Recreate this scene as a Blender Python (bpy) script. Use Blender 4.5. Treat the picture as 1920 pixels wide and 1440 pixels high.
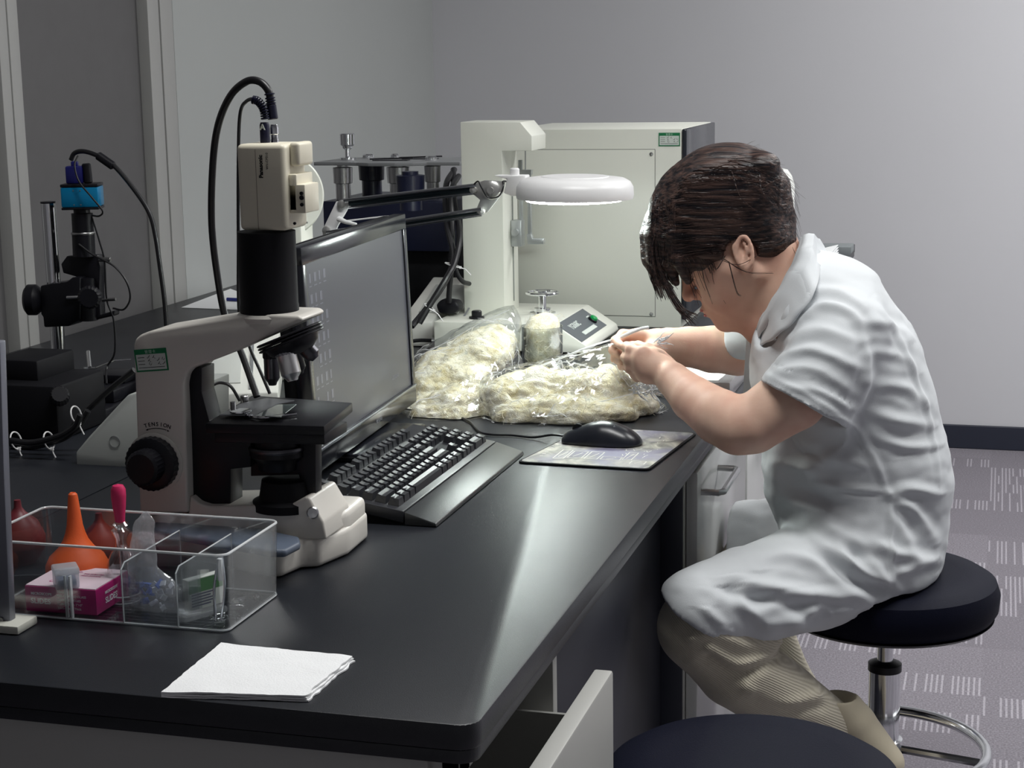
import bpy, bmesh, math, random
import numpy as np
from mathutils import Vector, Matrix, Euler
from mathutils.noise import noise as mnoise
for o in list(bpy.data.objects): bpy.data.objects.remove(o, do_unlink=True)
S = bpy.context.scene
COL = S.collection
rad = math.radians
PI = math.pi
random.seed(7)
RNG = np.random.default_rng(7)

# ------------------------------------------------------------------ camera
FPX = 3200.0
CAM = np.array([0.0, 0.0, 1.38])
_p, _y, _r = rad(10.69), rad(16.02), rad(-0.958)
CF = np.array([-math.sin(_y)*math.cos(_p), math.cos(_y)*math.cos(_p), -math.sin(_p)])
_rt = np.array([math.cos(_y), math.sin(_y), 0.0]); _up = np.cross(_rt, CF)
CR = _rt*math.cos(_r) + _up*math.sin(_r)
CU = -_rt*math.sin(_r) + _up*math.cos(_r)
cd = bpy.data.cameras.new('camera'); cam = bpy.data.objects.new('camera', cd); COL.objects.link(cam)
cd.sensor_width = 36.0; cd.lens = FPX/1920*36.0; cd.clip_start = 0.05; cd.clip_end = 60
cam.matrix_world = Matrix(((CR[0], CU[0], -CF[0], CAM[0]), (CR[1], CU[1], -CF[1], CAM[1]), (CR[2], CU[2], -CF[2], CAM[2]), (0, 0, 0, 1)))
S.camera = cam
# ------------------------------------------------------------------ world, lights, exposure
W = bpy.data.worlds.new('world'); S.world = W; W.use_nodes = True
W.node_tree.nodes['Background'].inputs[0].default_value = (0.92, 0.95, 1.0, 1)
W.node_tree.nodes['Background'].inputs[1].default_value = 0.03
S.view_settings.view_transform = 'Standard'
S.view_settings.look = 'None'
S.view_settings.exposure = 0.0
S.view_settings.gamma = 1.0
S.view_settings.use_curve_mapping = False
CEIL = 2.75
def area(name, loc, sx, sy, power, color=(1, 1, 1), rot=(0, 0, 0), spread=180):
    l = bpy.data.lights.new(name, 'AREA'); l.shape = 'RECTANGLE'; l.size = sx; l.size_y = sy; l.energy = power; l.color = color
    l.spread = rad(spread)
    o = bpy.data.objects.new(name, l); COL.objects.link(o); o.location = loc; o.rotation_euler = rot
    o['kind'] = 'helper'
    return o
#            x     y    size_x size_y power
PANELS = [(0.6, 4.7, 1.2, 0.30, 42), (0.8, 3.0, 0.6, 0.6, 18), (2.1, 4.4, 1.2, 0.3, 36), (-0.35, 2.0, 1.2, 0.3, 27)]
for i, (x, y, a, b, p) in enumerate(PANELS):
    area('ceiling_panel_light', (x, y, CEIL-0.03), a, b, p, (1.0, 1.0, 0.985))

# ------------------------------------------------------------------ points measured in the photo
def ray(px, py): return CF + CR*(px-960)/FPX - CU*(py-720)/FPX
def Q(px, py, Y): d = ray(px, py); return Vector(CAM + d*Y/d[1])
def Zp(px, py, z): d = ray(px, py); return Vector(CAM + d*(z-CAM[2])/d[2])
def XP(px, py, X): d = ray(px, py); return Vector(CAM + d*X/d[0])

# ------------------------------------------------------------------ materials
def srgb(r, g, b):
    f = lambda c: c/12.92 if c <= 0.04045 else ((c+0.055)/1.055)**2.4
    return (f(r/255), f(g/255), f(b/255), 1)
MATS = {}
def mat(name, col, rough=0.5, metal=0.0, bump=0.0, bscale=200.0, var=0.0, vscale=8.0, spec=0.5, coat=0.0, sheen=0.0, sss=0.0, emit=None, estr=0.0):
    if name in MATS: return MATS[name]
    m = bpy.data.materials.new(name); m.use_nodes = True; MATS[name] = m
    nt = m.node_tree; N = nt.nodes; L = nt.links; P = N['Principled BSDF']
    c = tuple(col) if len(col) == 4 else tuple(col)+(1,)
    P.inputs['Base Color'].default_value = c; P.inputs['Roughness'].default_value = rough
    P.inputs['Metallic'].default_value = metal; P.inputs['Specular IOR Level'].default_value = spec
    if coat: P.inputs['Coat Weight'].default_value = coat; P.inputs['Coat Roughness'].default_value = 0.12
    if sheen: P.inputs['Sheen Weight'].default_value = sheen
    if sss:
        P.inputs['Subsurface Weight'].default_value = sss; P.inputs['Subsurface Radius'].default_value = (0.02, 0.008, 0.004)
        P.inputs['Subsurface Scale'].default_value = 0.5
    if emit: P.inputs['Emission Color'].default_value = tuple(emit)+(1,) if len(emit) == 3 else emit; P.inputs['Emission Strength'].default_value = estr
    tc = N.new('ShaderNodeTexCoord')
    if bump:
        n = N.new('ShaderNodeTexNoise'); n.inputs['Scale'].default_value = bscale; n.inputs['Detail'].default_value = 3
        b = N.new('ShaderNodeBump'); b.inputs['Strength'].default_value = bump; b.inputs['Distance'].default_value = 0.002
        L.new(tc.outputs['Object'], n.inputs['Vector']); L.new(n.outputs['Fac'], b.inputs['Height']); L.new(b.outputs['Normal'], P.inputs['Normal'])
    if var:
        n = N.new('ShaderNodeTexNoise'); n.inputs['Scale'].default_value = vscale; n.inputs['Detail'].default_value = 4
        mx = N.new('ShaderNodeMixRGB'); mx.blend_type = 'MULTIPLY'
        r = N.new('ShaderNodeValToRGB'); r.color_ramp.elements[0].position = 0.3; r.color_ramp.elements[1].position = 0.7
        r.color_ramp.elements[0].color = (1-var, 1-var, 1-var, 1); r.color_ramp.elements[1].color = (1, 1, 1, 1)
        mx.inputs[0].default_value = 1; mx.inputs[1].default_value = c
        L.new(tc.outputs['Object'], n.inputs['Vector']); L.new(n.outputs['Fac'], r.inputs[0]); L.new(r.outputs[0], mx.inputs[2])
        L.new(mx.outputs[0], P.inputs['Base Color'])
    return m
def film_mat(name, tint=(1, 1, 1), base=0.04, edge=0.55, rough=0.06, bump=0.0, bscale=60, milk=0.0):
    """thin clear plastic: see-through with mirror-like glints"""
    m = bpy.data.materials.new(name); m.use_nodes = True; MATS[name] = m
    nt = m.node_tree; N = nt.nodes; L = nt.links; N.clear()
    out = N.new('ShaderNodeOutputMaterial'); tr = N.new('ShaderNodeBsdfTransparent'); tr.inputs[0].default_value = tint+(1,)
    gl = N.new('ShaderNodeBsdfGlossy'); gl.inputs['Roughness'].default_value = rough
    lw = N.new('ShaderNodeLayerWeight'); lw.inputs['Blend'].default_value = 0.35
    mr = N.new('ShaderNodeMapRange'); mr.inputs['To Min'].default_value = base; mr.inputs['To Max'].default_value = edge
    mix = N.new('ShaderNodeMixShader')
    L.new(lw.outputs['Facing'], mr.inputs['Value']); L.new(mr.outputs[0], mix.inputs[0]); L.new(tr.outputs[0], mix.inputs[1]); L.new(gl.outputs[0], mix.inputs[2])
    last = mix
    if milk:
        df = N.new('ShaderNodeBsdfDiffuse'); df.inputs[0].default_value = (0.9, 0.9, 0.92, 1); tl = N.new('ShaderNodeBsdfTranslucent'); tl.inputs[0].default_value = (0.9, 0.9, 0.92, 1)
        a = N.new('ShaderNodeMixShader'); a.inputs[0].default_value = 0.5; L.new(df.outputs[0], a.inputs[1]); L.new(tl.outputs[0], a.inputs[2])
        b = N.new('ShaderNodeMixShader'); b.inputs[0].default_value = milk; L.new(last.outputs[0], b.inputs[1]); L.new(a.outputs[0], b.inputs[2]); last = b
    if bump:
        tc = N.new('ShaderNodeTexCoord'); n = N.new('ShaderNodeTexVoronoi'); n.inputs['Scale'].default_value = bscale; n.feature = 'DISTANCE_TO_EDGE'
        bp = N.new('ShaderNodeBump'); bp.inputs['Strength'].default_value = bump; bp.inputs['Distance'].default_value = 0.004
        L.new(tc.outputs['Object'], n.inputs['Vector']); L.new(n.outputs['Distance'], bp.inputs['Height'])
        L.new(bp.outputs[0], gl.inputs['Normal']); L.new(bp.outputs[0], lw.inputs['Normal'])
    L.new(last.outputs[0], out.inputs[0])
    return m

# ------------------------------------------------------------------ mesh building
class MB:
    def __init__(s): s.v = []; s.f = []
    def add(s, vs, fs):
        o = len(s.v); s.v += [Vector(v) for v in vs]; s.f += [[i+o for i in f] for f in fs]; return s
    def merge(s, other): return s.add(other.v, other.f)
    def xf(s, M): s.v = [M @ v for v in s.v]; return s
    def box(s, lo, hi, bev=0.0, seg=2, M=None):
        bm = bmesh.new(); bmesh.ops.create_cube(bm, size=1.0)
        for v in bm.verts:
            v.co = Vector([lo[i]+(v.co[i]+0.5)*(hi[i]-lo[i]) for i in range(3)])
        if bev: bmesh.ops.bevel(bm, geom=list(bm.edges)+list(bm.verts), offset=bev, segments=seg, affect='EDGES', profile=0.5)
        if M is not None: bm.transform(M)
        bm.verts.index_update(); s.add([v.co.copy() for v in bm.verts], [[v.index for v in f.verts] for f in bm.faces]); bm.free(); return s
    def prism(s, pts, d, bev=0.0, seg=2):
        """closed outline (3D points in one plane) pushed along vector d"""
        bm = bmesh.new(); d = Vector(d); pts = [Vector(p) for p in pts]
        a = [bm.verts.new(p) for p in pts]; b = [bm.verts.new(p+d) for p in pts]; n = len(pts)
        bm.faces.new(a); bm.faces.new(b[::-1])
        for i in range(n): bm.faces.new((a[i], b[i], b[(i+1) % n], a[(i+1) % n]))
        bmesh.ops.recalc_face_normals(bm, faces=bm.faces)
        if bev: bmesh.ops.bevel(bm, geom=list(bm.edges), offset=bev, segments=seg, affect='EDGES', profile=0.5)
        bm.verts.index_update(); s.add([v.co.copy() for v in bm.verts], [[v.index for v in f.verts] for f in bm.faces]); bm.free(); return s
    def lathe(s, prof, loc=(0, 0, 0), axis=(0, 0, 1), n=32, cap=True, ripple=0):
        """profile of (radius, height) turned about axis"""
        q = Vector((0, 0, 1)).rotation_difference(Vector(axis).normalized()); loc = Vector(loc)
        vs = []; fs = []
        for r, h in prof:
            for k in range(n):
                a = 2*PI*k/n; rr = r*(1-ripple if k % 2 else 1)
                vs.append(loc+q @ Vector((rr*math.cos(a), rr*math.sin(a), h)))
        for i in range(len(prof)-1):
            for k in range(n): fs.append([i*n+k, i*n+(k+1) % n, (i+1)*n+(k+1) % n, (i+1)*n+k])
        if cap:
            if prof[0][0] > 1e-6: fs.append(list(range(n))[::-1])
            if prof[-1][0] > 1e-6: fs.append([(len(prof)-1)*n+k for k in range(n)])
        return s.add(vs, fs)
    def cyl(s, a, b, r, n=24, r2=None, bev=0.0):
        a = Vector(a); b = Vector(b); L = (b-a).length; r2 = r if r2 is None else r2
        pr = [(r-bev, 0), (r, bev), (r2, L-bev), (r2-bev, L)] if bev else [(r, 0), (r2, L)]
        return s.lathe(pr, a, b-a, n)
    def tube(s, pts, r, n=8, closed=False, smooth=0, cap=True):
        P = [Vector(p) for p in pts]
        if smooth: P = catmull(P, smooth, closed)
        m = len(P); vs = []; fs = []; up = None
        rs = r if isinstance(r, (list, tuple)) else None
        for i in range(m):
            if closed: t = P[(i+1) % m]-P[i-1]
            else: t = P[min(i+1, m-1)]-P[max(i-1, 0)]
            if t.length < 1e-9: t = Vector((0, 0, 1))
            t.normalize()
            if up is None: up = t.orthogonal().normalized()
            up = (up-t*up.dot(t)); up = up.normalized() if up.length > 1e-6 else t.orthogonal().normalized()
            w = t.cross(up)
            rr = r if rs is None else rs[0]+(rs[-1]-rs[0])*i/(m-1) if len(rs) == 2 else rs[min(len(rs)-1, int(i*len(rs)/m))]
            for k in range(n):
                a = 2*PI*k/n; vs.append(P[i]+up*(rr*math.cos(a))+w*(rr*math.sin(a)))
        for i in range(m if closed else m-1):
            j = (i+1) % m
            for k in range(n): fs.append([i*n+k, i*n+(k+1) % n, j*n+(k+1) % n, j*n+k])
        if cap and not closed: fs.append(list(range(n))[::-1]); fs.append([(m-1)*n+k for k in range(n)])
        return s.add(vs, fs)
    def grid(s, rows):
        n = len(rows[0]); vs = [p for r in rows for p in r]; fs = []
        for i in range(len(rows)-1):
            for j in range(n-1): fs.append([i*n+j, i*n+j+1, (i+1)*n+j+1, (i+1)*n+j])
        return s.add(vs, fs)
    def np(s, V, F):
        o = len(s.v); s.v += [Vector(v) for v in V.tolist()]; s.f += [[i+o for i in f] for f in F.tolist()]; return s
def catmull(P, k, closed=False):
    out = []; n = len(P); rng = range(n if closed else n-1)
    for i in rng:
        p0 = P[(i-1) % n] if closed or i > 0 else P[0]*2-P[1]
        p1 = P[i]; p2 = P[(i+1) % n]; p3 = P[(i+2) % n] if closed or i+2 < n else P[-1]*2-P[-2]
        for j in range(k):
            t = j/k; out.append(0.5*((2*p1)+(p2-p0)*t+(2*p0-5*p1+4*p2-p3)*t*t+(3*p1-p0-3*p2+p3)*t**3))
    if not closed: out.append(P[-1])
    return out
def smooth_angle(me, ang=35):
    me.polygons.foreach_set('use_smooth', [True]*len(me.polygons))
    try: me.set_sharp_from_angle(angle=rad(ang))
    except Exception: pass
def origin_of(o):
    M = Matrix.Identity(4)
    while o is not None: M = o.matrix_basis @ M; o = o.parent
    return M
def obj(name, mb, material, parent=None, smooth=35, local=False, recalc=False):
    """one mesh object; vertices are given in world space unless local"""
    me = bpy.data.meshes.new(name)
    vs = mb.v
    if parent is not None and not local:
        I = origin_of(parent).inverted(); vs = [I @ v for v in vs]
    loc = Vector((0, 0, 0))
    if parent is None and vs:
        xs = [v.x for v in vs]; ys = [v.y for v in vs]; zs = [v.z for v in vs]
        loc = Vector(((min(xs)+max(xs))/2, (min(ys)+max(ys))/2, min(zs))); vs = [v-loc for v in vs]
    me.from_pydata([tuple(v) for v in vs], [], mb.f); me.validate(); me.update()
    if recalc or True:
        bm = bmesh.new(); bm.from_mesh(me); bmesh.ops.recalc_face_normals(bm, faces=bm.faces); bm.to_mesh(me); bm.free()
    if smooth: smooth_angle(me, smooth)
    for mm in (material if isinstance(material, (list, tuple)) else [material]): me.materials.append(mm)
    o = bpy.data.objects.new(name, me); COL.objects.link(o)
    if parent is not None: o.parent = parent
    else: o.location = loc
    return o
def thing(name, label, cat, loc=(0, 0, 0), rz=0.0, group=None, rot=None):
    o = bpy.data.objects.new(name, None); COL.objects.link(o); o.location = loc; o.rotation_euler = rot if rot else (0, 0, rz)
    o.empty_display_size = 0.05
    return tag(o, label, cat, group)
def tag(o, label, cat, group=None, kind=None):
    o['label'] = label; o['category'] = cat
    if group: o['group'] = group
    if kind: o['kind'] = kind
    return o
def struct(name, mb, m, smooth=0):
    o = obj(name, mb, m, None, smooth); o['kind'] = 'structure'; return o
def text_mb(body, size, M, depth=0.0004, align='LEFT', bold=0.0, spacing=1.0):
    """lettering as a flat mesh; M places the text plane (x along the line, y up)"""
    cu = bpy.data.curves.new('t', 'FONT'); cu.body = body; cu.size = size; cu.extrude = depth/2; cu.align_x = align; cu.offset = bold
    cu.resolution_u = 3; cu.space_character = spacing
    o = bpy.data.objects.new('t', cu); COL.objects.link(o); dg = bpy.context.evaluated_depsgraph_get(); dg.update()
    me = bpy.data.meshes.new_from_object(o.evaluated_get(dg)); mb = MB()
    mb.add([M @ v.co for v in me.vertices], [list(p.vertices) for p in me.polygons])
    bpy.data.objects.remove(o, do_unlink=True); bpy.data.curves.remove(cu); bpy.data.meshes.remove(me)
    return mb
def frame(o, x, y):
    """matrix with origin o, x and y directions"""
    x = Vector(x).normalized(); y = Vector(y); z = x.cross(y).normalized(); y = z.cross(x); o = Vector(o)
    return Matrix(((x[0], y[0], z[0], o[0]), (x[1], y[1], z[1], o[1]), (x[2], y[2], z[2], o[2]), (0, 0, 0, 1)))

# ------------------------------------------------------------------ signed-distance modelling for soft forms
class SDF:
    def __init__(s, lo, hi, h):
        s.lo = np.array(lo, float); s.h = h; s.n = np.ceil((np.array(hi)-s.lo)/h).astype(int)+1
        s.F = np.full(s.n, 0.08, np.float32)
    def block(s, lo, hi):
        a = np.clip(np.floor((np.array(lo)-s.lo)/s.h).astype(int), 0, s.n); b = np.clip(np.ceil((np.array(hi)-s.lo)/s.h).astype(int)+1, 0, s.n)
        if (b <= a).any(): return None
        sl = tuple(slice(a[i], b[i]) for i in range(3))
        ax = [(s.lo[i]+s.h*np.arange(a[i], b[i])).astype(np.float32) for i in range(3)]
        return sl, np.meshgrid(*ax, indexing='ij', sparse=True)
    def comb(s, sl, d, k, cut):
        A = s.F[sl]
        if cut: d = -d; t = np.maximum(k-np.abs(A-d), 0)/k if k else 0; s.F[sl] = np.maximum(A, d)+(t*t*k/4 if k else 0)
        else: t = np.maximum(k-np.abs(A-d), 0)/k if k else 0; s.F[sl] = np.minimum(A, d)-(t*t*k/4 if k else 0)
    def cone(s, a, b, r1, r2=None, k=0.01, cut=False, flat=None):
        """tapered capsule; flat=(axis vector, factor) squashes its section along a direction"""
        a = np.array(a, float); b = np.array(b, float); r2 = r1 if r2 is None else r2; m = max(r1, r2)*(1.0 if flat is None else max(1, flat[1]))+k+3*s.h
        B = s.block(np.minimum(a, b)-m, np.maximum(a, b)+m)
        if B is None: return s
        sl, (X, Y, Z) = B; d = b-a; L2 = max((d*d).sum(), 1e-12)
        px, py, pz = X-a[0], Y-a[1], Z-a[2]
        t = np.clip((px*d[0]+py*d[1]+pz*d[2])/L2, 0, 1)
        qx, qy, qz = px-t*d[0], py-t*d[1], pz-t*d[2]
        q2 = qx*qx+qy*qy+qz*qz
        if flat is not None:
            u = np.array(flat[0], float); u /= np.linalg.norm(u); e = qx*u[0]+qy*u[1]+qz*u[2]; f = flat[1]
            q2 = q2-e*e+(e/f)**2
        dd = np.sqrt(q2)-(r1+(r2-r1)*t)
        s.comb(sl, dd, k, cut); return s
    def chain(s, pts, rs, k=0.01, cut=False):
        """tapered capsules end to end, joined to each other without bulges"""
        pts = np.array(pts, float); m = max(rs)+k+3*s.h; B = s.block(pts.min(0)-m, pts.max(0)+m)
        if B is None: return s
        sl, (X, Y, Z) = B; D = None
        for i in range(len(pts)-1):
            a, b = pts[i], pts[i+1]; d = b-a; L2 = max((d*d).sum(), 1e-12); px, py, pz = X-a[0], Y-a[1], Z-a[2]
            t = np.clip((px*d[0]+py*d[1]+pz*d[2])/L2, 0, 1)
            e = np.sqrt((px-t*d[0])**2+(py-t*d[1])**2+(pz-t*d[2])**2)-(rs[i]+(rs[i+1]-rs[i])*t)
            if D is None: D = e
            else: q = np.maximum(0.004-np.abs(D-e), 0)/0.004; D = np.minimum(D, e)-q*q*0.001
        s.comb(sl, D, k, cut); return s
    def ell(s, c, r, M=None, k=0.01, cut=False):
        """ellipsoid, M = 3x3 rows of its axes in world"""
        c = np.array(c, float); r = np.array(r, float); m = r.max()+k+3*s.h
        B = s.block(c-m, c+m)
        if B is None: return s
        sl, (X, Y, Z) = B; R = np.eye(3) if M is None else np.array(M, float); px, py, pz = X-c[0], Y-c[1], Z-c[2]
        q = [px*R[i][0]+py*R[i][1]+pz*R[i][2] for i in range(3)]
        k0 = np.sqrt((q[0]/r[0])**2+(q[1]/r[1])**2+(q[2]/r[2])**2); k1 = np.sqrt((q[0]/r[0]**2)**2+(q[1]/r[1]**2)**2+(q[2]/r[2]**2)**2)
        s.comb(sl, k0*(k0-1)/np.maximum(k1, 1e-6), k, cut); return s
    def halfcut(s, p, n, k=0.004, lo=None, hi=None):
        """removes what lies on the side the normal points to (inside an optional box)"""
        p = np.array(p, float); n = np.array(n, float); n /= np.linalg.norm(n)
        B = s.block(s.lo if lo is None else lo, s.lo+s.h*s.n if hi is None else hi); sl, (X, Y, Z) = B
        d = (X-p[0])*n[0]+(Y-p[1])*n[1]+(Z-p[2])*n[2]
        s.comb(sl, -d, k, True); return s
    def mesh(s):
        F = s.F; I = F < 0; n = F.shape
        c = np.zeros(np.array(n)-1, np.uint8)
        offs = [(i, j, k) for i in (0, 1) for j in (0, 1) for k in (0, 1)]
        for i, j, k in offs: c += I[i:n[0]-1+i, j:n[1]-1+j, k:n[2]-1+k]
        act = np.argwhere((c > 0) & (c < 8)); idx = -np.ones(c.shape, np.int32); idx[tuple(act.T)] = np.arange(len(act))
        acc = np.zeros((len(act), 3)); cnt = np.zeros(len(act))
        for ax in range(3):
            for u in (0, 1):
                for w in (0, 1):
                    o = np.array([0, 0, 0]); oo = [x for x in range(3) if x != ax]; o[oo[0]] = u; o[oo[1]] = w
                    p = act+o; q = p.copy(); q[:, ax] += 1
                    f0 = F[tuple(p.T)].astype(float); f1 = F[tuple(q.T)].astype(float); mk = (f0 < 0) != (f1 < 0)
                    t = np.where(mk, f0/np.where(mk, f0-f1, 1), 0); P = o+np.zeros((len(act), 3)); P[:, ax] += t
                    acc += P*mk[:, None]; cnt += mk
        V = (act+acc/cnt[:, None])*s.h+s.lo
        faces = []
        for ax in range(3):
            sl0 = [slice(1, -1)]*3; sl0[ax] = slice(0, n[ax]-1); sl1 = list(sl0); sl1[ax] = slice(1, n[ax])
            A = I[tuple(sl0)]; B = I[tuple(sl1)]; e = np.argwhere(A != B)
            if not len(e): continue
            flip = A[tuple(e.T)]; off = np.ones(3, int); off[ax] = 0; e = e+off
            oo = [x for x in range(3) if x != ax]; u = np.zeros(3, int); w = np.zeros(3, int); u[oo[0]] = 1; w[oo[1]] = 1
            q = np.stack([idx[tuple((e-u-w).T)], idx[tuple((e-w).T)], idx[tuple(e.T)], idx[tuple((e-u).T)]], 1)
            if ax == 1: flip = ~flip
            q = np.where(flip[:, None], q, q[:, ::-1]); faces.append(q)
        return V, np.concatenate(faces)
def np_noise(P, scale, seed=0.0):
    """smooth value noise in numpy, range about -1..1"""
    P = np.asarray(P)*scale+seed*17.31; i = np.floor(P).astype(np.int64); f = P-i; f = f*f*(3-2*f)
    def hsh(a): 
        h = (a[:, 0]*374761393+a[:, 1]*668265263+a[:, 2]*2147483647+int(seed*1000)*1442695041) & 0xffffffff
        h = ((h ^ (h >> 13))*1274126177) & 0xffffffff; h = h ^ (h >> 16); return (h & 0xffff)/32767.5-1
    r = 0
    for a in (0, 1):
        for b in (0, 1):
            for c in (0, 1):
                w = (f[:, 0] if a else 1-f[:, 0])*(f[:, 1] if b else 1-f[:, 1])*(f[:, 2] if c else 1-f[:, 2])
                r = r+w*hsh(i+np.array([a, b, c]))
    return r
def vnormals(V, F):
    n = np.cross(V[F[:, 2]]-V[F[:, 0]], V[F[:, 3]]-V[F[:, 1]]); N = np.zeros_like(V)
    for k in range(4): np.add.at(N, F[:, k], n)
    return N/np.maximum(np.linalg.norm(N, axis=1, keepdims=True), 1e-12)
def lap(V, F, it=2, w=0.5):
    n = len(V); E = np.concatenate([F[:, [0, 1]], F[:, [1, 2]], F[:, [2, 3]], F[:, [3, 0]]]); E = np.concatenate([E, E[:, ::-1]])
    c = np.bincount(E[:, 0], minlength=n)
    for _ in range(it):
        A = np.stack([np.bincount(E[:, 0], weights=V[E[:, 1], k], minlength=n) for k in range(3)], 1)/np.maximum(c, 1)[:, None]
        V = V+(A-V)*w
    return V
# ================================================================== ROOM
WX, WY, BT = -2.05, 6.15, 0.78          # left wall, back wall, bench top height
XE = -0.447                              # right edge of the near worktop
XS = -1.24                               # seam between the two worktops
wall_l = mat('wall_paint_left_shaded', srgb(176, 179, 178), 0.85, bump=0.05, bscale=300, var=0.03, vscale=1.5)  # dimmer light on the left wall put into a darker wall colour
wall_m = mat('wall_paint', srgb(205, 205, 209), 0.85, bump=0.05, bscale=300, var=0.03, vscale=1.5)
dark_panel = mat('grey_partition_panel', srgb(98, 97, 98), 0.6, bump=0.05, bscale=500, var=0.05, vscale=20)
alu = mat('partition_frame_grey', srgb(168, 168, 166), 0.45)
seal = mat('dark_seal', srgb(60, 60, 60), 0.6)
base_m = mat('navy_baseboard', srgb(38, 42, 56), 0.45)
def carpet():
    m = bpy.data.materials.new('carpet_tiles'); m.use_nodes = True; nt = m.node_tree; N = nt.nodes; L = nt.links; P = N['Principled BSDF']
    P.inputs['Roughness'].default_value = 0.95; P.inputs['Specular IOR Level'].default_value = 0.1
    geo = N.new('ShaderNodeNewGeometry'); sep = N.new('ShaderNodeSeparateXYZ'); L.new(geo.outputs['Position'], sep.inputs[0])
    def mth(op, a, b=None):
        n = N.new('ShaderNodeMath'); n.operation = op
        for i, v in enumerate((a, b)):
            if v is None: continue
            if isinstance(v, (int, float)): n.inputs[i].default_value = v
            else: L.new(v, n.inputs[i])
        return n.outputs[0]
    def wn(x, y, z=0.0):
        c = N.new('ShaderNodeCombineXYZ'); 
        for i, v in enumerate((x, y, z)):
            if isinstance(v, (int, float)): c.inputs[i].default_value = v
            else: L.new(v, c.inputs[i])
        w = N.new('ShaderNodeTexWhiteNoise'); L.new(c.outputs[0], w.inputs['Vector']); return w.outputs['Value']
    X, Y = sep.outputs[0], sep.outputs[1]
    bx = mth('FLOOR', mth('DIVIDE', X, 0.17)); by = mth('FLOOR', mth('DIVIDE', Y, 0.115))
    blk = mth('GREATER_THAN', wn(bx, by), 0.52)                       # blocks that carry the light streaks
    sx = mth('FLOOR', mth('DIVIDE', X, 0.0115)); st = mth('GREATER_THAN', wn(sx, by, 3.0), 0.25)
    fr = mth('FRACT', mth('DIVIDE', X, 0.0115)); line = mth('MULTIPLY', mth('GREATER_THAN', fr, 0.3), mth('LESS_THAN', fr, 0.7))
    a = mth('MULTIPLY', mth('MULTIPLY', blk, st), line)
    n = N.new('ShaderNodeTexNoise'); n.inputs['Scale'].default_value = 220; L.new(geo.outputs['Position'], n.inputs['Vector'])
    n2 = N.new('ShaderNodeTexNoise'); n2.inputs['Scale'].default_value = 3; L.new(geo.outputs['Position'], n2.inputs['Vector'])
    tone = wn(mth('FLOOR', mth('DIVIDE', X, 0.5)), mth('FLOOR', mth('DIVIDE', Y, 0.5)), 1.0)
    f = mth('ADD', mth('MULTIPLY', a, 0.42), mth('MULTIPLY', mth('SUBTRACT', n.outputs['Fac'], 0.5), 0.9))
    f = mth('ADD', f, mth('MULTIPLY', tone, 0.14))
    r = N.new('ShaderNodeValToRGB'); r.color_ramp.elements[0].color = srgb(118, 114, 121); r.color_ramp.elements[1].color = srgb(196, 192, 200)
    L.new(f, r.inputs[0]); L.new(r.outputs[0], P.inputs['Base Color'])
    b = N.new('ShaderNodeBump'); b.inputs['Strength'].default_value = 0.6; b.inputs['Distance'].default_value = 0.003
    L.new(n.outputs['Fac'], b.inputs['Height']); L.new(b.outputs[0], P.inputs['Normal'])
    return m
struct('floor', MB().box((-3.0, -1.6, -0.05), (3.4, WY, 0)), carpet())
struct('ceiling', MB().box((-3.0, -1.6, CEIL), (3.4, WY, CEIL+0.05)), mat('ceiling_white', srgb(215, 215, 215), 0.9))
struct('wall_back', MB().box((WX-0.1, WY, 0), (3.4, WY+0.1, CEIL)), wall_m)
struct('wall_right', MB().box((3.3, -1.6, 0), (3.4, WY, CEIL)), wall_m)
struct('baseboard_back', MB().box((WX, WY-0.012, 0.0), (3.3, WY, 0.085), 0.003), base_m)
# left wall: plaster from the corner up to the partition, then framed grey panels
ya = XP(338, 300, WX).y; yb = XP(292, 300, WX).y; yc = XP(52, 300, WX).y; yd = XP(14, 300, WX).y
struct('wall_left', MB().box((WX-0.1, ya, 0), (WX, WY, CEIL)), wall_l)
struct('wall_partition', MB().box((WX-0.09, 1.0, 0), (WX-0.03, ya, CEIL)), dark_panel)
def post(y0, y1, name):
    w = (y1-y0)
    o = struct(name, MB().box((WX-0.06, y0, 0), (WX, y0+w*0.44, CEIL), 0.002).box((WX-0.06, y0+w*0.50, 0), (WX, y1, CEIL), 0.002), alu, 30)
    s = obj('seal_strip', MB().box((WX-0.055, y0+w*0.43, 0), (WX-0.006, y0+w*0.51, CEIL)), seal, o); return o
post(yb, ya, 'trim_1'); post(yd, yc, 'trim_2')
post(yd-(yb-yd), yc-(yb-yd), 'trim_3')
struct('wall_behind', MB().box((-3.0, -1.6, 0), (3.4, -1.5, CEIL)), wall_m)
struct('wall_side', MB().box((-3.0, -1.6, 0), (-2.9, 1.0, CEIL)), dark_panel)
# ceiling luminaires
for i, (x, y, a, b, p) in enumerate(PANELS):
    t = thing('ceiling_light', ['rectangular ceiling light near the back wall', 'square ceiling light over the stools', 'rectangular ceiling light far to the right', 'rectangular ceiling light above the front of the bench'][i], 'light', (x, y, CEIL-0.02))
    f = MB()
    for (l, h) in (((-a/2-0.03, -b/2-0.03, -0.02), (a/2+0.03, -b/2, 0.02)), ((-a/2-0.03, b/2, -0.02), (a/2+0.03, b/2+0.03, 0.02)), ((-a/2-0.03, -b/2, -0.02), (-a/2, b/2, 0.02)), ((a/2, -b/2, -0.02), (a/2+0.03, b/2, 0.02))): f.box(l, h, 0.002)
    obj('frame', f, alu, t, local=True)
    obj('diffuser', MB().box((-a/2, -b/2, 0.0), (a/2, b/2, 0.01)), mat('light_diffuser', (0.9, 0.9, 0.9), 0.5, emit=(1, 1, 1), estr=1.0), t, local=True)

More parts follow.
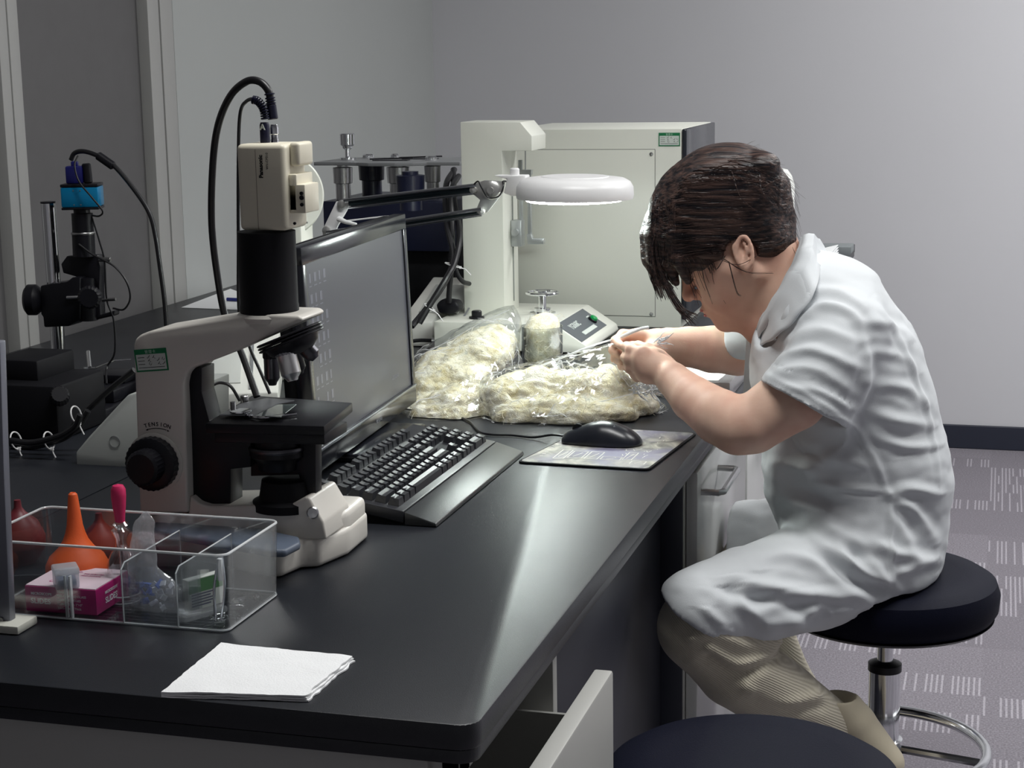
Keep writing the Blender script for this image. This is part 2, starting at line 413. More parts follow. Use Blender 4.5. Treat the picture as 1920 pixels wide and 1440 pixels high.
# ================================================================== BENCH
def laminate():
    m = mat('black_worktop', (0.012, 0.014, 0.019), 0.33, spec=0.6)
    nt = m.node_tree; N = nt.nodes; L = nt.links; P = N['Principled BSDF']
    tc = N.new('ShaderNodeTexCoord'); n = N.new('ShaderNodeTexNoise'); n.inputs['Scale'].default_value = 900; n.inputs['Detail'].default_value = 2
    b = N.new('ShaderNodeBump'); b.inputs['Strength'].default_value = 0.35; b.inputs['Distance'].default_value = 0.0006
    L.new(tc.outputs['Object'], n.inputs['Vector']); L.new(n.outputs['Fac'], b.inputs['Height']); L.new(b.outputs[0], P.inputs['Normal'])
    n2 = N.new('ShaderNodeTexNoise'); n2.inputs['Scale'].default_value = 7; n2.inputs['Detail'].default_value = 6
    mr = N.new('ShaderNodeMapRange'); mr.inputs['To Min'].default_value = 0.34; mr.inputs['To Max'].default_value = 0.41
    L.new(tc.outputs['Object'], n2.inputs['Vector']); L.new(n2.outputs['Fac'], mr.inputs[0]); L.new(mr.outputs[0], P.inputs['Roughness'])
    return m
lam = laminate()
steel_w = mat('cabinet_light_grey', srgb(178, 178, 174), 0.42, var=0.03, vscale=5)
steel_d = mat('dark_blue_grey_panel', srgb(50, 52, 62), 0.42, spec=0.4)
blackm = mat('black_plastic', (0.007, 0.007, 0.010), 0.38, spec=0.3)
blackmatte = mat('black_matte', (0.006, 0.006, 0.008), 0.6, spec=0.2)
chrome = mat('chrome', (0.75, 0.76, 0.78), 0.12, metal=1.0)
brushed = mat('brushed_steel', (0.55, 0.55, 0.56), 0.3, metal=1.0, bump=0.1, bscale=300)
rubber = mat('black_cable', (0.008, 0.008, 0.010), 0.38)
screwm = mat('screw_steel', (0.4, 0.4, 0.4), 0.3, metal=1.0)
def rounded_top(x0, y0, x1, y1, r, corners):
    pts = []
    for (cx, cy, a0, on) in ((x1, y0, -90, 'br' in corners), (x1, y1, 0, 'tr' in corners), (x0, y1, 90, 'tl' in corners), (x0, y0, 180, 'bl' in corners)):
        if on:
            sx = -1 if cx == x1 else 1; sy = 1 if cy == y0 else -1
            for k in range(7): a = rad(a0+15*k); pts.append((cx+sx*r+r*math.cos(a), cy+sy*r+r*math.sin(a)))
        else: pts.append((cx, cy))
    return pts
YF, YB = 1.415, 5.62
top = rounded_top(XS+0.001, YF, XE, YB, 0.02, ('br',))
mb = MB().prism([(x, y, BT-0.026) for x, y in top], (0, 0, 0.026), 0.0022)
low = rounded_top(XS+0.03, YF+0.002, XE-0.002, YB, 0.02, ('br',))
mb.prism([(x, y, BT-0.040) for x, y in low], (0, 0, 0.0135), 0.0015)
wt = obj('worktop', mb, lam); tag(wt, 'long black laminate worktop with the near microscope, keyboard and mouse on it', 'worktop')
mb = MB().prism([(WX+0.001, 1.2, BT-0.026), (XS-0.001, 1.2, BT-0.026), (XS-0.001, YB, BT-0.026), (WX+0.001, YB, BT-0.026)], (0, 0, 0.026), 0.0018)
mb.box((WX+0.001, 1.2, BT-0.04), (XS-0.01, YB, BT-0.0265))
wt2 = obj('worktop', mb, lam); tag(wt2, 'black worktop along the left wall carrying the stand with the blue camera', 'worktop')

def handle_u(c0, c1, out, r=0.006, drop=0.0):
    """bow handle between two points on a face, standing out along +x"""
    a = Vector(c0); b = Vector(c1); o = Vector((out, 0, 0))
    return MB().tube([a, a+o*0.8, a+o+(b-a)*0.06, b+o-(b-a)*0.06, b+o*0.8, b], r, 10)
XC = XE-0.022                                    # cabinet face
# near cabinet with the top drawer slightly pulled out
yn = 1.80
t = thing('drawer_cabinet', 'light grey drawer cabinet at the near end of the bench, its top drawer slightly open', 'cabinet', (-0.8, 1.6, 0.0))
b = MB().box((XS+0.02, YF+0.018, 0.0), (XS+0.04, yn, BT-0.041)).box((XS+0.02, YF+0.018, 0.08), (XC, YF+0.036, BT-0.041), 0.001).box((XS+0.02, yn-0.018, 0.0), (XC, yn, BT-0.041), 0.001)
b.box((XS+0.02, YF+0.018, 0.08), (XC, yn, 0.098)).box((XC-0.02, YF+0.03, BT-0.062), (XC, yn-0.01, BT-0.041)).box((XC-0.018, YF+0.018, 0.08), (XC, YF+0.05, BT-0.041), 0.001)
obj('body', b, steel_w, t)
obj('end_panel', MB().box((XS-0.35, YF+0.008, 0.0), (XC-0.028, YF+0.0175, BT-0.041), 0.001), steel_w, t)
dr = MB().box((XC+0.045, YF+0.02, 0.47), (XC+0.067, yn-0.004, BT-0.078), 0.003)
d = obj('drawer', dr.box((XC-0.3, YF+0.04, 0.50), (XC+0.045, YF+0.045, 0.66)).box((XC-0.3, yn-0.045, 0.50), (XC+0.045, yn-0.04, 0.66)), steel_w, t)
obj('handle', handle_u((XC+0.067, 1.53, 0.612), (XC+0.067, 1.675, 0.612), 0.028, 0.005), brushed, d)
d = obj('drawer', MB().box((XC+0.002, YF+0.02, 0.10), (XC+0.024, yn-0.004, 0.46), 0.003), steel_w, t)
obj('handle', handle_u((XC+0.024, 1.53, 0.36), (XC+0.024, 1.675, 0.36), 0.028, 0.005), brushed, d)
# dark modesty panel beside the knee space
kp = obj('modesty_panel', MB().box((XC-0.055, yn+0.001, 0.0), (XC-0.037, 2.6165, BT-0.041), 0.001).box((XC-0.038, 2.611, 0.0), (XC-0.001, 2.6165, BT-0.041), 0.001).box((XC-0.014, yn+0.001, BT-0.050), (XC-0.004, 2.615, BT-0.041)), steel_d)
tag(kp, 'dark blue-grey panel closing the bench between the two cabinets', 'panel')
def cabinet(y0, y1, label, hy, drawer=True, mirror=False):
    t = thing('bench_cabinet', label, 'cabinet', (-0.8, (y0+y1)/2, 0))
    obj('body', MB().box((XS+0.02, y0, 0.06), (XC, y1, BT-0.041), 0.002), steel_w, t)
    obj('plinth', MB().box((XS+0.05, y0+0.01, 0), (XC-0.04, y1-0.01, 0.06)), blackmatte, t)
    d = obj('door', MB().box((XC+0.001, y0+0.012, 0.075), (XC+0.020, y1-0.012, BT-0.05), 0.003), steel_gloss, t)
    obj('handle', handle_u((XC+0.020, hy[0], hy[2]), (XC+0.020, hy[1], hy[2]), 0.035, 0.0055), brushed, d)
    return t
steel_gloss = mat('cabinet_door_gloss', srgb(196, 197, 196), 0.14, spec=0.5)
cabinet(2.618, 3.18, 'glossy light grey cabinet under the bench beside the seated person', (2.665, 2.835, 0.690))
cabinet(3.185, 3.9, 'light grey cabinet under the bench behind the seated person\'s knees', (3.3, 3.5, 0.655))
cabinet(3.905, 4.75, 'light grey cabinet under the far half of the bench', (4.0, 4.2, 0.655))
cabinet(4.755, 5.6, 'last light grey cabinet under the far end of the bench', (4.9, 5.1, 0.655))
# paper and grey instrument at the far end of the bench (beyond the person)
t = thing('paper_stack', 'small fanned stack of white papers at the far end of the bench beyond the collar', 'papers', Q(1545, 468, 4.9))
for k in range(6):
    a = rad(-14+5*k); M = Matrix.Translation(Q(1534, 474+2*k, 4.83-0.004*k)) @ Matrix.Rotation(a, 4, 'Y')
    obj('sheet', MB().box((-0.05, -0.1, 0), (0.048, 0.1, 0.0015), M=M), mat('paper_white', srgb(240, 242, 243), 0.8), t)
t = thing('platform_stand', 'grey angled metal stand at the far end of the bench', 'stand', Q(1570, 520, 5.0))
obj('top', MB().prism([Q(1500, 463, 4.95), Q(1596, 463, 4.95), Q(1596, 476, 4.95), Q(1583, 492, 4.95), Q(1500, 492, 4.95)], (0, 0.1, 0), 0.002), mat('stand_grey', srgb(120, 126, 128), 0.5), t)
obj('support', MB().box((Q(1530, 480, 5.0).x-0.06, 4.96, BT), (Q(1530, 480, 5.0).x+0.02, 5.04, Q(1530, 490, 5.0).z)), mat('stand_grey', (0, 0, 0)), t)
t = thing('water_bottle', 'pale translucent rounded bottle seen just behind the hair bun', 'bottle', Vector((Q(1470, 400, 4.7).x, 4.7, BT)))
c = Q(1468, 326, 4.7)
obj('body', MB().lathe([(0.035, BT), (0.038, BT+0.02), (0.038, c.z-0.03), (0.030, c.z-0.005), (0.018, c.z+0.012), (0.0, c.z+0.016)], (Q(1488, 400, 4.7).x-0.036, 4.7, 0), n=28), mat('milky_plastic', srgb(222, 224, 220), 0.35), t)

# ================================================================== STOOLS
seatm = mat('black_stool_vinyl', (0.004, 0.005, 0.014), 0.6, spec=0.10, bump=0.25, bscale=700)
def stool(x, y, z, label, rz):
    t = thing('lab_stool', label, 'stool', (x, y, 0), rz)
    R = 0.178
    obj('seat', MB().lathe([(0.0, z-0.074), (R-0.03, z-0.074), (R-0.008, z-0.068), (R, z-0.055), (R+0.002, z-0.03), (R-0.004, z-0.012), (R-0.02, z-0.002), (R-0.06, z+0.001), (0, z)], n=72), seatm, t, local=True)
    obj('seat_piping', MB().lathe([(R-0.028, z-0.0755), (R-0.006, z-0.071), (R-0.012, z-0.0765), (R-0.028, z-0.079)], n=72), blackm, t, local=True)
    obj('lever', MB().tube([(-0.02, 0, z-0.09), (-0.14, -0.02, z-0.088), (-0.19, -0.03, z-0.08)], 0.005, 8).lathe([(0.0, 0), (0.008, 0.003), (0.009, 0.03), (0, 0.034)], (-0.18, -0.028, z-0.083), (-1, -0.15, 0.2), 12), blackm, t, local=True)
    obj('bracket', MB().box((-0.08, -0.08, z-0.084), (0.08, 0.08, z-0.0765), 0.002), blackm, t, local=True)
    obj('gas_piston', MB().cyl((0, 0, z-0.17), (0, 0, z-0.08), 0.013), chrome, t, local=True)
    obj('collar', MB().lathe([(0.018, z-0.176), (0.0275, z-0.172), (0.0275, z-0.160), (0.016, z-0.155)], n=32), blackm, t, local=True)
    obj('column', MB().lathe([(0.026, 0.06), (0.026, z-0.172), (0.022, z-0.170)], n=36), chrome, t, local=True)
    fr = MB(); pts = [(0.168*math.cos(2*PI*k/48), 0.168*math.sin(2*PI*k/48), 0.247) for k in range(48)]
    fr.tube(pts, 0.0095, 12, closed=True)
    for k in range(3):
        a = rad(100+120*k); u = Vector((math.cos(a), math.sin(a), 0)); fr.tube([u*0.026+Vector((0, 0, 0.247)), u*0.16+Vector((0, 0, 0.247))], 0.007, 8)
    fr.lathe([(0.0265, 0.232), (0.032, 0.234), (0.032, 0.262), (0.0265, 0.264)], n=32)
    obj('foot_ring', fr, chrome, t, local=True)
    for k in range(5):
        a = rad(20+72*k); u = Vector((math.cos(a), math.sin(a), 0)); w = Vector((-u.y, u.x, 0))
        leg = MB().prism([u*0.0+w*0.024+Vector((0, 0, 0.115)), u*0.0-w*0.024+Vector((0, 0, 0.115)), u*0.19-w*0.013+Vector((0, 0, 0.075)), u*0.19+w*0.013+Vector((0, 0, 0.075))], (0, 0, -0.03), 0.004)
        l = obj('leg', leg, blackm, t, local=True)
        c = MB()
        for s in (-1, 1): c.cyl(u*0.18+w*0.006*s+Vector((0, 0, 0.026)), u*0.18+w*0.022*s+Vector((0, 0, 0.026)), 0.026, 20, bev=0.003)
        c.cyl(u*0.18+Vector((0, 0, 0.026)), u*0.18+Vector((0, 0, 0.075)), 0.006, 10)
        obj('caster', c, blackm, l, local=True)
    return t
stool(-0.156, 2.75, 0.553, 'black round stool on a chrome column that the person in white sits on', rad(8))
stool(-0.262, 1.93, 0.550, 'empty black round stool in the foreground at the bottom of the picture', rad(50))
# ================================================================== NEAR MICROSCOPE
ivory = mat('microscope_ivory', srgb(216, 212, 204), 0.35, bump=0.03, bscale=900)
cream = mat('camera_cream', srgb(226, 220, 200), 0.4, bump=0.03, bscale=900)
slate = mat('slate_blue_pad', srgb(84, 94, 110), 0.45)
navy = mat('navy_plastic', srgb(18, 20, 44), 0.35)
def label_sticker(M, w, h, parent):
    """green-bordered equipment label; M has x along the width, y up, z out of the surface"""
    g = obj('label_sticker', MB().add([M @ Vector(p) for p in ((0, 0, 0.0004), (w, 0, 0.0004), (w, h, 0.0004), (0, h, 0.0004), (0, 0, 0), (w, 0, 0), (w, h, 0), (0, h, 0))], [[0, 1, 2, 3], [4, 7, 6, 5], [0, 4, 5, 1], [1, 5, 6, 2], [2, 6, 7, 3], [3, 7, 4, 0]]), mat('label_green', srgb(10, 116, 70), 0.45), parent)
    q = lambda x0, y0, x1, y1, z: ([M @ Vector((x0, y0, z)), M @ Vector((x1, y0, z)), M @ Vector((x1, y1, z)), M @ Vector((x0, y1, z))], [[0, 1, 2, 3]])
    b = w*0.045
    obj('label_field', MB().add(*q(b, b, w-b, h*0.77, 0.0006)), mat('label_white', srgb(206, 214, 208), 0.5), g)
    tx = MB(); tm = text_mb('管理卡', h*0.17, M @ Matrix.Translation((w*0.5, h*0.815, 0.0007)), 0.0001, 'CENTER', 0.0, 1.15); 
    obj('lettering', tm, mat('label_pale', srgb(180, 215, 195), 0.6), g)
    for k in range(4): tx.add(*q(w*0.09, h*(0.62-0.15*k), w*(0.30 if k < 3 else 0.9), h*(0.645-0.15*k), 0.0008))
    for k, (x, y) in enumerate(((0.38, 0.62), (0.40, 0.46), (0.42, 0.30), (0.68, 0.48), (0.70, 0.31), (0.84, 0.5), (0.84, 0.32), (0.55, 0.6))):
        for j in range(3):
            a = M @ Vector((w*(x+0.03*j), h*y, 0.0009)); c = M @ Vector((w*(x+0.03*j+0.028), h*(y+0.07*((k+j) % 3)-0.03), 0.0009)); tx.tube([a, c], w*0.006, 5)
    obj('handwriting', tx, mat('ink_black', srgb(40, 42, 46), 0.6), g)
    return g
Y0, Y1 = 1.845, 1.915
ms = thing('microscope', 'ivory upright microscope with a cream camera on top, standing behind the clear organiser', 'microscope', (-0.93, 1.88, BT))
def pp(pts, Y): return [Q(x, y, Y) for x, y in pts]
arm = MB().prism(pp([(262, 962), (250, 648), (253, 636), (262, 628), (280, 621), (455, 592), (500, 590), (560, 592), (569, 600), (560, 606), (478, 642), (420, 668), (378, 684), (358, 690), (347, 703), (343, 722), (348, 820), (352, 962)], Y0), (0, Y1-Y0, 0), 0.0035, 3)
obj('arm', arm, ivory, ms)
# base
bz = BT+0.001
foot = [Zp(268, 1000, BT), Zp(300, 1040, BT), Zp(505, 1086, BT), Zp(530, 1085, BT), Zp(568, 1068, BT), Zp(600, 1066, BT), Zp(656, 1042, BT), Vector((-0.765, 1.985, BT)), Vector((-0.80, 2.03, BT)), Vector((-1.0, 2.0, BT))]
bs = MB().prism([Vector((p.x, p.y, bz)) for p in foot], (0, 0, 0.036), 0.007, 3)
ft = [Zp(572, 1066, BT), Zp(655, 1040, BT), Vector((-0.768, 1.99, BT)), Vector((-0.83, 1.99, BT)), Vector((-0.84, 1.86, BT))]
bs.prism([Vector((p.x, p.y, bz+0.02)) for p in ft], (0, 0, 0.036), 0.009, 3)
bb = obj('base', bs, ivory, ms)
up = MB().prism(pp([(262, 968), (262, 1012), (612, 1012), (606, 978), (580, 934), (572, 932), (545, 946), (392, 950), (372, 944), (356, 930), (352, 966)], Y0+0.004), (0, 0.085, 0), 0.003, 3)
obj('illuminator_box', up, ivory, bb)
obj('brightness_dial', MB().lathe([(0.007, -0.002), (0.0075, 0.003), (0.006, 0.0045), (0, 0.005)], Q(587, 961, Y0+0.002), (0.25, -1, 0.15), 24), brushed, bb)
obj('knurled_wheel', MB().lathe([(0.0, -0.005), (0.010, -0.005), (0.010, 0.005), (0, 0.005)], Q(622, 968, 1.90), (0, 0, 1), 24), slate, bb)
pd = [Zp(286, 1008, 0.815), Zp(500, 1048, 0.815), Zp(535, 1048, 0.815), Zp(564, 1033, 0.815), Zp(562, 1022, 0.815), Zp(420, 990, 0.815), Zp(330, 975, 0.815), Zp(292, 985, 0.815)]
obj('side_pad', MB().prism([Vector((p.x, p.y, 0.816)) for p in pd], (0, 0, 0.010), 0.004, 3), slate, ms)
# focus knobs
k = MB(); c = Q(292, 866, Y0)
k.lathe([(0.0, 0.001), (0.0335, 0.0), (0.0335, 0.016), (0.030, 0.018), (0.0, 0.018)], c, (0, -1, 0), 60, ripple=0.03)
obj('coarse_focus_knob', k, blackm, ms)
obj('fine_focus_knob', MB().lathe([(0.022, 0.0), (0.022, 0.018), (0.0185, 0.021), (0.0, 0.021)], c+Vector((0, -0.018, 0)), (0, -1, 0), 56, ripple=0.04), blackm, ms)
obj('clamp_ring', MB().lathe([(0.0335, 0.0), (0.037, 0.0), (0.037, 0.003), (0.0335, 0.004)], c, (0, -1, 0), 48), ivory, ms)
obj('coarse_focus_knob', MB().lathe([(0.0, 0.001), (0.0335, 0.0), (0.0335, 0.022), (0.0, 0.026)], c+Vector((0, Y1-Y0, 0)), (0, 1, 0), 60, ripple=0.03), blackm, ms)
# TENSION lettering on an arc with its double-headed arrow
tl = MB(); s = 'TENSION'; ctr = Q(299, 868, Y0)
for i, ch in enumerate(s):
    a = rad(19-i*6.3); R = 0.0465; o = ctr+Vector((-R*math.sin(a), -0.0002, R*math.cos(a)))
    tl.merge(text_mb(ch, 0.0068, frame(o, (math.cos(a), 0, math.sin(a)), (-math.sin(a), 0, math.cos(a))), 0.0002, 'CENTER', 0.00012))
tl.tube([ctr+Vector((0.0435*math.sin(rad(t)), -0.0003, 0.0435*math.cos(rad(t)))) for t in range(-20, 19, 3)], 0.0005, 6)
for sg in (-1, 1):
    e = ctr+Vector((0.0435*math.sin(rad(19*sg)), -0.0003, 0.0435*math.cos(rad(19*sg))))
    tl.add([e+Vector((sg*0.002, 0, -0.0008)), e+Vector((-sg*0.0008, 0, 0.0014)), e+Vector((-sg*0.0014, 0, -0.001))], [[0, 1, 2]])
obj('lettering', tl, mat('ink_black', (0, 0, 0)), ms)
label_sticker(frame(Q(257, 698, Y0-0.0003), Q(317, 694, Y0)-Q(257, 698, Y0), Vector((-0.04, 0, 1))), (Q(317, 694, Y0)-Q(257, 698, Y0)).length, (Q(254, 656, Y0)-Q(257, 698, Y0)).length, ms)
# trinocular tube and its collar
YT = 1.88; tc0 = Q(506, 590, YT); tc1 = Q(503, 433, YT); rt_ = (Q(555, 500, YT)-Q(455, 500, YT)).length/2
obj('photo_tube', MB().lathe([(rt_*1.02, 0), (rt_*1.02, 0.012), (rt_, 0.014), (rt_, tc1.z-tc0.z)], (tc0.x, YT, tc0.z), n=48), blackmatte, ms)
obj('tube_flange', MB().lathe([(rt_*1.10, -0.006), (rt_*1.14, 0.0), (rt_*1.08, 0.003), (rt_, 0.004)], (tc0.x, YT, tc0.z), n=48), ivory, ms)
# nosepiece
n0 = Q(541, 625, YT-0.01); ax = Vector((0.40, 0, -1)).normalized()
ns = MB()
for q_ in range(3): ns.lathe([(0.039, 0), (0.0415, 0.001), (0.0415, 0.0024), (0.039, 0.0034)], n0+ax*(0.0036*q_), ax, 72, ripple=0.02)
ns.lathe([(0.034, 0.010), (0.031, 0.018), (0.020, 0.026), (0.0, 0.028)], n0, ax, 48)
obj('nosepiece', ns, blackm, ms)
def objective(a, b, r, m1, m2):
    d = (b-a).normalized(); L = (b-a).length
    o = obj('objective_lens', MB().lathe([(r*0.98, 0), (r*1.04, 0.001), (r*1.04, L*0.28), (r, L*0.30), (r, L*0.80), (r*0.9, L*0.84), (r*0.62, L*0.93), (r*0.5, L), (0, L)], a, d, 32), m2, ms)
    obj('grip_ring', MB().lathe([(r*1.05, L*0.02), (r*1.12, L*0.03), (r*1.12, L*0.26), (r*1.05, L*0.28)], a, d, 40, ripple=0.06), m1, o)
objective(Q(533, 648, 1.855), Q(549, 714, 1.850), 0.0122, mat('knurled_steel', (0.35, 0.35, 0.37), 0.3, metal=1), mat('satin_silver', (0.80, 0.80, 0.78), 0.28, metal=1))
objective(Q(508, 652, 1.895), Q(511, 722, 1.895), 0.0095, blackm, mat('dark_steel', (0.10, 0.10, 0.11), 0.3, metal=1))
objective(Q(562, 640, 1.885), Q(592, 672, 1.89), 0.0105, blackm, mat('dark_steel', (0, 0, 0)))
objective(Q(545, 645, 1.915), Q(562, 700, 1.93), 0.010, blackm, blackm)
# stage
zs = 0.957
P4 = [Zp(384, 794, zs), Zp(608, 799, zs), Zp(661, 755, zs), Zp(472, 741, zs)]
st = MB().prism([p-Vector((0, 0, 0.012)) for p in P4], (0, 0, 0.012), 0.0015)
f0, f1 = P4[0]+Vector((0.01, 0.004, -0.024)), P4[1]+Vector((-0.002, 0.004, -0.024))
st.prism([f0, f1, f1+Vector((0.0, 0.075, 0)), f0+Vector((0, 0.075, 0))], (0, 0, 0.013), 0.001)
sg = obj('stage', st, blackm, ms)
obj('slide_carriage', MB().prism([Zp(412, 779, zs+0.003), Zp(455, 757, zs+0.003), Zp(500, 748, zs+0.003), Zp(552, 752, zs+0.003), Zp(520, 758, zs+0.003), Zp(478, 780, zs+0.003)], (0, 0, 0.0012)), mat('dull_steel', (0.35, 0.36, 0.38), 0.4, metal=1), sg)
obj('glass_slide', MB().prism([Zp(478, 781, zs+0.005), Zp(520, 760, zs+0.005), Zp(556, 759, zs+0.005), Zp(526, 783, zs+0.005)], (0, 0, 0.001)), mat('slide_glass', (0.10, 0.12, 0.12), 0.05, spec=0.8), sg)
obj('stage_disc', MB().lathe([(0.0125, 0), (0.0135, 0.001), (0.0135, 0.0025), (0.006, 0.003), (0, 0.003)], Zp(451, 773, zs+0.006), n=32), chrome, sg)
obj('stage_clip', MB().tube([Zp(462, 780, zs+0.003), Zp(490, 784, zs+0.004), Zp(530, 779, zs+0.004), Zp(556, 776, zs+0.004)], 0.0022, 8, smooth=4), chrome, sg)
obj('clamp_screw', MB().cyl(Zp(437, 768, zs+0.004), Zp(437, 768, zs+0.004)+Vector((0, 0, 0.010)), 0.0035), screwm, sg)
obj('clamp_screw', MB().cyl(Zp(459, 757, zs), Zp(459, 757, zs)+Vector((0, 0, 0.011)), 0.0055, 16, bev=0.001), screwm, sg)
# sub-stage mechanics
obj('focus_carriage', MB().prism(pp([(348, 690), (378, 690), (378, 735), (392, 790), (470, 800), (470, 876), (432, 880), (432, 945), (360, 945), (352, 900)], 1.862), (0, 0.036, 0), 0.001), blackm, ms)
cx = Q(522, 820, YT)
obj('condenser', MB().lathe([(0.012, 0), (0.030, -0.006), (0.030, -0.016), (0.036, -0.018), (0.036, -0.026), (0.028, -0.034), (0.026, -0.044), (0, -0.044)], (cx.x, YT, Q(522, 812, YT).z), n=48), blackm, ms)
obj('condenser_lens_ring', MB().lathe([(0.0365, 0), (0.0372, -0.002), (0.0372, -0.0045), (0.0365, -0.006)], (cx.x, YT, Q(522, 833, YT).z), n=48), mat('dark_steel', (0, 0, 0)), ms)
obj('condenser_arm', MB().prism(pp([(565, 805), (592, 815), (592, 945), (572, 945), (560, 890), (470, 893), (470, 862), (560, 862)], 1.872), (0, 0.02, 0), 0.001), blackm, ms)
obj('field_lens', MB().lathe([(0.042, 0), (0.042, 0.010), (0.034, 0.014), (0.030, 0.036), (0.022, 0.038), (0, 0.037)], (cx.x+0.008, YT, Q(540, 945, YT).z-0.004), n=48), blackmatte, ms)
obj('stage_drive_knob', MB().cyl(Vector((cx.x+0.02, 1.93, Q(540, 800, 1.93).z)), Vector((cx.x+0.02, 1.93, Q(540, 930, 1.93).z)), 0.011, 24), blackm, ms)
# camera on the tube
vc = thing('video_camera', 'cream video camera mounted on top of the near microscope', 'camera', (tc1.x, YT, tc1.z))
ctop = Q(495, 268, YT).z; cbot = Q(495, 433, 1.85).z
xl, xr = Q(444, 350, 1.85).x, Q(534, 350, 1.85).x
body = MB().box((xl, 1.852, cbot), (xr, 1.916, ctop), 0.006, 4)
cb = obj('housing', body, cream, vc)
sm = MB().box((Q(480, 350, 1.85).x-0.0003, 1.8516, cbot+0.001), (Q(480, 350, 1.85).x+0.0003, 1.853, ctop-0.006))
obj('seam', sm, mat('seam_tan', srgb(150, 140, 125), 0.7), cb)
obj('side_shell', MB().box((xr-0.001, 1.868, Q(545, 312, 1.87).z), (xr+0.012, 1.912, ctop+0.001), 0.004, 3).box((xr-0.001, 1.862, cbot+0.022), (xr+0.010, 1.912, Q(545, 345, 1.87).z+0.012), 0.002).box((xr-0.001, 1.862, cbot+0.02), (xr+0.020, 1.905, Q(545, 345, 1.87).z), 0.0015), cream, cb)
ports = MB()
for (x, y, r) in ((567, 362, 0.0022), (561, 370, 0.0028), (555, 383, 0.0022), (547, 418, 0.0018)): 
    p = Q(x-6, y, 1.866); ports.cyl((xr+0.016, 1.8618, p.z), (xr+0.016, 1.860, p.z), r, 12) if x > 550 else ports.cyl((xr+0.006, 1.8618, p.z), (xr+0.006, 1.860, p.z), r, 12)
obj('port', ports, blackm, cb)
zt = frame(Q(493, 334, 1.8515), (0, 0, 1), (-1, 0, 0))
obj('lettering', text_mb('Panasonic', 0.0068, zt, 0.0002, 'LEFT', 0.00028).merge(text_mb('WV-CP310', 0.0042, frame(Q(503, 318, 1.8515), (0, 0, 1), (-1, 0, 0)), 0.0002)), mat('ink_black', (0, 0, 0)), cb)
# its two plugs and cables
def ribs(pts, r, n, mb):
    P = catmull([Vector(p) for p in pts], 8); 
    for i in range(n):
        j = int(i*(len(P)-2)/max(n-1, 1)); t = (P[j+1]-P[j]).normalized(); mb.lathe([(r*0.7, -0.0012), (r, -0.0007), (r, 0.0007), (r*0.7, 0.0012)], P[j], t, 16)
    return mb
YC_ = 1.885
cab = thing('camera_power_cable', 'thin black cable with a ribbed plug marked A in the top of the cream camera', 'cable', Q(497, 262, YC_))
pl = MB().lathe([(0.0058, 0), (0.0058, 0.022), (0.0045, 0.025)], (Q(497, 262, YC_).x, YC_, ctop-0.001), n=20)
ribs([Q(497, 222, YC_), Q(494, 204, YC_), Q(484, 190, YC_), Q(474, 187, YC_)], 0.0052, 12, pl)
o = obj('plug', pl, navy, cab)
obj('lettering', text_mb('A', 0.0095, frame(Vector((Q(497, 262, YC_).x, YC_-0.0063, Q(497, 243, YC_).z)), (1, 0, 0), (0, 0, 1)), 0.0006, 'CENTER', 0.0003), mat('label_white', (0, 0, 0)), o)
obj('cord', MB().tube([Q(497, 224, YC_), Q(494, 204, YC_), Q(480, 187, YC_), Q(462, 190, 1.91), Q(450, 215, 1.95), Q(447, 300, 1.99), Q(447, 450, 2.0), Q(449, 590, 2.0), Q(468, 650, 2.0), Q(490, 700, 1.99), Q(506, 738, 1.985)], 0.0022, 10, smooth=8), rubber, cab)
cab = thing('camera_video_cable', 'thick black cable looping from the steel socket of the cream camera', 'cable', Q(514, 262, 1.895))
pb = Q(515, 262, 1.895); pl = MB()
pl.lathe([(0.0048, 0), (0.0048, 0.004), (0.0042, 0.005), (0.0042, 0.010), (0.0052, 0.011), (0.0052, 0.018), (0.004, 0.022)], (pb.x, 1.895, ctop-0.001), n=24, ripple=0.06)
obj('connector', pl, chrome, cab)
sl = MB().cyl(Q(512, 224, 1.895), Q(508, 196, 1.895), 0.0062, 20, bev=0.001); ribs([Q(508, 194, 1.895), Q(505, 174, 1.895)], 0.0062, 4, sl)
obj('sleeve', sl, navy, cab)
obj('cord', MB().tube([Q(508, 196, 1.895), Q(503, 170, 1.895), Q(486, 153, 1.90), Q(462, 153, 1.91), Q(432, 180, 1.93), Q(409, 235, 1.96), Q(399, 310, 1.98), Q(397, 420, 2.0), Q(408, 520, 2.01), Q(424, 600, 2.01), Q(452, 660, 2.0), Q(482, 744, 1.98)], 0.0046, 12, smooth=8), rubber, cab)
# lamp lead of the microscope, curling over the stage
cb2 = obj('microscope_lead', MB().tube([Q(378, 742, 1.93), Q(392, 728, 1.94), Q(410, 718, 1.95), Q(432, 724, 1.95), Q(450, 752, 1.95)], 0.002, 8, smooth=8).tube([Q(376, 744, 1.93), Q(398, 722, 1.94)], 0.004, 10), rubber, ms)

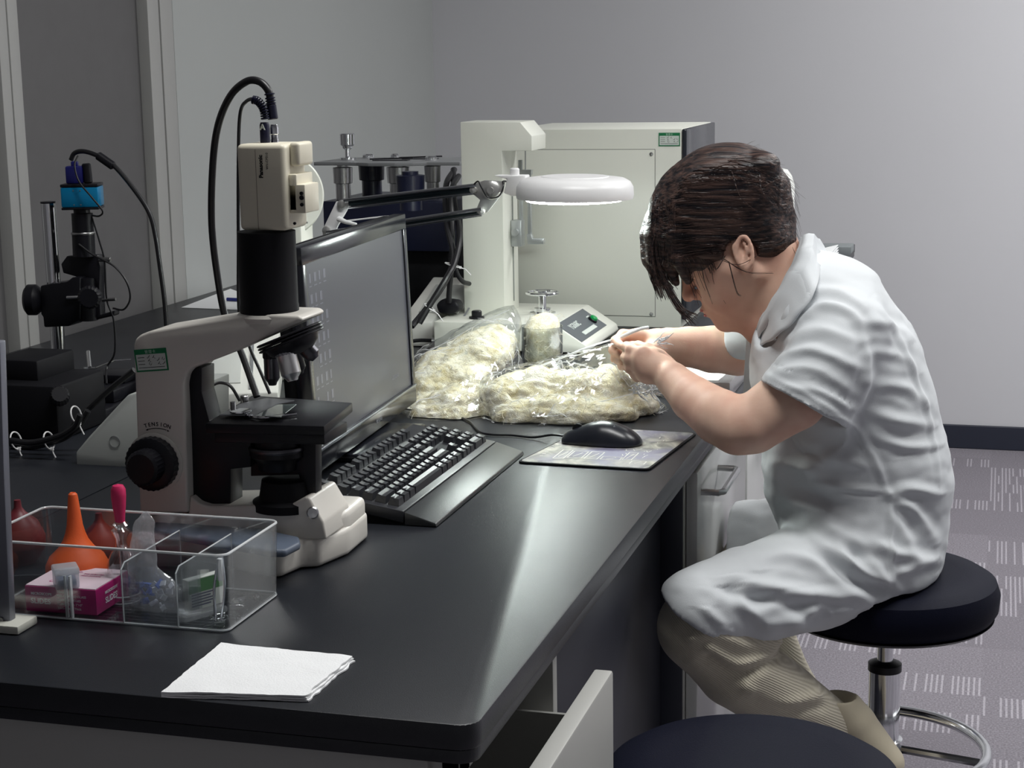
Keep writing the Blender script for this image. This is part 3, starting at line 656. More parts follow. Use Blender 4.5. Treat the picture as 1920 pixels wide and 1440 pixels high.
# ================================================================== CLEAR ORGANISER AND WHAT IT HOLDS
acr = film_mat('clear_acrylic', (0.93, 0.95, 0.96), 0.05, 0.6, 0.05)
acr_e = mat('acrylic_edge', (0.92, 0.95, 0.96), 0.12, spec=1.0);  # edge highlight put into the colour: whiter and less clear than the walls
acr_e.node_tree.nodes['Principled BSDF'].inputs['Transmission Weight'].default_value = 0.35
tx0, tx1, ty0, ty1, tz0, tz1 = -1.085, -0.781, 1.600, 1.748, BT+0.001, BT+0.087
tr = thing('acrylic_organiser', 'clear acrylic organiser tray with dividers at the near left of the worktop', 'tray', ((tx0+tx1)/2, (ty0+ty1)/2, BT))
def rr_outline(x0, y0, x1, y1, r, z):
    pts = []
    for (cx, cy, a0) in ((x1-r, y0+r, -90), (x1-r, y1-r, 0), (x0+r, y1-r, 90), (x0+r, y0+r, 180)):
        for k in range(6): a = rad(a0+18*k); pts.append(Vector((cx+r*math.cos(a), cy+r*math.sin(a), z)))
    return pts
w = MB()
for ins in (0.0, 0.0022):
    rows = [rr_outline(tx0+ins+t, ty0+ins+t, tx1-ins-t, ty1-ins-t, 0.012-ins, z) for z, t in ((tz0, 0.003), (tz1, 0.0))]
    rows = [r+[r[0]] for r in rows]; w.grid(rows)
obj('wall', w, acr, tr)
o1 = rr_outline(tx0+0.003, ty0+0.003, tx1-0.003, ty1-0.003, 0.010, tz0)
fl = MB().prism(o1, (0, 0, 0.002)); 
for k in range(14): y = ty0+0.012+k*(ty1-ty0-0.024)/13; fl.box((tx0+0.008, y-0.0007, tz0+0.002), (tx1-0.008, y+0.0007, tz0+0.0034))
obj('floor_panel', fl, acr, tr)
rim = MB().tube(rr_outline(tx0+0.001, ty0+0.001, tx1-0.001, ty1-0.001, 0.012, tz1), 0.0016, 8, closed=True)
obj('rim', rim, acr_e, tr)
obj('base_edge', MB().tube(rr_outline(tx0+0.004, ty0+0.004, tx1-0.004, ty1-0.004, 0.010, tz0+0.001), 0.0013, 8, closed=True), acr_e, tr)
dvx = [Zp(211, 1185, BT).x, Zp(322, 1188, BT).x]
for i, x in enumerate(dvx):
    t0 = tz1-0.018
    d = obj('divider', MB().prism([(x, ty0+0.004, tz0+0.002), (x, ty1-0.004, tz0+0.002), (x, ty1-0.004, t0), (x, ty0+0.012, t0), (x, ty0+0.004, t0-0.006)], (0.0018, 0, 0)), acr, tr)
    obj('divider_edge', MB().tube([(x+0.0009, ty0+0.004, tz0+0.002), (x+0.0009, ty0+0.004, t0-0.006), (x+0.0009, ty0+0.012, t0), (x+0.0009, ty1-0.004, t0), (x+0.0009, ty1-0.004, tz0+0.002)], 0.0009, 6), acr_e, d)
xm = Zp(103, 1180, BT).x
obj('divider_socket', MB().box((xm-0.004, ty0+0.0035, tz0+0.002), (xm-0.002, ty0+0.008, tz0+0.05)).box((xm+0.002, ty0+0.0035, tz0+0.002), (xm+0.004, ty0+0.008, tz0+0.05)), acr_e, tr)
F0 = tz0+0.0036
def lay(x, y, z, rz, tilt=0): return Matrix.Translation((x, y, z)) @ Matrix.Rotation(rz, 4, 'Z') @ Matrix.Rotation(tilt, 4, 'X')
# slides box
mag = mat('magenta_card', srgb(172, 10, 104), 0.4); pinkw = mat('pale_pink_card', srgb(240, 216, 226), 0.5)
whitei = mat('white_ink', srgb(240, 235, 240), 0.5); magi = mat('magenta_ink', srgb(190, 60, 130), 0.5)
bx0 = Zp(27, 1165, BT).x; by0 = ty0+0.012
bw = 0.088; bd = 0.076; bh = 0.030
M = lay(bx0, by0, F0, rad(1.0))
t = thing('slides_box', 'magenta and white cardboard box of microscope slides in the clear organiser', 'box', (bx0, by0, F0), rad(1.0))
obj('carton', MB().box((0, 0, 0), (bw, bd, bh-0.001), 0.0008, M=M), mag, t)
ld = obj('lid_top', MB().box((0.001, 0.001, bh-0.001), (bw-0.001, bd-0.001, bh), 0.0, M=M), pinkw, t)
def on_front(x, z): return M @ Matrix(((1, 0, 0, x), (0, 0, -1, -0.0003), (0, 1, 0, z), (0, 0, 0, 1)))
def on_side(y, z): return M @ Matrix(((0, 0, 1, bw+0.0003), (1, 0, 0, y), (0, 1, 0, z), (0, 0, 0, 1)))
tx = text_mb('SLIDES', 0.0085, on_front(0.007, 0.0095), 0.0002, 'LEFT', 0.0002).merge(text_mb('MICROSCOPE', 0.0042, on_front(0.0075, 0.0195), 0.0002, 'LEFT', 0.0001))
for i, l in enumerate(('50pcs', 'PRE-CLEANED GLASS', 'GROUND EDGES', '25.4×76.2mm 1"×3"', '1mm-1.2mm Thick')): tx.merge(text_mb(l, 0.0038, on_front(0.040, 0.0235-0.0047*i), 0.0002))
tx.merge(text_mb('SLIDES', 0.0095, on_side(0.020, 0.008), 0.0002, 'LEFT', 0.0002)).merge(text_mb('MICROSCOPE', 0.0046, on_side(0.020, 0.0185), 0.0002, 'LEFT', 0.0001))
obj('lettering', tx, whitei, t)
tp = MB()
for i, (l, x, y, s_) in enumerate((('CAT.NO.', 0.028, 0.055, 0.006), ('7101', 0.030, 0.046, 0.006), ('CE', 0.030, 0.016, 0.010), ('PRE-CLEANED', 0.056, 0.05, 0.004), ('MICROSCOPE', 0.056, 0.043, 0.004))):
    tp.merge(text_mb(l, s_, M @ Matrix.Translation((x-0.01, y, bh+0.0002)), 0.0002))
obj('lettering', tp, magi, t)
# small frosted box on it
frost = film_mat('frosted_plastic', (0.93, 0.95, 0.97), 0.08, 0.4, 0.25, milk=0.45)
M2 = lay(Zp(113, 1108, F0+bh).x-0.004, Zp(113, 1108, F0+bh).y-0.002, F0+bh+0.0005, rad(38))
t = thing('cover_glass_box', 'small frosted plastic box on top of the magenta slides box', 'box', M2.translation)
obj('tub', MB().box((0, 0, 0), (0.026, 0.026, 0.018), 0.0015, M=M2), frost, t)
obj('lid', MB().box((-0.0008, -0.0008, 0.0155), (0.0268, 0.0268, 0.0235), 0.002, M=M2), frost, t)
obj('cover_glass', MB().box((0.003, 0.003, 0.003), (0.023, 0.023, 0.010), 0.0, M=M2), mat('glass_blue_grey', srgb(150, 170, 200), 0.2), t)
# orange bulb blower
org = mat('orange_rubber', srgb(232, 98, 42), 0.55, bump=0.1, bscale=500, sss=0.1)
bc = Q(140, 1085, 1.695)
t = thing('rubber_bulb', 'orange rubber bulb syringe with a long nozzle standing in the clear organiser', 'bulb', (bc.x, 1.703, F0))
zf = lambda y: Q(140, y, 1.70).z
R = 0.0365
obj('bulb', MB().lathe([(0.0, F0), (0.022, F0+0.001), (0.031, zf(1085)-0.004), (R, zf(1068)), (R*0.99, zf(1058)), (R*0.86, zf(1043)), (R*0.58, zf(1028)), (R*0.40, zf(1013)), (0.0115, zf(1000)), (0.0092, zf(985)), (0.0075, zf(960)), (0.0058, zf(935)), (0.0050, zf(928)), (0.0030, zf(925)), (0.0022, zf(928)), (0.0, zf(930))], (bc.x, 1.703, 0), n=56), org, t)
obj('seam_rim', MB().lathe([(R-0.004, -0.002), (R-0.001, -0.001), (R-0.004, 0.0)], (bc.x, 1.703, zf(1077)), n=56), org, t)
# two dark red bulbs behind it
dred = mat('dark_red_rubber', srgb(108, 34, 44), 0.45)
for i, (px, py, yy, lb) in enumerate(((187, 1000, 1.80, 'dark red rubber bulb standing behind the clear organiser'), (40, 1045, 1.79, 'dark red rubber bulb half hidden by the grey upright at the left edge'))):
    c = Q(px, py, yy); rr = 0.026 if i == 0 else 0.031
    t = thing('rubber_bulb', lb, 'bulb', (c.x, yy, BT))
    obj('bulb', MB().lathe([(0, BT+0.0005), (rr*0.6, BT+0.001), (rr, BT+rr*0.7), (rr, BT+rr*1.1), (rr*0.75, BT+rr*1.7), (rr*0.3, BT+rr*2.1), (0.005, BT+rr*2.3), (0.004, BT+rr*2.6), (0, BT+rr*2.62)], (c.x, yy, 0), n=40), dred, t)
# dropper bottle with pink teat
pink = mat('pink_rubber', srgb(206, 38, 96), 0.45); glassy = film_mat('clear_glass', (0.95, 0.97, 0.97), 0.10, 0.75, 0.04)
dc = Q(235, 1140, 1.675); zg = lambda y: Q(235, y, 1.675).z
t = thing('dropper_bottle', 'clear glass dropper bottle with a pink rubber teat in the organiser', 'bottle', (dc.x, 1.675, F0))
obj('glass_body', MB().lathe([(0, F0+0.001), (0.016, F0+0.001), (0.0175, F0+0.006), (0.0175, zg(1055)), (0.012, zg(1035)), (0.0065, zg(1025)), (0.0065, zg(1010)), (0.010, zg(998)), (0.0105, zg(994)), (0.006, zg(988))], (dc.x, 1.675, 0), n=32), glassy, t)
for a, b in ((1112, 0.0176), (1124, 0.0176), (1136, 0.0176)):
    obj('glass_ring', MB().tube([(dc.x+b*math.cos(q), 1.675+b*math.sin(q), zg(a)) for q in np.linspace(0, 2*PI, 28)[:-1]], 0.0009, 6, closed=True), acr_e, t)
obj('pipette', MB().lathe([(0.002, zg(1120)), (0.0035, zg(1020)), (0.0035, zg(985))], (dc.x, 1.675, 0), n=12).lathe([(0.006, zg(992)), (0.0095, zg(985)), (0.006, zg(978))], (dc.x, 1.675, 0), n=24), glassy, t)
obj('teat', MB().lathe([(0.0055, zg(979)), (0.0062, zg(965)), (0.0075, zg(950)), (0.0085, zg(930)), (0.0083, zg(918)), (0.006, zg(911)), (0.0, zg(908))], (dc.x, 1.675, 0), n=32), pink, t)
# zip bag with blue and white bits, standing open
def crumple(pts, amp, seed, thick=None):
    return [p+Vector((mnoise(p*60+Vector((seed, 0, 0))), mnoise(p*60+Vector((0, seed, 0))), mnoise(p*60+Vector((0, 0, seed)))))*amp for p in pts]
bagm = film_mat('zip_bag_film', (0.95, 0.96, 0.98), 0.10, 0.5, 0.12, bump=0.6, bscale=90, milk=0.22)
t = thing('zip_bag', 'crumpled clear zip bag with blue and white pieces standing in the organiser', 'bag', Q(280, 1140, 1.655))
mb = MB(); rows = []
prof = [(960, 268, 279, 0.001), (975, 252, 290, 0.002), (1000, 247, 291, 0.003), (1030, 242, 291, 0.005), (1060, 242, 296, 0.008), (1085, 243, 320, 0.012), (1110, 243, 350, 0.014), (1135, 250, 352, 0.013), (1152, 275, 330, 0.010), (1163, 300, 318, 0.004)]
for (py, xa, xb, dd) in prof:
    row = []
    for k in range(29):
        a = 2*PI*k/28; cx_, hw = (xa+xb)/2, (xb-xa)/2; p = Q(cx_+hw*math.cos(a), py, 1.652); p.y += dd*math.sin(a); row.append(p)
    row[-1] = row[0].copy(); rows.append(row)
fine = []
for i in range(len(rows)-1):
    for s_ in range(4): fine.append([a.lerp(b, s_/4) for a, b in zip(rows[i], rows[i+1])])
fine.append(rows[-1]); fine = [crumple(r, 0.0035, 3) for r in fine]
for r in fine: r[-1] = r[0].copy()
mb.grid(fine); obj('film', mb, bagm, t, smooth=12)
bl = mat('blue_scraps', srgb(90, 120, 200), 0.5); ws = mat('white_scraps', srgb(225, 228, 235), 0.5)
for j, (m_, n_, x0_) in enumerate(((bl, 9, 278), (ws, 12, 300))):
    c_ = MB()
    for q_ in range(n_):
        p = Q(x0_+random.uniform(-14, 22), random.uniform(1092, 1146), 1.652); c_.box((-0.003, -0.001, -0.005), (0.003, 0.001, 0.005), M=Matrix.Translation(p) @ Euler((random.random()*3, random.random()*3, random.random()*3)).to_matrix().to_4x4())
    oo = obj('contents', c_, m_, t, smooth=0); oo['kind'] = 'stuff'
# small green and white box standing on edge, seen as a slim carton
M3 = lay(Zp(372, 1150, BT).x-0.004, 1.645, F0+0.001, rad(62))
t = thing('blade_box', 'small green and white carton standing in the right compartment of the organiser', 'box', M3.translation)
hb = 0.036
obj('carton', MB().box((0, 0, 0), (0.048, 0.010, hb), 0.0006, M=M3), mat('carton_white', srgb(214, 216, 208), 0.5), t)
f = MB(); f.add([M3 @ Vector(p) for p in ((0.001, -0.0003, hb*0.55), (0.047, -0.0003, hb*0.55), (0.047, -0.0003, hb-0.001), (0.001, -0.0003, hb-0.001))], [[0, 1, 2, 3]])
obj('green_band', f, mat('carton_green', srgb(86, 132, 84), 0.5), t)
f = MB()
for k in range(5): f.add([M3 @ Vector(p) for p in ((0.004, -0.0004, 0.004+0.0032*k), (0.030+0.003*(k % 3), -0.0004, 0.004+0.0032*k), (0.030+0.003*(k % 3), -0.0004, 0.0055+0.0032*k), (0.004, -0.0004, 0.0055+0.0032*k))], [[0, 1, 2, 3]])
obj('print', f, mat('carton_print', srgb(90, 90, 110), 0.5), t)
# glass slide rack lying in front of it
obj('spare', MB(), acr, t) if False else None
t = obj('clear_case', MB().box((0, 0, 0), (0.056, 0.016, 0.006), 0.001, M=lay(Zp(345, 1178, BT).x, 1.612, F0, rad(60))), film_mat('case_film', (0.9, 0.92, 0.93), 0.1, 0.5, 0.15, milk=0.15)); tag(t, 'flat clear plastic case lying in the organiser beside the green carton', 'case')
# forceps and small glass pieces at the right end
t = thing('forceps', 'steel forceps leaning upright in the right end of the organiser', 'tool', (-0.80, 1.63, F0))
fz = MB()
for s_ in (-1, 1):
    a = Vector((-0.803+0.003*s_, 1.622, F0+0.002)); b = Vector((-0.803+0.0015*s_, 1.635, F0+0.072)); m_ = (a+b)/2+Vector((0.004*s_, 0, 0)); fz.tube([a, m_, b], 0.0016, 8, smooth=5)
obj('arms', fz, chrome, t)
obj('grip', MB().box((-0.8055, 1.629, F0+0.045), (-0.7995, 1.634, F0+0.070), 0.001), mat('grip_white', srgb(215, 218, 220), 0.4), t)
for k in range(6):
    p = Vector((random.uniform(-0.822, -0.79), random.uniform(1.63, 1.72), F0)); r_ = random.uniform(0.003, 0.0045)
    t = obj('glass_vial', MB().lathe([(r_*0.6, 0), (r_, 0.001), (r_, 0.012), (r_*0.5, 0.015), (r_*0.6, 0.018)], p+Vector((0, 0, r_+0.0005)), (math.cos(k*1.3), math.sin(k*1.3), 0), 16), glassy)
    tag(t, 'tiny clear glass vial lying at the right end of the organiser', 'vial', 'tiny vials in the organiser')
# folded tissue
def tissue():
    c = [Zp(303, 1297, BT+0.006), Zp(577, 1306, BT+0.006), Zp(665, 1231, BT+0.006), Zp(415, 1206, BT+0.006)]
    n = 26; mb = MB()
    for lay_ in range(3):
        rows = []
        for i in range(n+1):
            row = []
            for j in range(n+1):
                u, v = i/n, j/n; p = (c[0]*(1-u)+c[1]*u)*(1-v)+(c[3]*(1-u)+c[2]*u)*v
                e = min(u, 1-u, v, 1-v)
                if e < 0.001: p += Vector((mnoise(p*90), mnoise(p*90+Vector((5, 5, 5))), 0))*0.0016
                if u > 0.999: p.x += 0.003*mnoise(Vector((lay_*3, v*7, 0)))-0.0015*lay_
                p.z = BT+0.0012+0.0022*lay_+0.0010*mnoise(p*28+Vector((lay_, 0, 0)))+0.0004*mnoise(p*160)+0.001
                row.append(p)
            rows.append(row)
        top_ = rows; bot = [[Vector((p.x, p.y, p.z-0.0016)) for p in r] for r in rows]
        mb.grid(top_); mb.grid(bot)
        ring = lambda R: R[0]+[r[-1] for r in R[1:]]+R[-1][::-1][1:]+[r[0] for r in R[::-1][1:]]
        mb.grid([ring(top_), ring(bot)])
    t = obj('folded_tissue', mb, mat('tissue_white', srgb(243, 244, 245), 0.9, bump=0.3, bscale=500), None, 60)
    tag(t, 'folded white paper tissue on the front of the black worktop', 'tissue')
tissue()
# grey upright at the very left edge
g0 = Zp(20, 1190, BT)
t = thing('instrument_upright', 'tall grey metal upright on a pale foot, cut by the left edge of the picture', 'stand', (g0.x-0.03, 1.56, BT))
ga, gb = XP(20, 1190, g0.x), None
obj('panel', MB().prism([Q(-60, 1185, 1.56), Q(20, 1190, 1.56), Q(8, 900, 1.56), Q(0, 640, 1.56), Q(-70, 640, 1.56)], (0, 0.012, 0), 0.002), mat('upright_grey', srgb(128, 130, 140), 0.4, metal=0.3), t)
obj('foot', MB().box((g0.x-0.08, 1.545, BT+0.0005), (g0.x+0.010, 1.585, BT+0.010), 0.002), mat('foot_ivory', srgb(210, 210, 200), 0.5), t)
obj('screw', MB().cyl(Q(3, 1162, 1.56), Q(3, 1162, 1.56)+Vector((0, -0.002, 0)), 0.003, 12), screwm, t)
# ================================================================== MONITOR
A = Vector((-0.936, 2.222, 0.800)); B = Vector((-0.970, 2.762, 0.800)); T = Q(757, 400, 2.765)
mu = (B-A).normalized(); mw = (B-A).length; mv = (T-B); mv = mv-mu*mv.dot(mu); mh = mv.length; mvn = mv.normalized(); mn = mu.cross(mvn)
if mn.x < 0: mn = -mn
MM = Matrix(((mu[0], mvn[0], mn[0], A[0]), (mu[1], mvn[1], mn[1], A[1]), (mu[2], mvn[2], mn[2], A[2]), (0, 0, 0, 1)))
mon = thing('monitor', 'black desktop monitor with a dim grey screen, side-on behind the keyboard', 'monitor', (-0.98, 2.49, BT))
gloss_black = mat('gloss_black_bezel', (0.012, 0.013, 0.018), 0.18, spec=0.6)
bz_ = MB(); t_ = 0.022
bz_.box((0, 0, -0.018), (mw, 0.034, 0.004), 0.002, M=MM).box((0, mh-0.026, -0.018), (mw, mh, 0.004), 0.002, M=MM).box((0, 0.033, -0.018), (0.018, mh-0.025, 0.004), 0.0015, M=MM).box((mw-0.018, 0.033, -0.018), (mw, mh-0.025, 0.004), 0.0015, M=MM)
obj('bezel', bz_, gloss_black, mon)
obj('back_cover', MB().box((0.002, 0.002, -0.04), (mw-0.002, mh-0.002, -0.017), 0.008, M=MM).box((mw*0.3, mh*0.2, -0.06), (mw*0.7, mh*0.8, -0.038), 0.01, M=MM), blackmatte, mon)
def screen_mat():
    m = mat('dim_screen', (0.02, 0.02, 0.025), 0.32, spec=0.5)
    nt = m.node_tree; P = nt.nodes['Principled BSDF']; P.inputs['Emission Color'].default_value = (0.80, 0.84, 1.0, 1); P.inputs['Emission Strength'].default_value = 0.042
    return m
sc = obj('screen', MB().box((0.016, 0.032, -0.004), (mw-0.016, mh-0.024, 0.0008), M=MM), screen_mat(), mon, 0)
ic = MB()
for i in range(8):
    for j in range(4):
        if (i*4+j) % 9 == 7: continue
        x = 0.034+j*0.021; y = mh-0.055-i*0.030; w_ = 0.007+0.003*((i+j) % 2)
        ic.box((x, y, 0.0008), (x+w_, y+0.013, 0.0010), M=MM); ic.box((x-0.002, y-0.006, 0.0008), (x+w_+0.002, y-0.0045, 0.0010), M=MM)
o = obj('desktop_icons', ic, mat('icon_glow', (0.05, 0.05, 0.06), 0.3, emit=(0.8, 0.84, 1.0), estr=0.10), sc, 0); o['kind'] = 'stuff'
obj('lettering', text_mb('Lenovo', 0.013, MM @ Matrix.Translation((mw-0.13, 0.062, 0.0009)), 0.0001), MATS['icon_glow'], sc)  # faint reflection on the screen, drawn as glowing letters
obj('lettering', text_mb('lenovo', 0.012, MM @ Matrix.Translation((mw*0.55, 0.012, 0.0042)), 0.0004), mat('silver_print', srgb(150, 152, 158), 0.35, metal=0.6), mon)
obj('chin_strip', MB().box((0.003, 0.029, 0.004), (mw-0.003, 0.033, 0.0065), 0.0008, M=MM), mat('polished_strip', srgb(150, 156, 164), 0.2, metal=0.7), mon)
obj('neck', MB().box((-1.05, 2.43, BT+0.012), (-1.012, 2.55, 1.0), 0.004), blackmatte, mon)
obj('stand_foot', MB().box((-1.09, 2.38, BT+0.0005), (-0.90, 2.62, BT+0.014), 0.005), gloss_black, mon)
# ================================================================== KEYBOARD
kx0, kx1, kx2, ky0, ky1 = -0.878, -0.742, -0.698, 2.056, 2.488
kb = thing('keyboard', 'black full-size keyboard with a smooth palm rest in front of the monitor', 'keyboard', (-0.79, 2.27, BT))
kz = lambda x: BT+0.020+(x-kx1)/(kx0-kx1)*0.022
bd = MB().prism([(kx0, ky0, kz(kx0)), (kx1, ky0, kz(kx1)), (kx1, ky0, BT+0.003), (kx0, ky0, kz(kx0)-0.014)], (0, ky1-ky0, 0), 0.0025)
kp_m = mat('keyboard_black', (0.018, 0.019, 0.024), 0.38, bump=0.1, bscale=1200)
keym = mat('keycap_black', (0.022, 0.023, 0.028), 0.30, bump=0.1, bscale=1500)
obj('case', bd, kp_m, kb)
obj('palm_rest', MB().prism([(kx1+0.001, ky0, kz(kx1)-0.001), (kx2, ky0, BT+0.006), (kx2+0.0015, ky0, BT+0.001), (kx1+0.001, ky0, BT+0.001)], (0, ky1-ky0, 0), 0.0015), mat('palm_rest_black', (0.03, 0.033, 0.035), 0.34, bump=0.15, bscale=900), kb)
for y in (ky0+0.04, ky1-0.04): obj('foot', MB().box((kx0+0.008, y-0.01, BT+0.0005), (kx0+0.014, y+0.01, kz(kx0)-0.012), 0.001), kp_m, kb)
KM = frame((kx1, ky0, kz(kx1)), (0, 1, 0), Vector((kx0-kx1, 0, kz(kx0)-kz(kx1))))      # x along the keyboard (user's left to right is -y to +y), y away from the user
u = 0.0188; rows = []
def row(y, keys, x0=0.012):
    x = x0
    for w_, on in keys:
        if on: rows.append((x, y, w_*u))
        x += w_*u
Y_ = lambda r: 0.010+u*r
row(Y_(0), [(1.25, 1), (1.25, 1), (1.25, 1), (6.25, 1), (1.25, 1), (1.25, 1), (1.25, 1), (1.25, 1), (0.3, 0), (1, 1), (1, 1), (1, 1), (0.3, 0), (2, 1), (1, 1)])
row(Y_(1), [(2.25, 1)]+[(1, 1)]*10+[(2.75, 1), (0.3, 0), (1, 0), (1, 1), (1, 0), (0.3, 0), (1, 1), (1, 1), (1, 1)])
row(Y_(2), [(1.75, 1)]+[(1, 1)]*11+[(2.25, 1), (0.3, 0), (3, 0), (0.3, 0), (1, 1), (1, 1), (1, 1)])
row(Y_(3), [(1.5, 1)]+[(1, 1)]*12+[(1.5, 1), (0.3, 0), (1, 1), (1, 1), (1, 1), (0.3, 0), (1, 1), (1, 1), (1, 1)])
row(Y_(4), [(1, 1)]*13+[(2, 1), (0.3, 0), (1, 1), (1, 1), (1, 1), (0.3, 0), (1, 1), (1, 1), (1, 1)])
row(Y_(5)+0.009, [(1, 1), (1, 0)]+[(1, 1)]*4+[(0.5, 0)]+[(1, 1)]*4+[(0.5, 0)]+[(1, 1)]*4+[(0.3, 0), (1, 1), (1, 1), (1, 1)])
rows.append((0.012+u*(15.3+3.6+3), Y_(0), u)); rows.append((0.012+u*21.6, Y_(1)+u, u))
rows = [r_ for r_ in rows if r_[0]+r_[2] < ky1-ky0-0.004]
meshes = {}
def key_mb(w_, h_=None):
    h_ = u; a = 0.0014; b = 0.0036; z = 0.0095
    pts = [(a, a, 0), (w_-a, a, 0), (w_-a, h_-a, 0), (a, h_-a, 0), (b, b, z), (w_-b, b, z), (w_-b, h_-b, z+0.0012), (b, h_-b, z+0.0012), (b, h_/2, z-0.0002), (w_-b, h_/2, z-0.0002)]
    m = MB(); m.add(pts, [[0, 1, 5, 4], [1, 2, 6, 9, 5], [2, 3, 7, 6], [3, 0, 4, 8, 7], [4, 5, 9, 8], [8, 9, 6, 7]]); return m
IK = origin_of(kb).inverted()
rows.sort(key=lambda r_: r_[0])
rest = MB()
for i, (x, y, w_) in enumerate(rows):
    if i >= 100: rest.merge(key_mb(w_).xf(KM @ Matrix.Translation((x, y, 0.0003)))); continue
    kk = round(w_, 4)
    if kk not in meshes:
        o = obj('key', key_mb(w_), keym, kb, smooth=0, local=True); meshes[kk] = o
    else: o = meshes[kk].copy(); COL.objects.link(o); o.parent = kb
    o.matrix_basis = IK @ KM @ Matrix.Translation((x, y, 0.0003))
if rest.v:
    o = obj('key', rest, keym, kb, smooth=0); o['kind'] = 'stuff'
lg = MB()
for i, (x, y, w_) in enumerate(rows):
    if w_ < u*1.9 and i % 1 == 0 and w_ > u*1.2:
        lg.add([KM @ Vector(p) for p in ((x+0.005, y+0.011, 0.0112), (x+0.012, y+0.011, 0.0112), (x+0.012, y+0.0135, 0.0114), (x+0.005, y+0.0135, 0.0114))], [[0, 1, 2, 3]])
o = obj('key_legends', lg, mat('legend_grey', srgb(150, 152, 158), 0.5), kb, 0); o['kind'] = 'stuff'
# ================================================================== MOUSE AND PAD
def pad_mat():
    m = mat('mouse_pad_print', srgb(150, 150, 145), 0.55); nt = m.node_tree; N = nt.nodes; L = nt.links; P = N['Principled BSDF']
    tc = N.new('ShaderNodeTexCoord'); n = N.new('ShaderNodeTexNoise'); n.inputs['Scale'].default_value = 38; n.inputs['Detail'].default_value = 8; n.inputs['Distortion'].default_value = 1.2
    r = N.new('ShaderNodeValToRGB'); r.color_ramp.elements[0].position = 0.35; r.color_ramp.elements[1].position = 0.65
    r.color_ramp.elements[0].color = srgb(104, 104, 100); r.color_ramp.elements[1].color = srgb(190, 188, 176)
    mp = N.new('ShaderNodeMapping'); mp.inputs['Scale'].default_value = (1.0, 0.55, 1); mp.inputs['Rotation'].default_value = (0, 0, 0.5)
    L.new(tc.outputs['Object'], mp.inputs[0]); L.new(mp.outputs[0], n.inputs['Vector']); L.new(n.outputs['Fac'], r.inputs[0])
    b = N.new('ShaderNodeTexNoise'); b.inputs['Scale'].default_value = 9; L.new(tc.outputs['Object'], b.inputs['Vector'])
    r2 = N.new('ShaderNodeValToRGB'); r2.color_ramp.elements[0].position = 0.45; r2.color_ramp.elements[1].position = 0.62
    mx = N.new('ShaderNodeMixRGB'); mx.inputs[2].default_value = srgb(128, 126, 150); L.new(b.outputs['Fac'], r2.inputs[0]); L.new(r2.outputs[0], mx.inputs[0]); L.new(r.outputs[0], mx.inputs[1]); L.new(mx.outputs[0], P.inputs['Base Color'])
    return m
pc = [Vector((-0.692, 2.428, BT+0.0005)), Vector((-0.486, 2.421, BT+0.0005)), Vector((-0.459, 2.684, BT+0.0005)), Vector((-0.645, 2.694, BT+0.0005))]
def rquad(c, r, z, ins=0.0):
    out = []; n = 4; cc = sum(c, Vector())/4
    for i in range(4):
        p = c[i]; a = (c[i-1]-p).normalized(); b = (c[(i+1) % 4]-p).normalized(); p = p+(a+b)*ins
        for k in range(7):
            t = k/6; q0 = p+a*r; q2 = p+b*r; out.append((q0*(1-t)**2+p*2*t*(1-t)+q2*t*t)+Vector((0, 0, z)))
    return out
pd_ = obj('mouse_pad', MB().prism(rquad(pc, 0.012, 0), (0, 0, 0.003)), blackmatte); 
pt = thing('mouse_pad', 'patterned grey mouse pad with a black edge at the right edge of the worktop', 'mouse pad', ((pc[0]+pc[2])/2))
bpy.data.objects.remove(pd_, do_unlink=True)
obj('base', MB().prism(rquad(pc, 0.012, 0), (0, 0, 0.003), 0.0008), blackmatte, pt)
pr = obj('printed_surface', MB().prism(rquad(pc, 0.011, 0.0028, 0.0035), (0, 0, 0.0005)), pad_mat(), pt)
wl = MB()                                    # pale outlined blocks of the print
PM = frame(pc[0]+Vector((0.02, 0.012, 0.0036)), pc[1]-pc[0], pc[3]-pc[0])
def stroke(pts, r=0.0009):
    for a, b in zip(pts[:-1], pts[1:]):
        a = Vector(a+(0,)); b = Vector(b+(0,)); d = (b-a).normalized(); w_ = Vector((-d.y, d.x, 0))*r
        wl.add([PM @ (a+w_), PM @ (b+w_), PM @ (b-w_), PM @ (a-w_)], [[0, 1, 2, 3]])
for (x, y, w_, h_) in ((0.028, 0.02, 0.016, 0.06), (0.048, 0.03, 0.022, 0.045), (0.075, 0.028, 0.02, 0.05), (0.10, 0.03, 0.03, 0.02), (0.133, 0.035, 0.014, 0.05), (0.15, 0.012, 0.022, 0.02)):
    stroke([(x, y), (x+w_, y), (x+w_, y+h_), (x, y+h_), (x, y)]); stroke([(x+w_*0.3, y+h_*0.2), (x+w_*0.7, y+h_*0.8)])
for k in range(26): x = random.uniform(0.12, 0.17); y = random.uniform(0.04, 0.2); stroke([(x, y), (x+random.uniform(-0.006, 0.006), y+random.uniform(0.002, 0.012))], 0.0006)
for k in range(14): y = 0.03+k*0.014; stroke([(0.004, y), (0.009, y+0.003)], 0.0012)
o = obj('print_lines', wl, mat('print_white', srgb(224, 224, 216), 0.6), pr, 0); o['kind'] = 'stuff'
mo = thing('mouse', 'black wired computer mouse resting on the patterned pad', 'mouse', (-0.595, 2.575, BT+0.004))
m0 = Q(1057, 826, 2.575); m1 = Q(1195, 838, 2.575); ml = (m1-m0).length
sd = SDF((m0.x-0.03, 2.50, BT-0.01), (m1.x+0.03, 2.65, BT+0.08), 0.0018)
zb = BT+0.0042
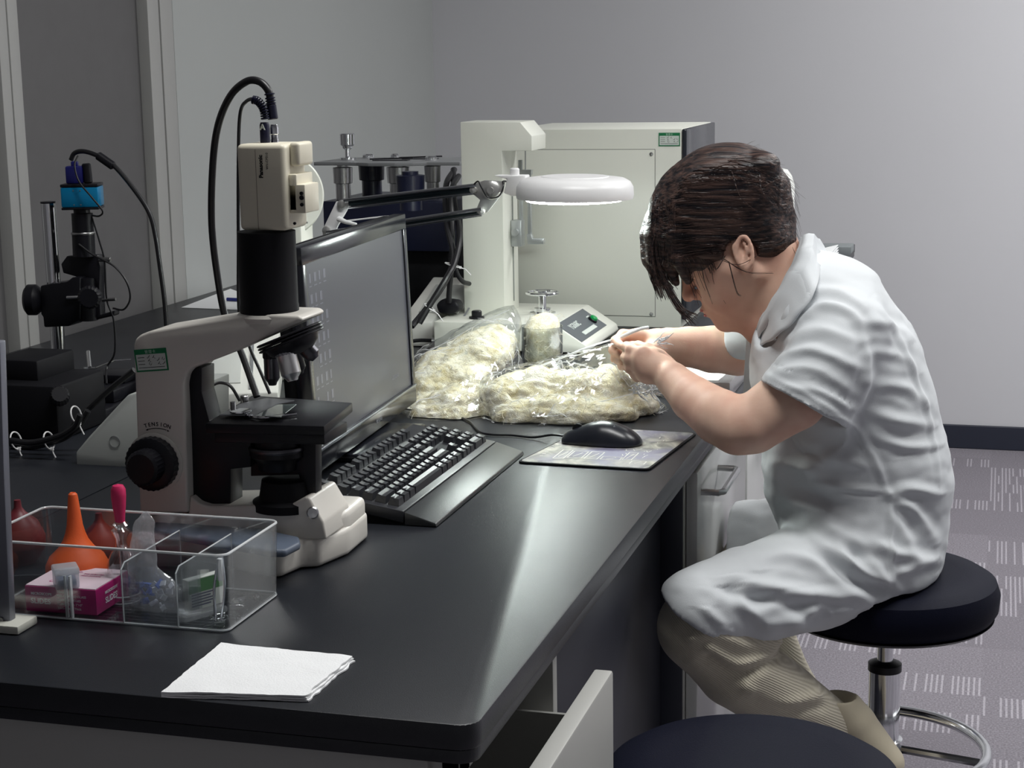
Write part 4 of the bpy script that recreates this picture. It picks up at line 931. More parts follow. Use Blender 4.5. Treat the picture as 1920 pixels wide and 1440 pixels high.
for (t0, hh, ww) in ((0.08, 0.014, 0.020), (0.22, 0.023, 0.024), (0.38, 0.031, 0.027), (0.52, 0.035, 0.029), (0.66, 0.034, 0.030), (0.80, 0.027, 0.028), (0.90, 0.017, 0.023)):
    sd.ell((m0.x+ml*t0, 2.575, zb), (0.020 if t0 > 0.1 else 0.012, ww, hh), k=0.016)
sd.halfcut((0, 0, zb), (0, 0, -1), 0.002)
V, F = sd.mesh(); V = lap(V, F, 3); obj('shell', MB().np(V, F), mat('mouse_black', (0.012, 0.014, 0.02), 0.28, bump=0.05, bscale=1200), mo, 60)
lp = Q(1160, 806, 2.562)
obj('lettering', text_mb('lenovo', 0.0065, frame((m0.x+ml*0.70, 2.5605, zb+0.0305), (0.80, 0.0, -0.36), (0.3, 0.85, 0.35)), 0.0003), mat('silver_print', (0, 0, 0)), mo)
obj('wheel', MB().cyl((m0.x+ml*0.2, 2.572, zb+0.021), (m0.x+ml*0.2, 2.578, zb+0.021), 0.009, 20), blackmatte, mo)
obj('cord', MB().tube([(m0.x+0.006, 2.575, zb+0.008), (m0.x-0.02, 2.578, zb+0.009), Zp(1000, 820, BT+0.004), Zp(960, 816, BT+0.003), Zp(905, 812, BT+0.003), Zp(880, 790, BT+0.003), Zp(850, 778, BT+0.003)], 0.0019, 8, smooth=8), rubber, mo)

# ================================================================== MAGNIFIER LAMP
lw_ = mat('lamp_white', srgb(232, 232, 232), 0.35)
LY = 2.90
lamp = thing('magnifier_lamp', 'white ring magnifier lamp on a sprung chrome double arm, reaching over the bags', 'lamp', Vector((Q(612, 440, LY).x, LY, BT)))
lc = Q(1078, 352, LY); lr = (Q(1185, 352, LY)-Q(970, 352, LY)).length/2
tilt = (0.012, 0, 1)
head = obj('lamp_head', MB().lathe([(0.062, -0.012), (lr-0.012, -0.012), (lr-0.001, -0.018), (lr, -0.012), (lr-0.001, 0.002), (lr-0.006, 0.011), (lr-0.016, 0.0165), (lr-0.035, 0.019), (0.060, 0.019), (0.056, 0.014), (0.056, -0.010), (0.062, -0.012)], lc, tilt, 72, cap=False), lw_, lamp)
obj('magnifier_lens', MB().lathe([(0, -0.004), (0.056, -0.001), (0.056, 0.002), (0, 0.006)], lc, tilt, 48), glassy, head)
obj('lens_cover', MB().lathe([(0, 0.0205), (0.058, 0.0205), (0.060, 0.019), (0.0, 0.019)], lc, tilt, 48), lw_, head)
obj('tube_ring', MB().tube([lc+Vector((0.082*math.cos(a), 0.082*math.sin(a), -0.0175)) for a in np.linspace(0, 2*PI, 49)[:-1]], 0.0055, 10, closed=True), mat('lamp_tube_glow', (0.9, 0.95, 0.92), 0.4, emit=(0.90, 1.0, 0.95), estr=95), head)
l = bpy.data.lights.new('ring_lamp_light', 'AREA'); l.shape = 'DISK'; l.size = 0.17; l.energy = 0.7; l.color = (0.93, 1.0, 0.96)
lo = bpy.data.objects.new('ring_lamp_light', l); COL.objects.link(lo); lo.location = lc+Vector((0, 0, -0.027)); lo['kind'] = 'helper'
obj('head_bracket', MB().prism([Q(925, 329, LY), Q(985, 329, LY), Q(985, 368, LY), Q(960, 368, LY), Q(944, 362, LY), Q(950, 336, LY)], (0, 0.03, 0), 0.002), lw_, lamp)
obj('switch_knob', MB().cyl(Q(965, 330, LY+0.015), Q(965, 315, LY+0.015), 0.0085, 20, bev=0.002), lw_, lamp)
armt = mat('arm_chrome', (0.62, 0.64, 0.66), 0.16, metal=1)
for (a, b, w_) in (((645, 383), (893, 354), 7), ((612, 441), (903, 397), 5)):
    for s_ in (-1, 1):
        obj('arm_rod', MB().tube([Q(a[0], a[1]+s_*w_, LY+0.006*s_), Q(b[0], b[1]+s_*w_, LY+0.006*s_)], 0.0033, 10), armt, lamp)
obj('arm_spring', MB().tube([Q(655, 381, LY), Q(885, 355, LY)], 0.0052, 10).tube([Q(625, 438, LY), Q(895, 398, LY)], 0.0035, 10), mat('spring_dark', (0.05, 0.07, 0.08), 0.3, metal=1), lamp)
brk = mat('bracket_silver', (0.62, 0.62, 0.60), 0.35, metal=0.8)
obj('elbow_bracket', MB().prism([Q(888, 345, LY), Q(908, 338, LY), Q(946, 340, LY), Q(942, 362, LY), Q(914, 398, LY), Q(900, 402, LY), Q(893, 392, LY), Q(900, 375, LY), Q(884, 362, LY)], (0, 0.006, 0), 0.001), brk, lamp)
obj('tension_knob', MB().lathe([(0.0165, 0), (0.0165, 0.006), (0.013, 0.009), (0.006, 0.010), (0.006, 0.014), (0, 0.014)], Q(923, 356, LY), (0, -1, 0), 32), brk, lamp)
for p in ((888, 356), (903, 396)): obj('pivot_bolt', MB().lathe([(0.007, 0), (0.006, 0.006), (0, 0.008)], Q(*p, LY), (0, -1, 0), 16), brk, lamp)
obj('lamp_cord', MB().tube([Q(884, 351, LY-0.004), Q(896, 340, LY-0.012), Q(903, 352, LY-0.014), Q(915, 370, LY-0.012), Q(935, 368, LY-0.012), Q(944, 350, LY-0.008), Q(943, 340, LY), Q(955, 341, LY+0.004)], 0.0014, 8, smooth=6), rubber, lamp)
obj('shoulder_bracket', MB().prism([Q(630, 378, LY), Q(650, 374, LY), Q(655, 385, LY), Q(632, 425, LY), Q(622, 452, LY), Q(606, 452, LY), Q(604, 432, LY)], (0, 0.007, 0), 0.001), lw_, lamp)
for p in ((641, 383), (613, 432)): obj('pivot_bolt', MB().lathe([(0.008, 0), (0.008, 0.004), (0.004, 0.006), (0, 0.006)], Q(*p, LY), (0, -1, 0), 16), brk, lamp)
obj('lock_lever', MB().tube([Q(634, 410, LY-0.004), Q(648, 416, LY-0.008), Q(668, 421, LY-0.010)], [0.005, 0.003], 10).tube([Q(650, 414, LY-0.008), Q(720, 406, LY-0.002), Q(757, 404, LY)], 0.0015, 6), lw_, lamp)
pb_ = Vector((Q(613, 445, LY).x, LY+0.003, 0)); obj('post', MB().cyl((pb_.x, pb_.y, BT+0.02), (pb_.x, pb_.y, Q(613, 440, LY).z), 0.007, 20), armt, lamp)
obj('post_base', MB().lathe([(0.045, 0.0005), (0.045, 0.012), (0.02, 0.02), (0.009, 0.035), (0, 0.035)], (pb_.x, pb_.y, BT), n=32), blackm, lamp)

# ================================================================== TESTERS ON THE BENCH
tw_m = mat('tester_ivory', srgb(222, 224, 214), 0.38, bump=0.03, bscale=900)
yb_ = 3.37
te = thing('strength_tester', 'ivory yarn strength tester with a tall column, handwheel and sloping dark control panel', 'tester', (-1.0, 3.5, BT))
pn, pf, lf, ln = Q(1045, 597, 3.372), Q(1085, 572, 3.60), Q(1150, 609, 3.60), Q(1092, 655, 3.372)
zt_ = 0.846; xL = -1.137; xC = (pn.x+pf.x)/2; xR = (lf.x+ln.x)/2; zl = (lf.z+ln.z)/2
obj('base', MB().prism([(xL, yb_, BT+0.008), (xR, yb_, BT+0.008), (xR+0.004, yb_, zl-0.012), (xR, yb_, zl), (xC, yb_, zt_), (xL, yb_, zt_)], (0, 0.30, 0), 0.003), tw_m, te)
for (x, y) in ((xL+0.03, yb_+0.03), (xR-0.03, yb_+0.03), (xL+0.03, yb_+0.27), (xR-0.03, yb_+0.27)): obj('foot', MB().cyl((x, y, BT+0.0005), (x, y, BT+0.01), 0.012, 16), blackm, te)
SM = frame((xC, yb_, zt_), (xR-xC, 0, zl-zt_), (0, 1, 0)); sl_ = math.hypot(xR-xC, zl-zt_)
cp = obj('control_panel', MB().box((0.002, 0.004, 0), (sl_*0.86, 0.235, 0.0012), M=SM), mat('panel_charcoal', srgb(84, 90, 96), 0.45), te)
obj('green_button', MB().cyl(SM @ Vector((sl_*0.50, 0.196, 0.001)), SM @ Vector((sl_*0.50, 0.196, 0.012)), 0.0085, 20, bev=0.002), mat('button_green', srgb(20, 150, 80), 0.3), cp)
obj('button_skirt', MB().cyl(SM @ Vector((sl_*0.50, 0.196, 0.0)), SM @ Vector((sl_*0.50, 0.196, 0.006)), 0.0105, 20, bev=0.001), blackm, cp)
obj('label_plate', MB().box((sl_*0.62, 0.065, 0.0012), (sl_*0.75, 0.175, 0.002), M=SM), mat('label_white', (0, 0, 0)), cp)
obj('lettering', text_mb('YG068C', 0.021, SM @ Matrix.Translation((sl_*0.42, 0.045, 0.0014)) @ Matrix.Rotation(PI/2, 4, 'Z'), 0.0002, 'LEFT', 0.0004), mat('label_white', (0, 0, 0)), cp)
obj('indicator', MB().box((sl_*0.30, 0.19, 0.0012), (sl_*0.34, 0.21, 0.002), M=SM), mat('label_white', (0, 0, 0)), cp)
YT_ = 3.49
tw = MB().prism([Q(863, 229, YT_), Q(975, 229, YT_), Q(997, 255, YT_), Q(997, 283, YT_), Q(941, 283, YT_), Vector((Q(941, 283, YT_).x, YT_, zt_-0.005)), Vector((Q(863, 229, YT_).x, YT_, zt_-0.005))], (0, 0.115, 0), 0.0015)
tco = obj('column', tw, tw_m, te)
xcr = Q(941, 283, YT_).x
obj('slot', MB().box((xcr+0.0002, YT_+0.070, zt_+0.02), (xcr+0.0012, YT_+0.076, 1.12)), mat('groove_grey', srgb(120, 125, 120), 0.6), tco)
gj = mat('dull_clamp', (0.42, 0.44, 0.44), 0.38, metal=0.7)
obj('upper_clamp', MB().box((xcr+0.001, YT_+0.055, Q(965, 462, 3.55).z), (xcr+0.024, YT_+0.085, Q(965, 413, 3.55).z), 0.001).cyl((xcr+0.012, YT_+0.055, Q(965, 435, 3.55).z), (xcr+0.012, YT_+0.045, Q(965, 435, 3.55).z), 0.008, 16), gj, te)
for (x, ya_, yb2) in ((978, 300, 428), (994, 318, 440)): obj('guide_rod', MB().box((Q(x-4, 400, 3.57).x, 3.565, Q(x, yb2, 3.57).z), (Q(x+3, 400, 3.57).x, 3.573, Q(x, ya_, 3.57).z), 0.001), gj, te)
obj('clamp_tip', MB().prism([Q(990, 438, 3.57), Q(999, 438, 3.57), Q(1001, 446, 3.57), Q(1022, 446, 3.57), Q(1022, 457, 3.57), Q(992, 457, 3.57)], (0, -0.012, 0), 0.001), gj, te)
obj('top_hook', MB().box((Q(974, 320, 3.57).x, 3.56, Q(980, 327, 3.57).z), (Q(998, 320, 3.57).x, 3.575, Q(980, 318, 3.57).z)).tube([Q(985, 318, 3.57), Q(985, 283, 3.57)], 0.0015, 6), gj, te)
hw = Q(1017, 549, 3.52)
hwm = MB().tube([hw+Vector((0.034*math.cos(a), 0.034*math.sin(a), 0)) for a in np.linspace(0, 2*PI, 37)[:-1]], 0.003, 8, closed=True)
hwm.cyl(hw+Vector((0, 0, -0.003)), hw+Vector((0, 0, 0.005)), 0.010, 20)
for k in range(3): a = rad(20+120*k); hwm.tube([hw, hw+Vector((0.033*math.cos(a), 0.033*math.sin(a), 0))], 0.0025, 6)
obj('handwheel', hwm, chrome, te)
obj('handwheel_stem', MB().cyl((hw.x, hw.y, zt_), (hw.x, hw.y, hw.z-0.003), 0.0085, 24).lathe([(0.028, 0), (0.028, 0.003), (0.018, 0.005), (0.018, 0.012), (0.009, 0.013)], (hw.x, hw.y, zt_), n=32), chrome, te)
bl_ = Zp(894, 597, zt_); obj('black_button', MB().lathe([(0.0165, 0), (0.0165, 0.004), (0.011, 0.005), (0.011, 0.015), (0.009, 0.017), (0, 0.017)], bl_, n=28), blackm, te)
obj('side_socket', MB().cyl((xL, 3.40, 0.800), (xL-0.014, 3.40, 0.800), 0.006, 14), chrome, te)
obj('side_lead', MB().tube([(xL-0.012, 3.40, 0.800), (xL-0.05, 3.40, 0.799), (xL-0.10, 3.38, 0.79), (xL-0.16, 3.36, BT+0.004)], 0.004, 10, smooth=6), rubber, te)
# oven-like cabinet behind with a screen on its right side
ov = thing('test_cabinet', 'large ivory instrument cabinet with a black side panel and lit screen, behind the column tester', 'cabinet', (-0.9, 3.9, BT))
YO = 3.78; xr_ = -0.6845; xl_ = -1.085; zo = Q(1150, 242, YO).z; gm = mat('groove_grey', (0, 0, 0))
obj('housing', MB().box((xl_, YO, BT+0.0005), (xr_, YO+0.40, zo), 0.002), tw_m, ov)
p0, p1 = Q(960, 281, YO), Q(1228, 593, YO)
pan = obj('access_panel', MB().box((p0.x, YO-0.0015, p1.z), (p1.x, YO+0.001, p0.z), 0.0005), tw_m, ov)
e = 0.0009
obj('panel_gap', MB().box((p1.x, YO-0.0005, p1.z-e), (p1.x+e*1.4, YO+0.001, p0.z)).box((p0.x, YO-0.0005, p0.z), (p1.x+e, YO+0.001, p0.z+e*1.3)).box((p0.x, YO-0.0005, p1.z-e*1.6), (p1.x+e, YO+0.001, p1.z)), mat('gap_dark', srgb(110, 112, 106), 0.7), ov)
for p in ((1221, 289), (1221, 589)): obj('screw', MB().lathe([(0.0045, 0), (0.0035, 0.002), (0, 0.0025)], Q(*p, YO-0.0015), (0, -1, 0), 14), screwm, pan)
obj('side_panel', MB().box((xr_+0.001, YO+0.002, BT+0.02), (xr_+0.010, YO+0.40, zo-0.001), 0.002).box((xr_+0.002, YO-0.001, BT+0.02), (xr_+0.012, YO+0.07, zo-0.002), 0.003), mat('panel_gloss_black', (0.02, 0.022, 0.03), 0.25), ov)
xs_ = xr_+0.012; sp = obj('screen_surround', MB().box((xr_+0.008, YO+0.10, zo-0.26), (xs_, YO+0.345, zo-0.055), 0.002), blackm, ov)
obj('screen', MB().box((xs_-0.001, YO+0.125, zo-0.22), (xs_+0.0012, YO+0.255, zo-0.10)), mat('screen_violet', (0.05, 0.05, 0.08), 0.3, emit=srgb(150, 150, 225), estr=0.85), sp)
label_sticker(frame(Q(1235, 274, YO-0.0008), (1, 0, 0), (0, 0, 1)), (Q(1275, 274, YO)-Q(1235, 274, YO)).length, (Q(1235, 249, YO)-Q(1235, 274, YO)).length, ov)

# ---- roller machine with the grey plate
dk = mat('machine_blue_black', srgb(22, 26, 50), 0.35); platem = mat('plate_grey', srgb(128, 130, 132), 0.4)
rm = thing('roller_tester', 'dark blue machine with chrome rollers under a grey plate, behind the monitor', 'tester', (-1.36, 3.9, BT))
Yr = 3.72
xa_, xb_ = Q(605, 380, Yr).x, Q(838, 380, Yr).x; zt2 = Q(720, 378, Yr).z
obj('upper_body', MB().box((xa_, Yr, Q(700, 470, Yr).z), (xb_, Yr+0.30, zt2), 0.003), dk, rm)
obj('lower_body', MB().box((xa_+0.01, Yr+0.035, BT+0.0005), (xb_-0.01, Yr+0.29, Q(700, 470, Yr).z), 0.003), blackmatte, rm)
zp_ = Q(720, 307, Yr+0.05).z
out = [(588, 306), (625, 308), (668, 310), (690, 314), (740, 312), (775, 309), (800, 304), (862, 302)]
fr_ = [Vector((Q(x, 305, 3.70+dy).x, 3.70+dy, zp_)) for (x, y), dy in zip(out, (0, 0, -0.01, -0.03, -0.03, -0.015, 0, 0.0))]; yb3 = fr_[0].y+0.19
obj('top_plate', MB().prism([Vector(p) for p in fr_]+[Vector((fr_[-1].x, yb3, zp_)), Vector((fr_[0].x+0.01, yb3, zp_))], (0, 0, 0.008), 0.001), platem, rm)
for (px, y0_, y1_, r_, Y) in ((644, 322, 368, 0.022, 3.76), (748, 318, 366, 0.026, 3.78), (812, 300, 350, 0.019, 3.82), (698, 330, 366, 0.030, 3.87), (770, 330, 362, 0.03, 3.5)):
    a = Q(px, y1_, Y); h_ = Q(px, y0_, Y).z-a.z; mm_ = brushed if r_ < 0.028 else dk
    zb2 = zt2+0.0005; H_ = zp_-zb2
    obj('roller', MB().lathe([(r_*0.8, 0), (r_*0.8, H_*0.45), (r_, H_*0.47), (r_*1.05, H_*0.9), (r_*0.6, H_*0.92), (r_*0.6, H_)], (a.x, Y, zb2), n=40), mm_, rm)
ka = Q(652, 292, 3.78); kzz = zp_+0.008
obj('plate_knob', MB().lathe([(0.018, 0), (0.018, 0.006), (0.006, 0.008), (0.006, 0.024), (0.012, 0.028), (0.0125, 0.032), (0.017, 0.036), (0.0175, 0.060), (0.016, 0.062), (0, 0.062)], (ka.x, 3.78, kzz), n=40, ripple=0.02), chrome, rm)
for (px, Y, r_) in ((690, 3.86, 0.014), (808, 3.77, 0.014), (740, 3.87, 0.010)): obj('plate_nut', MB().lathe([(r_, 0), (r_, 0.007), (r_*0.7, 0.010), (0, 0.010)], (Q(px, 290, Y).x, Y, kzz), n=24), chrome, rm)
for (px, Y) in ((735, 3.76), (790, 3.82)):
    a = Q(px, 290, Y).x; obj('plate_slot', MB().box((a-0.045, Y-0.012, kzz), (a+0.04, Y+0.010, kzz+0.002), 0.0005).tube([(a-0.05, Y-0.014, kzz+0.004), (a+0.05, Y+0.004, kzz+0.006)], 0.0018, 6), mat('dark_steel', (0, 0, 0)), rm)
obj('side_block', MB().box((Q(800, 380, 3.4).x, 3.76, zt2), (Q(860, 380, 3.4).x, 3.90, Q(820, 345, 3.4).z), 0.006), tw_m, rm)
# cables on its right
def cable(name, label, pts, r, **kw):
    o = obj(name, MB().tube(pts, r, 10, smooth=8), rubber); return tag(o, label, 'cable', kw.get('group'))
cable('machine_cable', 'outermost black cable curving down between the roller machine and the column', [Q(852, 318, 3.68), Q(836, 350, 3.55), Q(838, 420, 3.46), Q(850, 480, 3.42), Q(834, 530, 3.39), Q(800, 578, 3.36), Q(772, 612, 3.32)], 0.0065)
cable('machine_cable', 'middle black cable running straight down beside the ivory column', [Q(850, 318, 3.66), Q(852, 380, 3.52), Q(862, 440, 3.44), Q(853, 490, 3.40), Q(838, 520, 3.37), Q(806, 572, 3.345), Q(786, 606, 3.33)], 0.0065)
cable('machine_cable', 'inner black cable dropping vertically to the black plug by the column', [Q(860, 330, 3.64), Q(846, 360, 3.50), Q(848, 430, 3.45), Q(846, 500, 3.44), Q(842, 550, 3.44), Q(842, 568, 3.44)], 0.006)
cable('machine_cable', 'short black cable looping from the cable tie to behind the ivory column', [Q(850, 492, 3.43), Q(858, 515, 3.43), Q(868, 528, 3.44), Q(880, 532, 3.47)], 0.005)
o = obj('power_plug', MB().prism([Q(816, 572, 3.44), Q(826, 562, 3.44), Q(856, 566, 3.44), Q(862, 580, 3.44), Q(850, 590, 3.44), Q(822, 588, 3.44)], (0, 0.04, 0), 0.006), blackm); tag(o, 'black moulded plug lying beside the foot of the ivory column', 'plug')
wt_m = mat('tie_white', srgb(225, 225, 225), 0.5)
def tie(c, d, r, label, tail=0.02, g=None):
    q = Vector((0, 0, 1)).rotation_difference(Vector(d).normalized()); m = MB()
    ring = [Vector(c)+q @ Vector((r*math.cos(a), r*math.sin(a), 0)) for a in np.linspace(0, 2*PI, 21)[:-1]]; m.tube(ring, 0.0013, 6, closed=True)
    e_ = ring[0]; m.tube([e_, e_+(ring[0]-Vector(c)).normalized()*tail*0.6, e_+(ring[0]-Vector(c)).normalized()*tail+Vector((0.004, 0, -tail*0.5))], 0.0012, 6); m.box((-0.0025, -0.002, -0.0025), (0.0025, 0.002, 0.0025), M=Matrix.Translation(e_))
    return tag(obj('cable_tie', m, wt_m), label, 'cable tie', g)
tie(Q(849, 497, 3.42), (0.3, 0.1, 1), 0.017, 'white plastic tie around the black cables beside the ivory column')
tie(Q(805, 576, 3.35), (0.6, 0.1, 0.8), 0.012, 'small white tie round the cables just right of the monitor')
# ---- white sloped instruments on the left worktop
wi = mat('instrument_white', srgb(214, 214, 208), 0.4); wg = mat('instrument_groove', srgb(120, 122, 124), 0.5)
def console(name, label, x0, x1, y0, y1, z1, z0=BT+0.0005, rot=0.0):
    t = thing(name, label, 'instrument', ((x0+x1)/2, (y0+y1)/2, z0))
    M = Matrix.Translation(((x0+x1)/2, (y0+y1)/2, 0)) @ Matrix.Rotation(rot, 4, 'Z')
    w_ = (x1-x0)/2; d_ = (y1-y0)/2
    def P(x, y, z): return M @ Vector((x, y, z))
    obj('housing', MB().prism([P(-w_, -d_, z0), P(-w_, d_, z0), P(-w_, d_, z1), P(-w_, d_*0.4, z1), P(-w_, -d_, z0+0.03)], M.to_3x3() @ Vector((2*w_, 0, 0)), 0.003), wi, t)
    a = P(-w_, -d_, z0+0.03); b = P(-w_, d_*0.4, z1); S_ = frame(a, M.to_3x3() @ Vector((1, 0, 0)), b-a); L_ = (b-a).length
    obj('keypad', MB().box((w_*0.25, L_*0.15, 0.0), (w_*1.35, L_*0.85, 0.002), 0.0005, M=S_), mat('keypad_grey', srgb(186, 188, 184), 0.5), t)
    obj('groove', MB().box((0, L_*0.93, 0.0), (2*w_, L_*0.97, 0.0015), M=S_).box((w_*1.5, L_*0.05, 0.0), (w_*1.56, L_*0.9, 0.0015), M=S_), wg, t)
    return t
console('counter_console', 'white sloping console seen through the arch of the near microscope', -1.47, -1.265, 2.70, 2.97, 0.895, rot=rad(22))
t = thing('counter_console', 'white keypad console left of the ivory column, crossed by black cables', 'instrument', (-1.23, 3.55, BT))
hx0, hx1 = Q(752, 560, 3.44).x, -1.160
zt3 = Q(810, 520, 3.62).z
obj('housing', MB().prism([(hx0, 3.43, BT+0.001), (hx0, 3.66, BT+0.001), (hx0, 3.66, zt3-0.02), (hx0+0.01, 3.63, zt3), (hx0, 3.43, BT+0.055)], (hx1-hx0, 0, 0), 0.004), wi, t)
SS = frame((hx0, 3.43, BT+0.056), (1, 0, 0), Vector((0, 0.20, zt3-BT-0.055)))
obj('keypad', MB().box((0.03, 0.04, 0), (0.12, 0.17, 0.002), 0.0004, M=SS), mat('keypad_grey', (0, 0, 0)), t)
obj('groove', MB().box((0.135, 0.01, 0), (0.139, 0.20, 0.0015), M=SS), wg, t)
obj('port', MB().box((0.145, 0.14, 0), (0.155, 0.148, 0.002), M=SS), blackm, t)
# wedge-shaped ivory housing behind the microscope arm
wd = thing('instrument_housing', 'grey-white wedge-shaped instrument housing left of the microscope arm', 'instrument', (-1.28, 2.3, BT))
Yw = 2.285
obj('housing', MB().prism([Q(143, 873, Yw), Q(142, 848, Yw), Q(167, 818, Yw), Q(232, 748, Yw), Q(240, 740, Yw), Q(262, 735, Yw), Q(345, 735, Yw), Q(345, 880, Yw)], (0, 0.16, 0), 0.003), mat('housing_grey', srgb(196, 200, 196), 0.4), wd)
cc_ = Q(215, 828, Yw-0.0006); obj('round_cap', MB().tube([cc_+Vector((0.0088*math.cos(a), 0, 0.0088*math.sin(a))) for a in np.linspace(0, 2*PI, 33)[:-1]], 0.0005, 5, closed=True), wg, wd)
# round ivory instrument drum behind the cream camera
dr_ = thing('drum_instrument', 'ivory disc-shaped instrument head with a small grey window, behind the cream camera', 'instrument', (Q(560, 600, 3.02).x, 3.02, BT))
dc_ = Q(530, 367, 3.0); dax = Vector((0.52, -0.85, 0)).normalized(); rr_ = 0.079
dh = obj('drum', MB().lathe([(rr_-0.004, 0), (rr_, 0.003), (rr_, 0.05), (rr_-0.003, 0.053), (0, 0.053)], dc_-dax*0.05, dax, 72), tw_m, dr_)
DM = frame(dc_+dax*0.0035, Vector((0.85, 0.52, 0)), (0, 0, 1))
obj('window', MB().box((0.046, -0.014, 0), (0.066, 0.020, 0.0015), M=DM), mat('window_grey', srgb(95, 97, 100), 0.3), dh)
for a in (75, 20, -50, -75): obj('screw', MB().lathe([(0.0018, 0), (0.0012, 0.0012), (0, 0.0013)], DM @ Vector((0.068*math.cos(rad(a)), 0.068*math.sin(rad(a)), 0)), dax, 10), screwm, dh)
obj('pedestal', MB().box((dc_.x-0.045, 3.0, BT+0.0005), (dc_.x+0.035, 3.06, dc_.z-0.05), 0.004), tw_m, dr_)
# papers and pen on the far left
t = obj('paper_sheet', MB().prism([Zp(340, 577, BT+0.0006), Zp(432, 542, BT+0.0006), Zp(470, 556, BT+0.0006), Zp(470, 582, BT+0.0006)], (0, 0, 0.001)), mat('paper_white', (0, 0, 0))); tag(t, 'white sheet of paper on the left worktop against the wall', 'paper')
t = thing('pen', 'blue-capped pen lying on the white sheet by the wall', 'pen', Zp(440, 562, BT+0.006))
p_a, p_b, p_c = Zp(426, 561, BT+0.0065), Zp(446, 562, BT+0.0065), Zp(466, 556, BT+0.0065)
obj('cap', MB().cyl(p_a, p_b, 0.0045, 14), mat('pen_blue', srgb(28, 40, 120), 0.4), t); obj('barrel', MB().cyl(p_b, p_c, 0.004, 14), mat('pen_white', srgb(200, 202, 208), 0.4), t)
# things under the near person's arms: paper and glossy steel box
t = thing('flat_case', 'flat grey case with polished edge and papers on it, under the far forearm', 'case', (-0.50, 3.05, BT))
obj('case_body', MB().prism([(-0.66, 2.985, BT+0.0005), (-0.452, 2.985, BT+0.0005), (-0.452, 3.36, BT+0.0005), (-0.66, 3.36, BT+0.0005)], (0, 0, 0.030), 0.002), mat('case_polished', (0.45, 0.44, 0.44), 0.22, metal=0.6), t)
t2 = obj('paper_sheet', MB().prism([(-0.648, 3.0, BT+0.031), (-0.475, 2.995, BT+0.031), (-0.458, 3.30, BT+0.031), (-0.64, 3.31, BT+0.031)], (0, 0, 0.0012)), mat('paper_white', (0, 0, 0))); tag(t2, 'white printed sheet lying on the flat grey case under the forearms', 'paper')

# ================================================================== STEREO STAND WITH BLUE CAMERA, LEFT
YS = 2.72
ss = thing('camera_stand', 'black focusing arm on a chrome pole at the left, holding the blue camera', 'stand', Vector((Q(110, 735, YS).x, YS, BT)))
pa, pb2 = Q(116, 742, YS), Q(90, 381, YS); pb2.x = pa.x+(pb2.x-pa.x)
obj('pole', MB().cyl(pa, pb2, 0.0128, 32), chrome, ss)
obj('pole_cap', MB().cyl(pb2, pb2+Vector((0, 0, 0.003)), 0.0135, 32), blackm, ss)
obj('focus_block', MB().prism(pp([(75, 536), (95, 532), (125, 528), (135, 520), (150, 520), (150, 600), (128, 612), (82, 614), (80, 594), (76, 590)], YS-0.022), (0, 0.045, 0), 0.003), blackm, ss)
obj('clamp_knob', MB().lathe([(0.012, -0.004), (0.022, 0.0), (0.028, 0.008), (0.028, 0.022), (0.022, 0.027), (0, 0.027)], Q(76, 562, YS-0.01), (-1, -0.25, 0), 32), blackm, ss)
obj('locking_screw', MB().cyl(Q(126, 558, YS-0.025), Q(152, 557, YS-0.025), 0.0035, 12), chrome, ss)
obj('focus_knob', MB().lathe([(0.018, 0), (0.021, 0.003), (0.021, 0.015), (0.017, 0.019), (0, 0.019)], Q(170, 556, YS-0.02), (0.35, -1, 0), 40, ripple=0.06), blackm, ss)
obj('carrier_arm', MB().prism(pp([(145, 480), (182, 478), (188, 500), (186, 540), (188, 590), (215, 582), (214, 592), (180, 600), (148, 602), (146, 520), (118, 512), (114, 495), (125, 480)], YS), (0, 0.02, 0), 0.002), blackm, ss)
obj('thumb_screw', MB().cyl(Q(186, 486, YS), Q(208, 487, YS), 0.0045, 14, bev=0.001).cyl(Q(192, 563, YS), Q(217, 561, YS), 0.0028, 12), screwm, ss)
obj('zoom_tube', MB().cyl(Q(158, 480, YS), Q(156, 438, YS), 0.020, 32).cyl(Q(156, 438, YS), Q(154, 400, YS), 0.0190, 32).cyl(Q(154, 400, YS), Q(152, 386, YS), 0.0145, 32), blackm, ss)
obj('mount_ring', MB().lathe([(0.0205, 0), (0.0212, 0.001), (0.0212, 0.003), (0.0205, 0.004)], Q(156, 439, YS), (0, 0, 1), 40), screwm, ss)
obj('lower_barrel', MB().cyl(Q(165, 600, YS), Q(162, 520, YS), 0.018, 32), blackm, ss)
b0 = Zp(118, 742, BT+0.012)
obj('base_plate', MB().box((pa.x-0.05, YS-0.13, BT+0.0005), (pa.x+0.15, YS+0.08, BT+0.016), 0.004).lathe([(0.03, 0), (0.028, 0.012), (0.018, 0.022), (0.0135, 0.026)], (pa.x, YS, BT+0.015), n=32), blackm, ss)
obj('stage_deck', MB().box((pa.x+0.0, YS-0.06, BT+0.017), (pa.x+0.14, YS+0.07, BT+0.040), 0.003).box((pa.x+0.01, YS+0.0, BT+0.041), (pa.x+0.13, YS+0.07, BT+0.055), 0.002), blackm, ss)
obj('stage_clip', MB().box((-0.012, -0.004, 0), (0.014, 0.004, 0.003), M=Matrix.Translation(Zp(168, 692, BT+0.056))).cyl(Zp(168, 690, BT+0.057), Zp(166, 672, BT+0.057)+Vector((0, 0, 0.012)), 0.004, 12).tube([Zp(180, 690, BT+0.06), Zp(215, 676, BT+0.062), Zp(246, 674, BT+0.062)], 0.0015, 6), chrome, ss)
bc_ = thing('blue_camera', 'small bright blue industrial camera with dark plugs on top of the left stand', 'camera', Q(150, 388, YS))
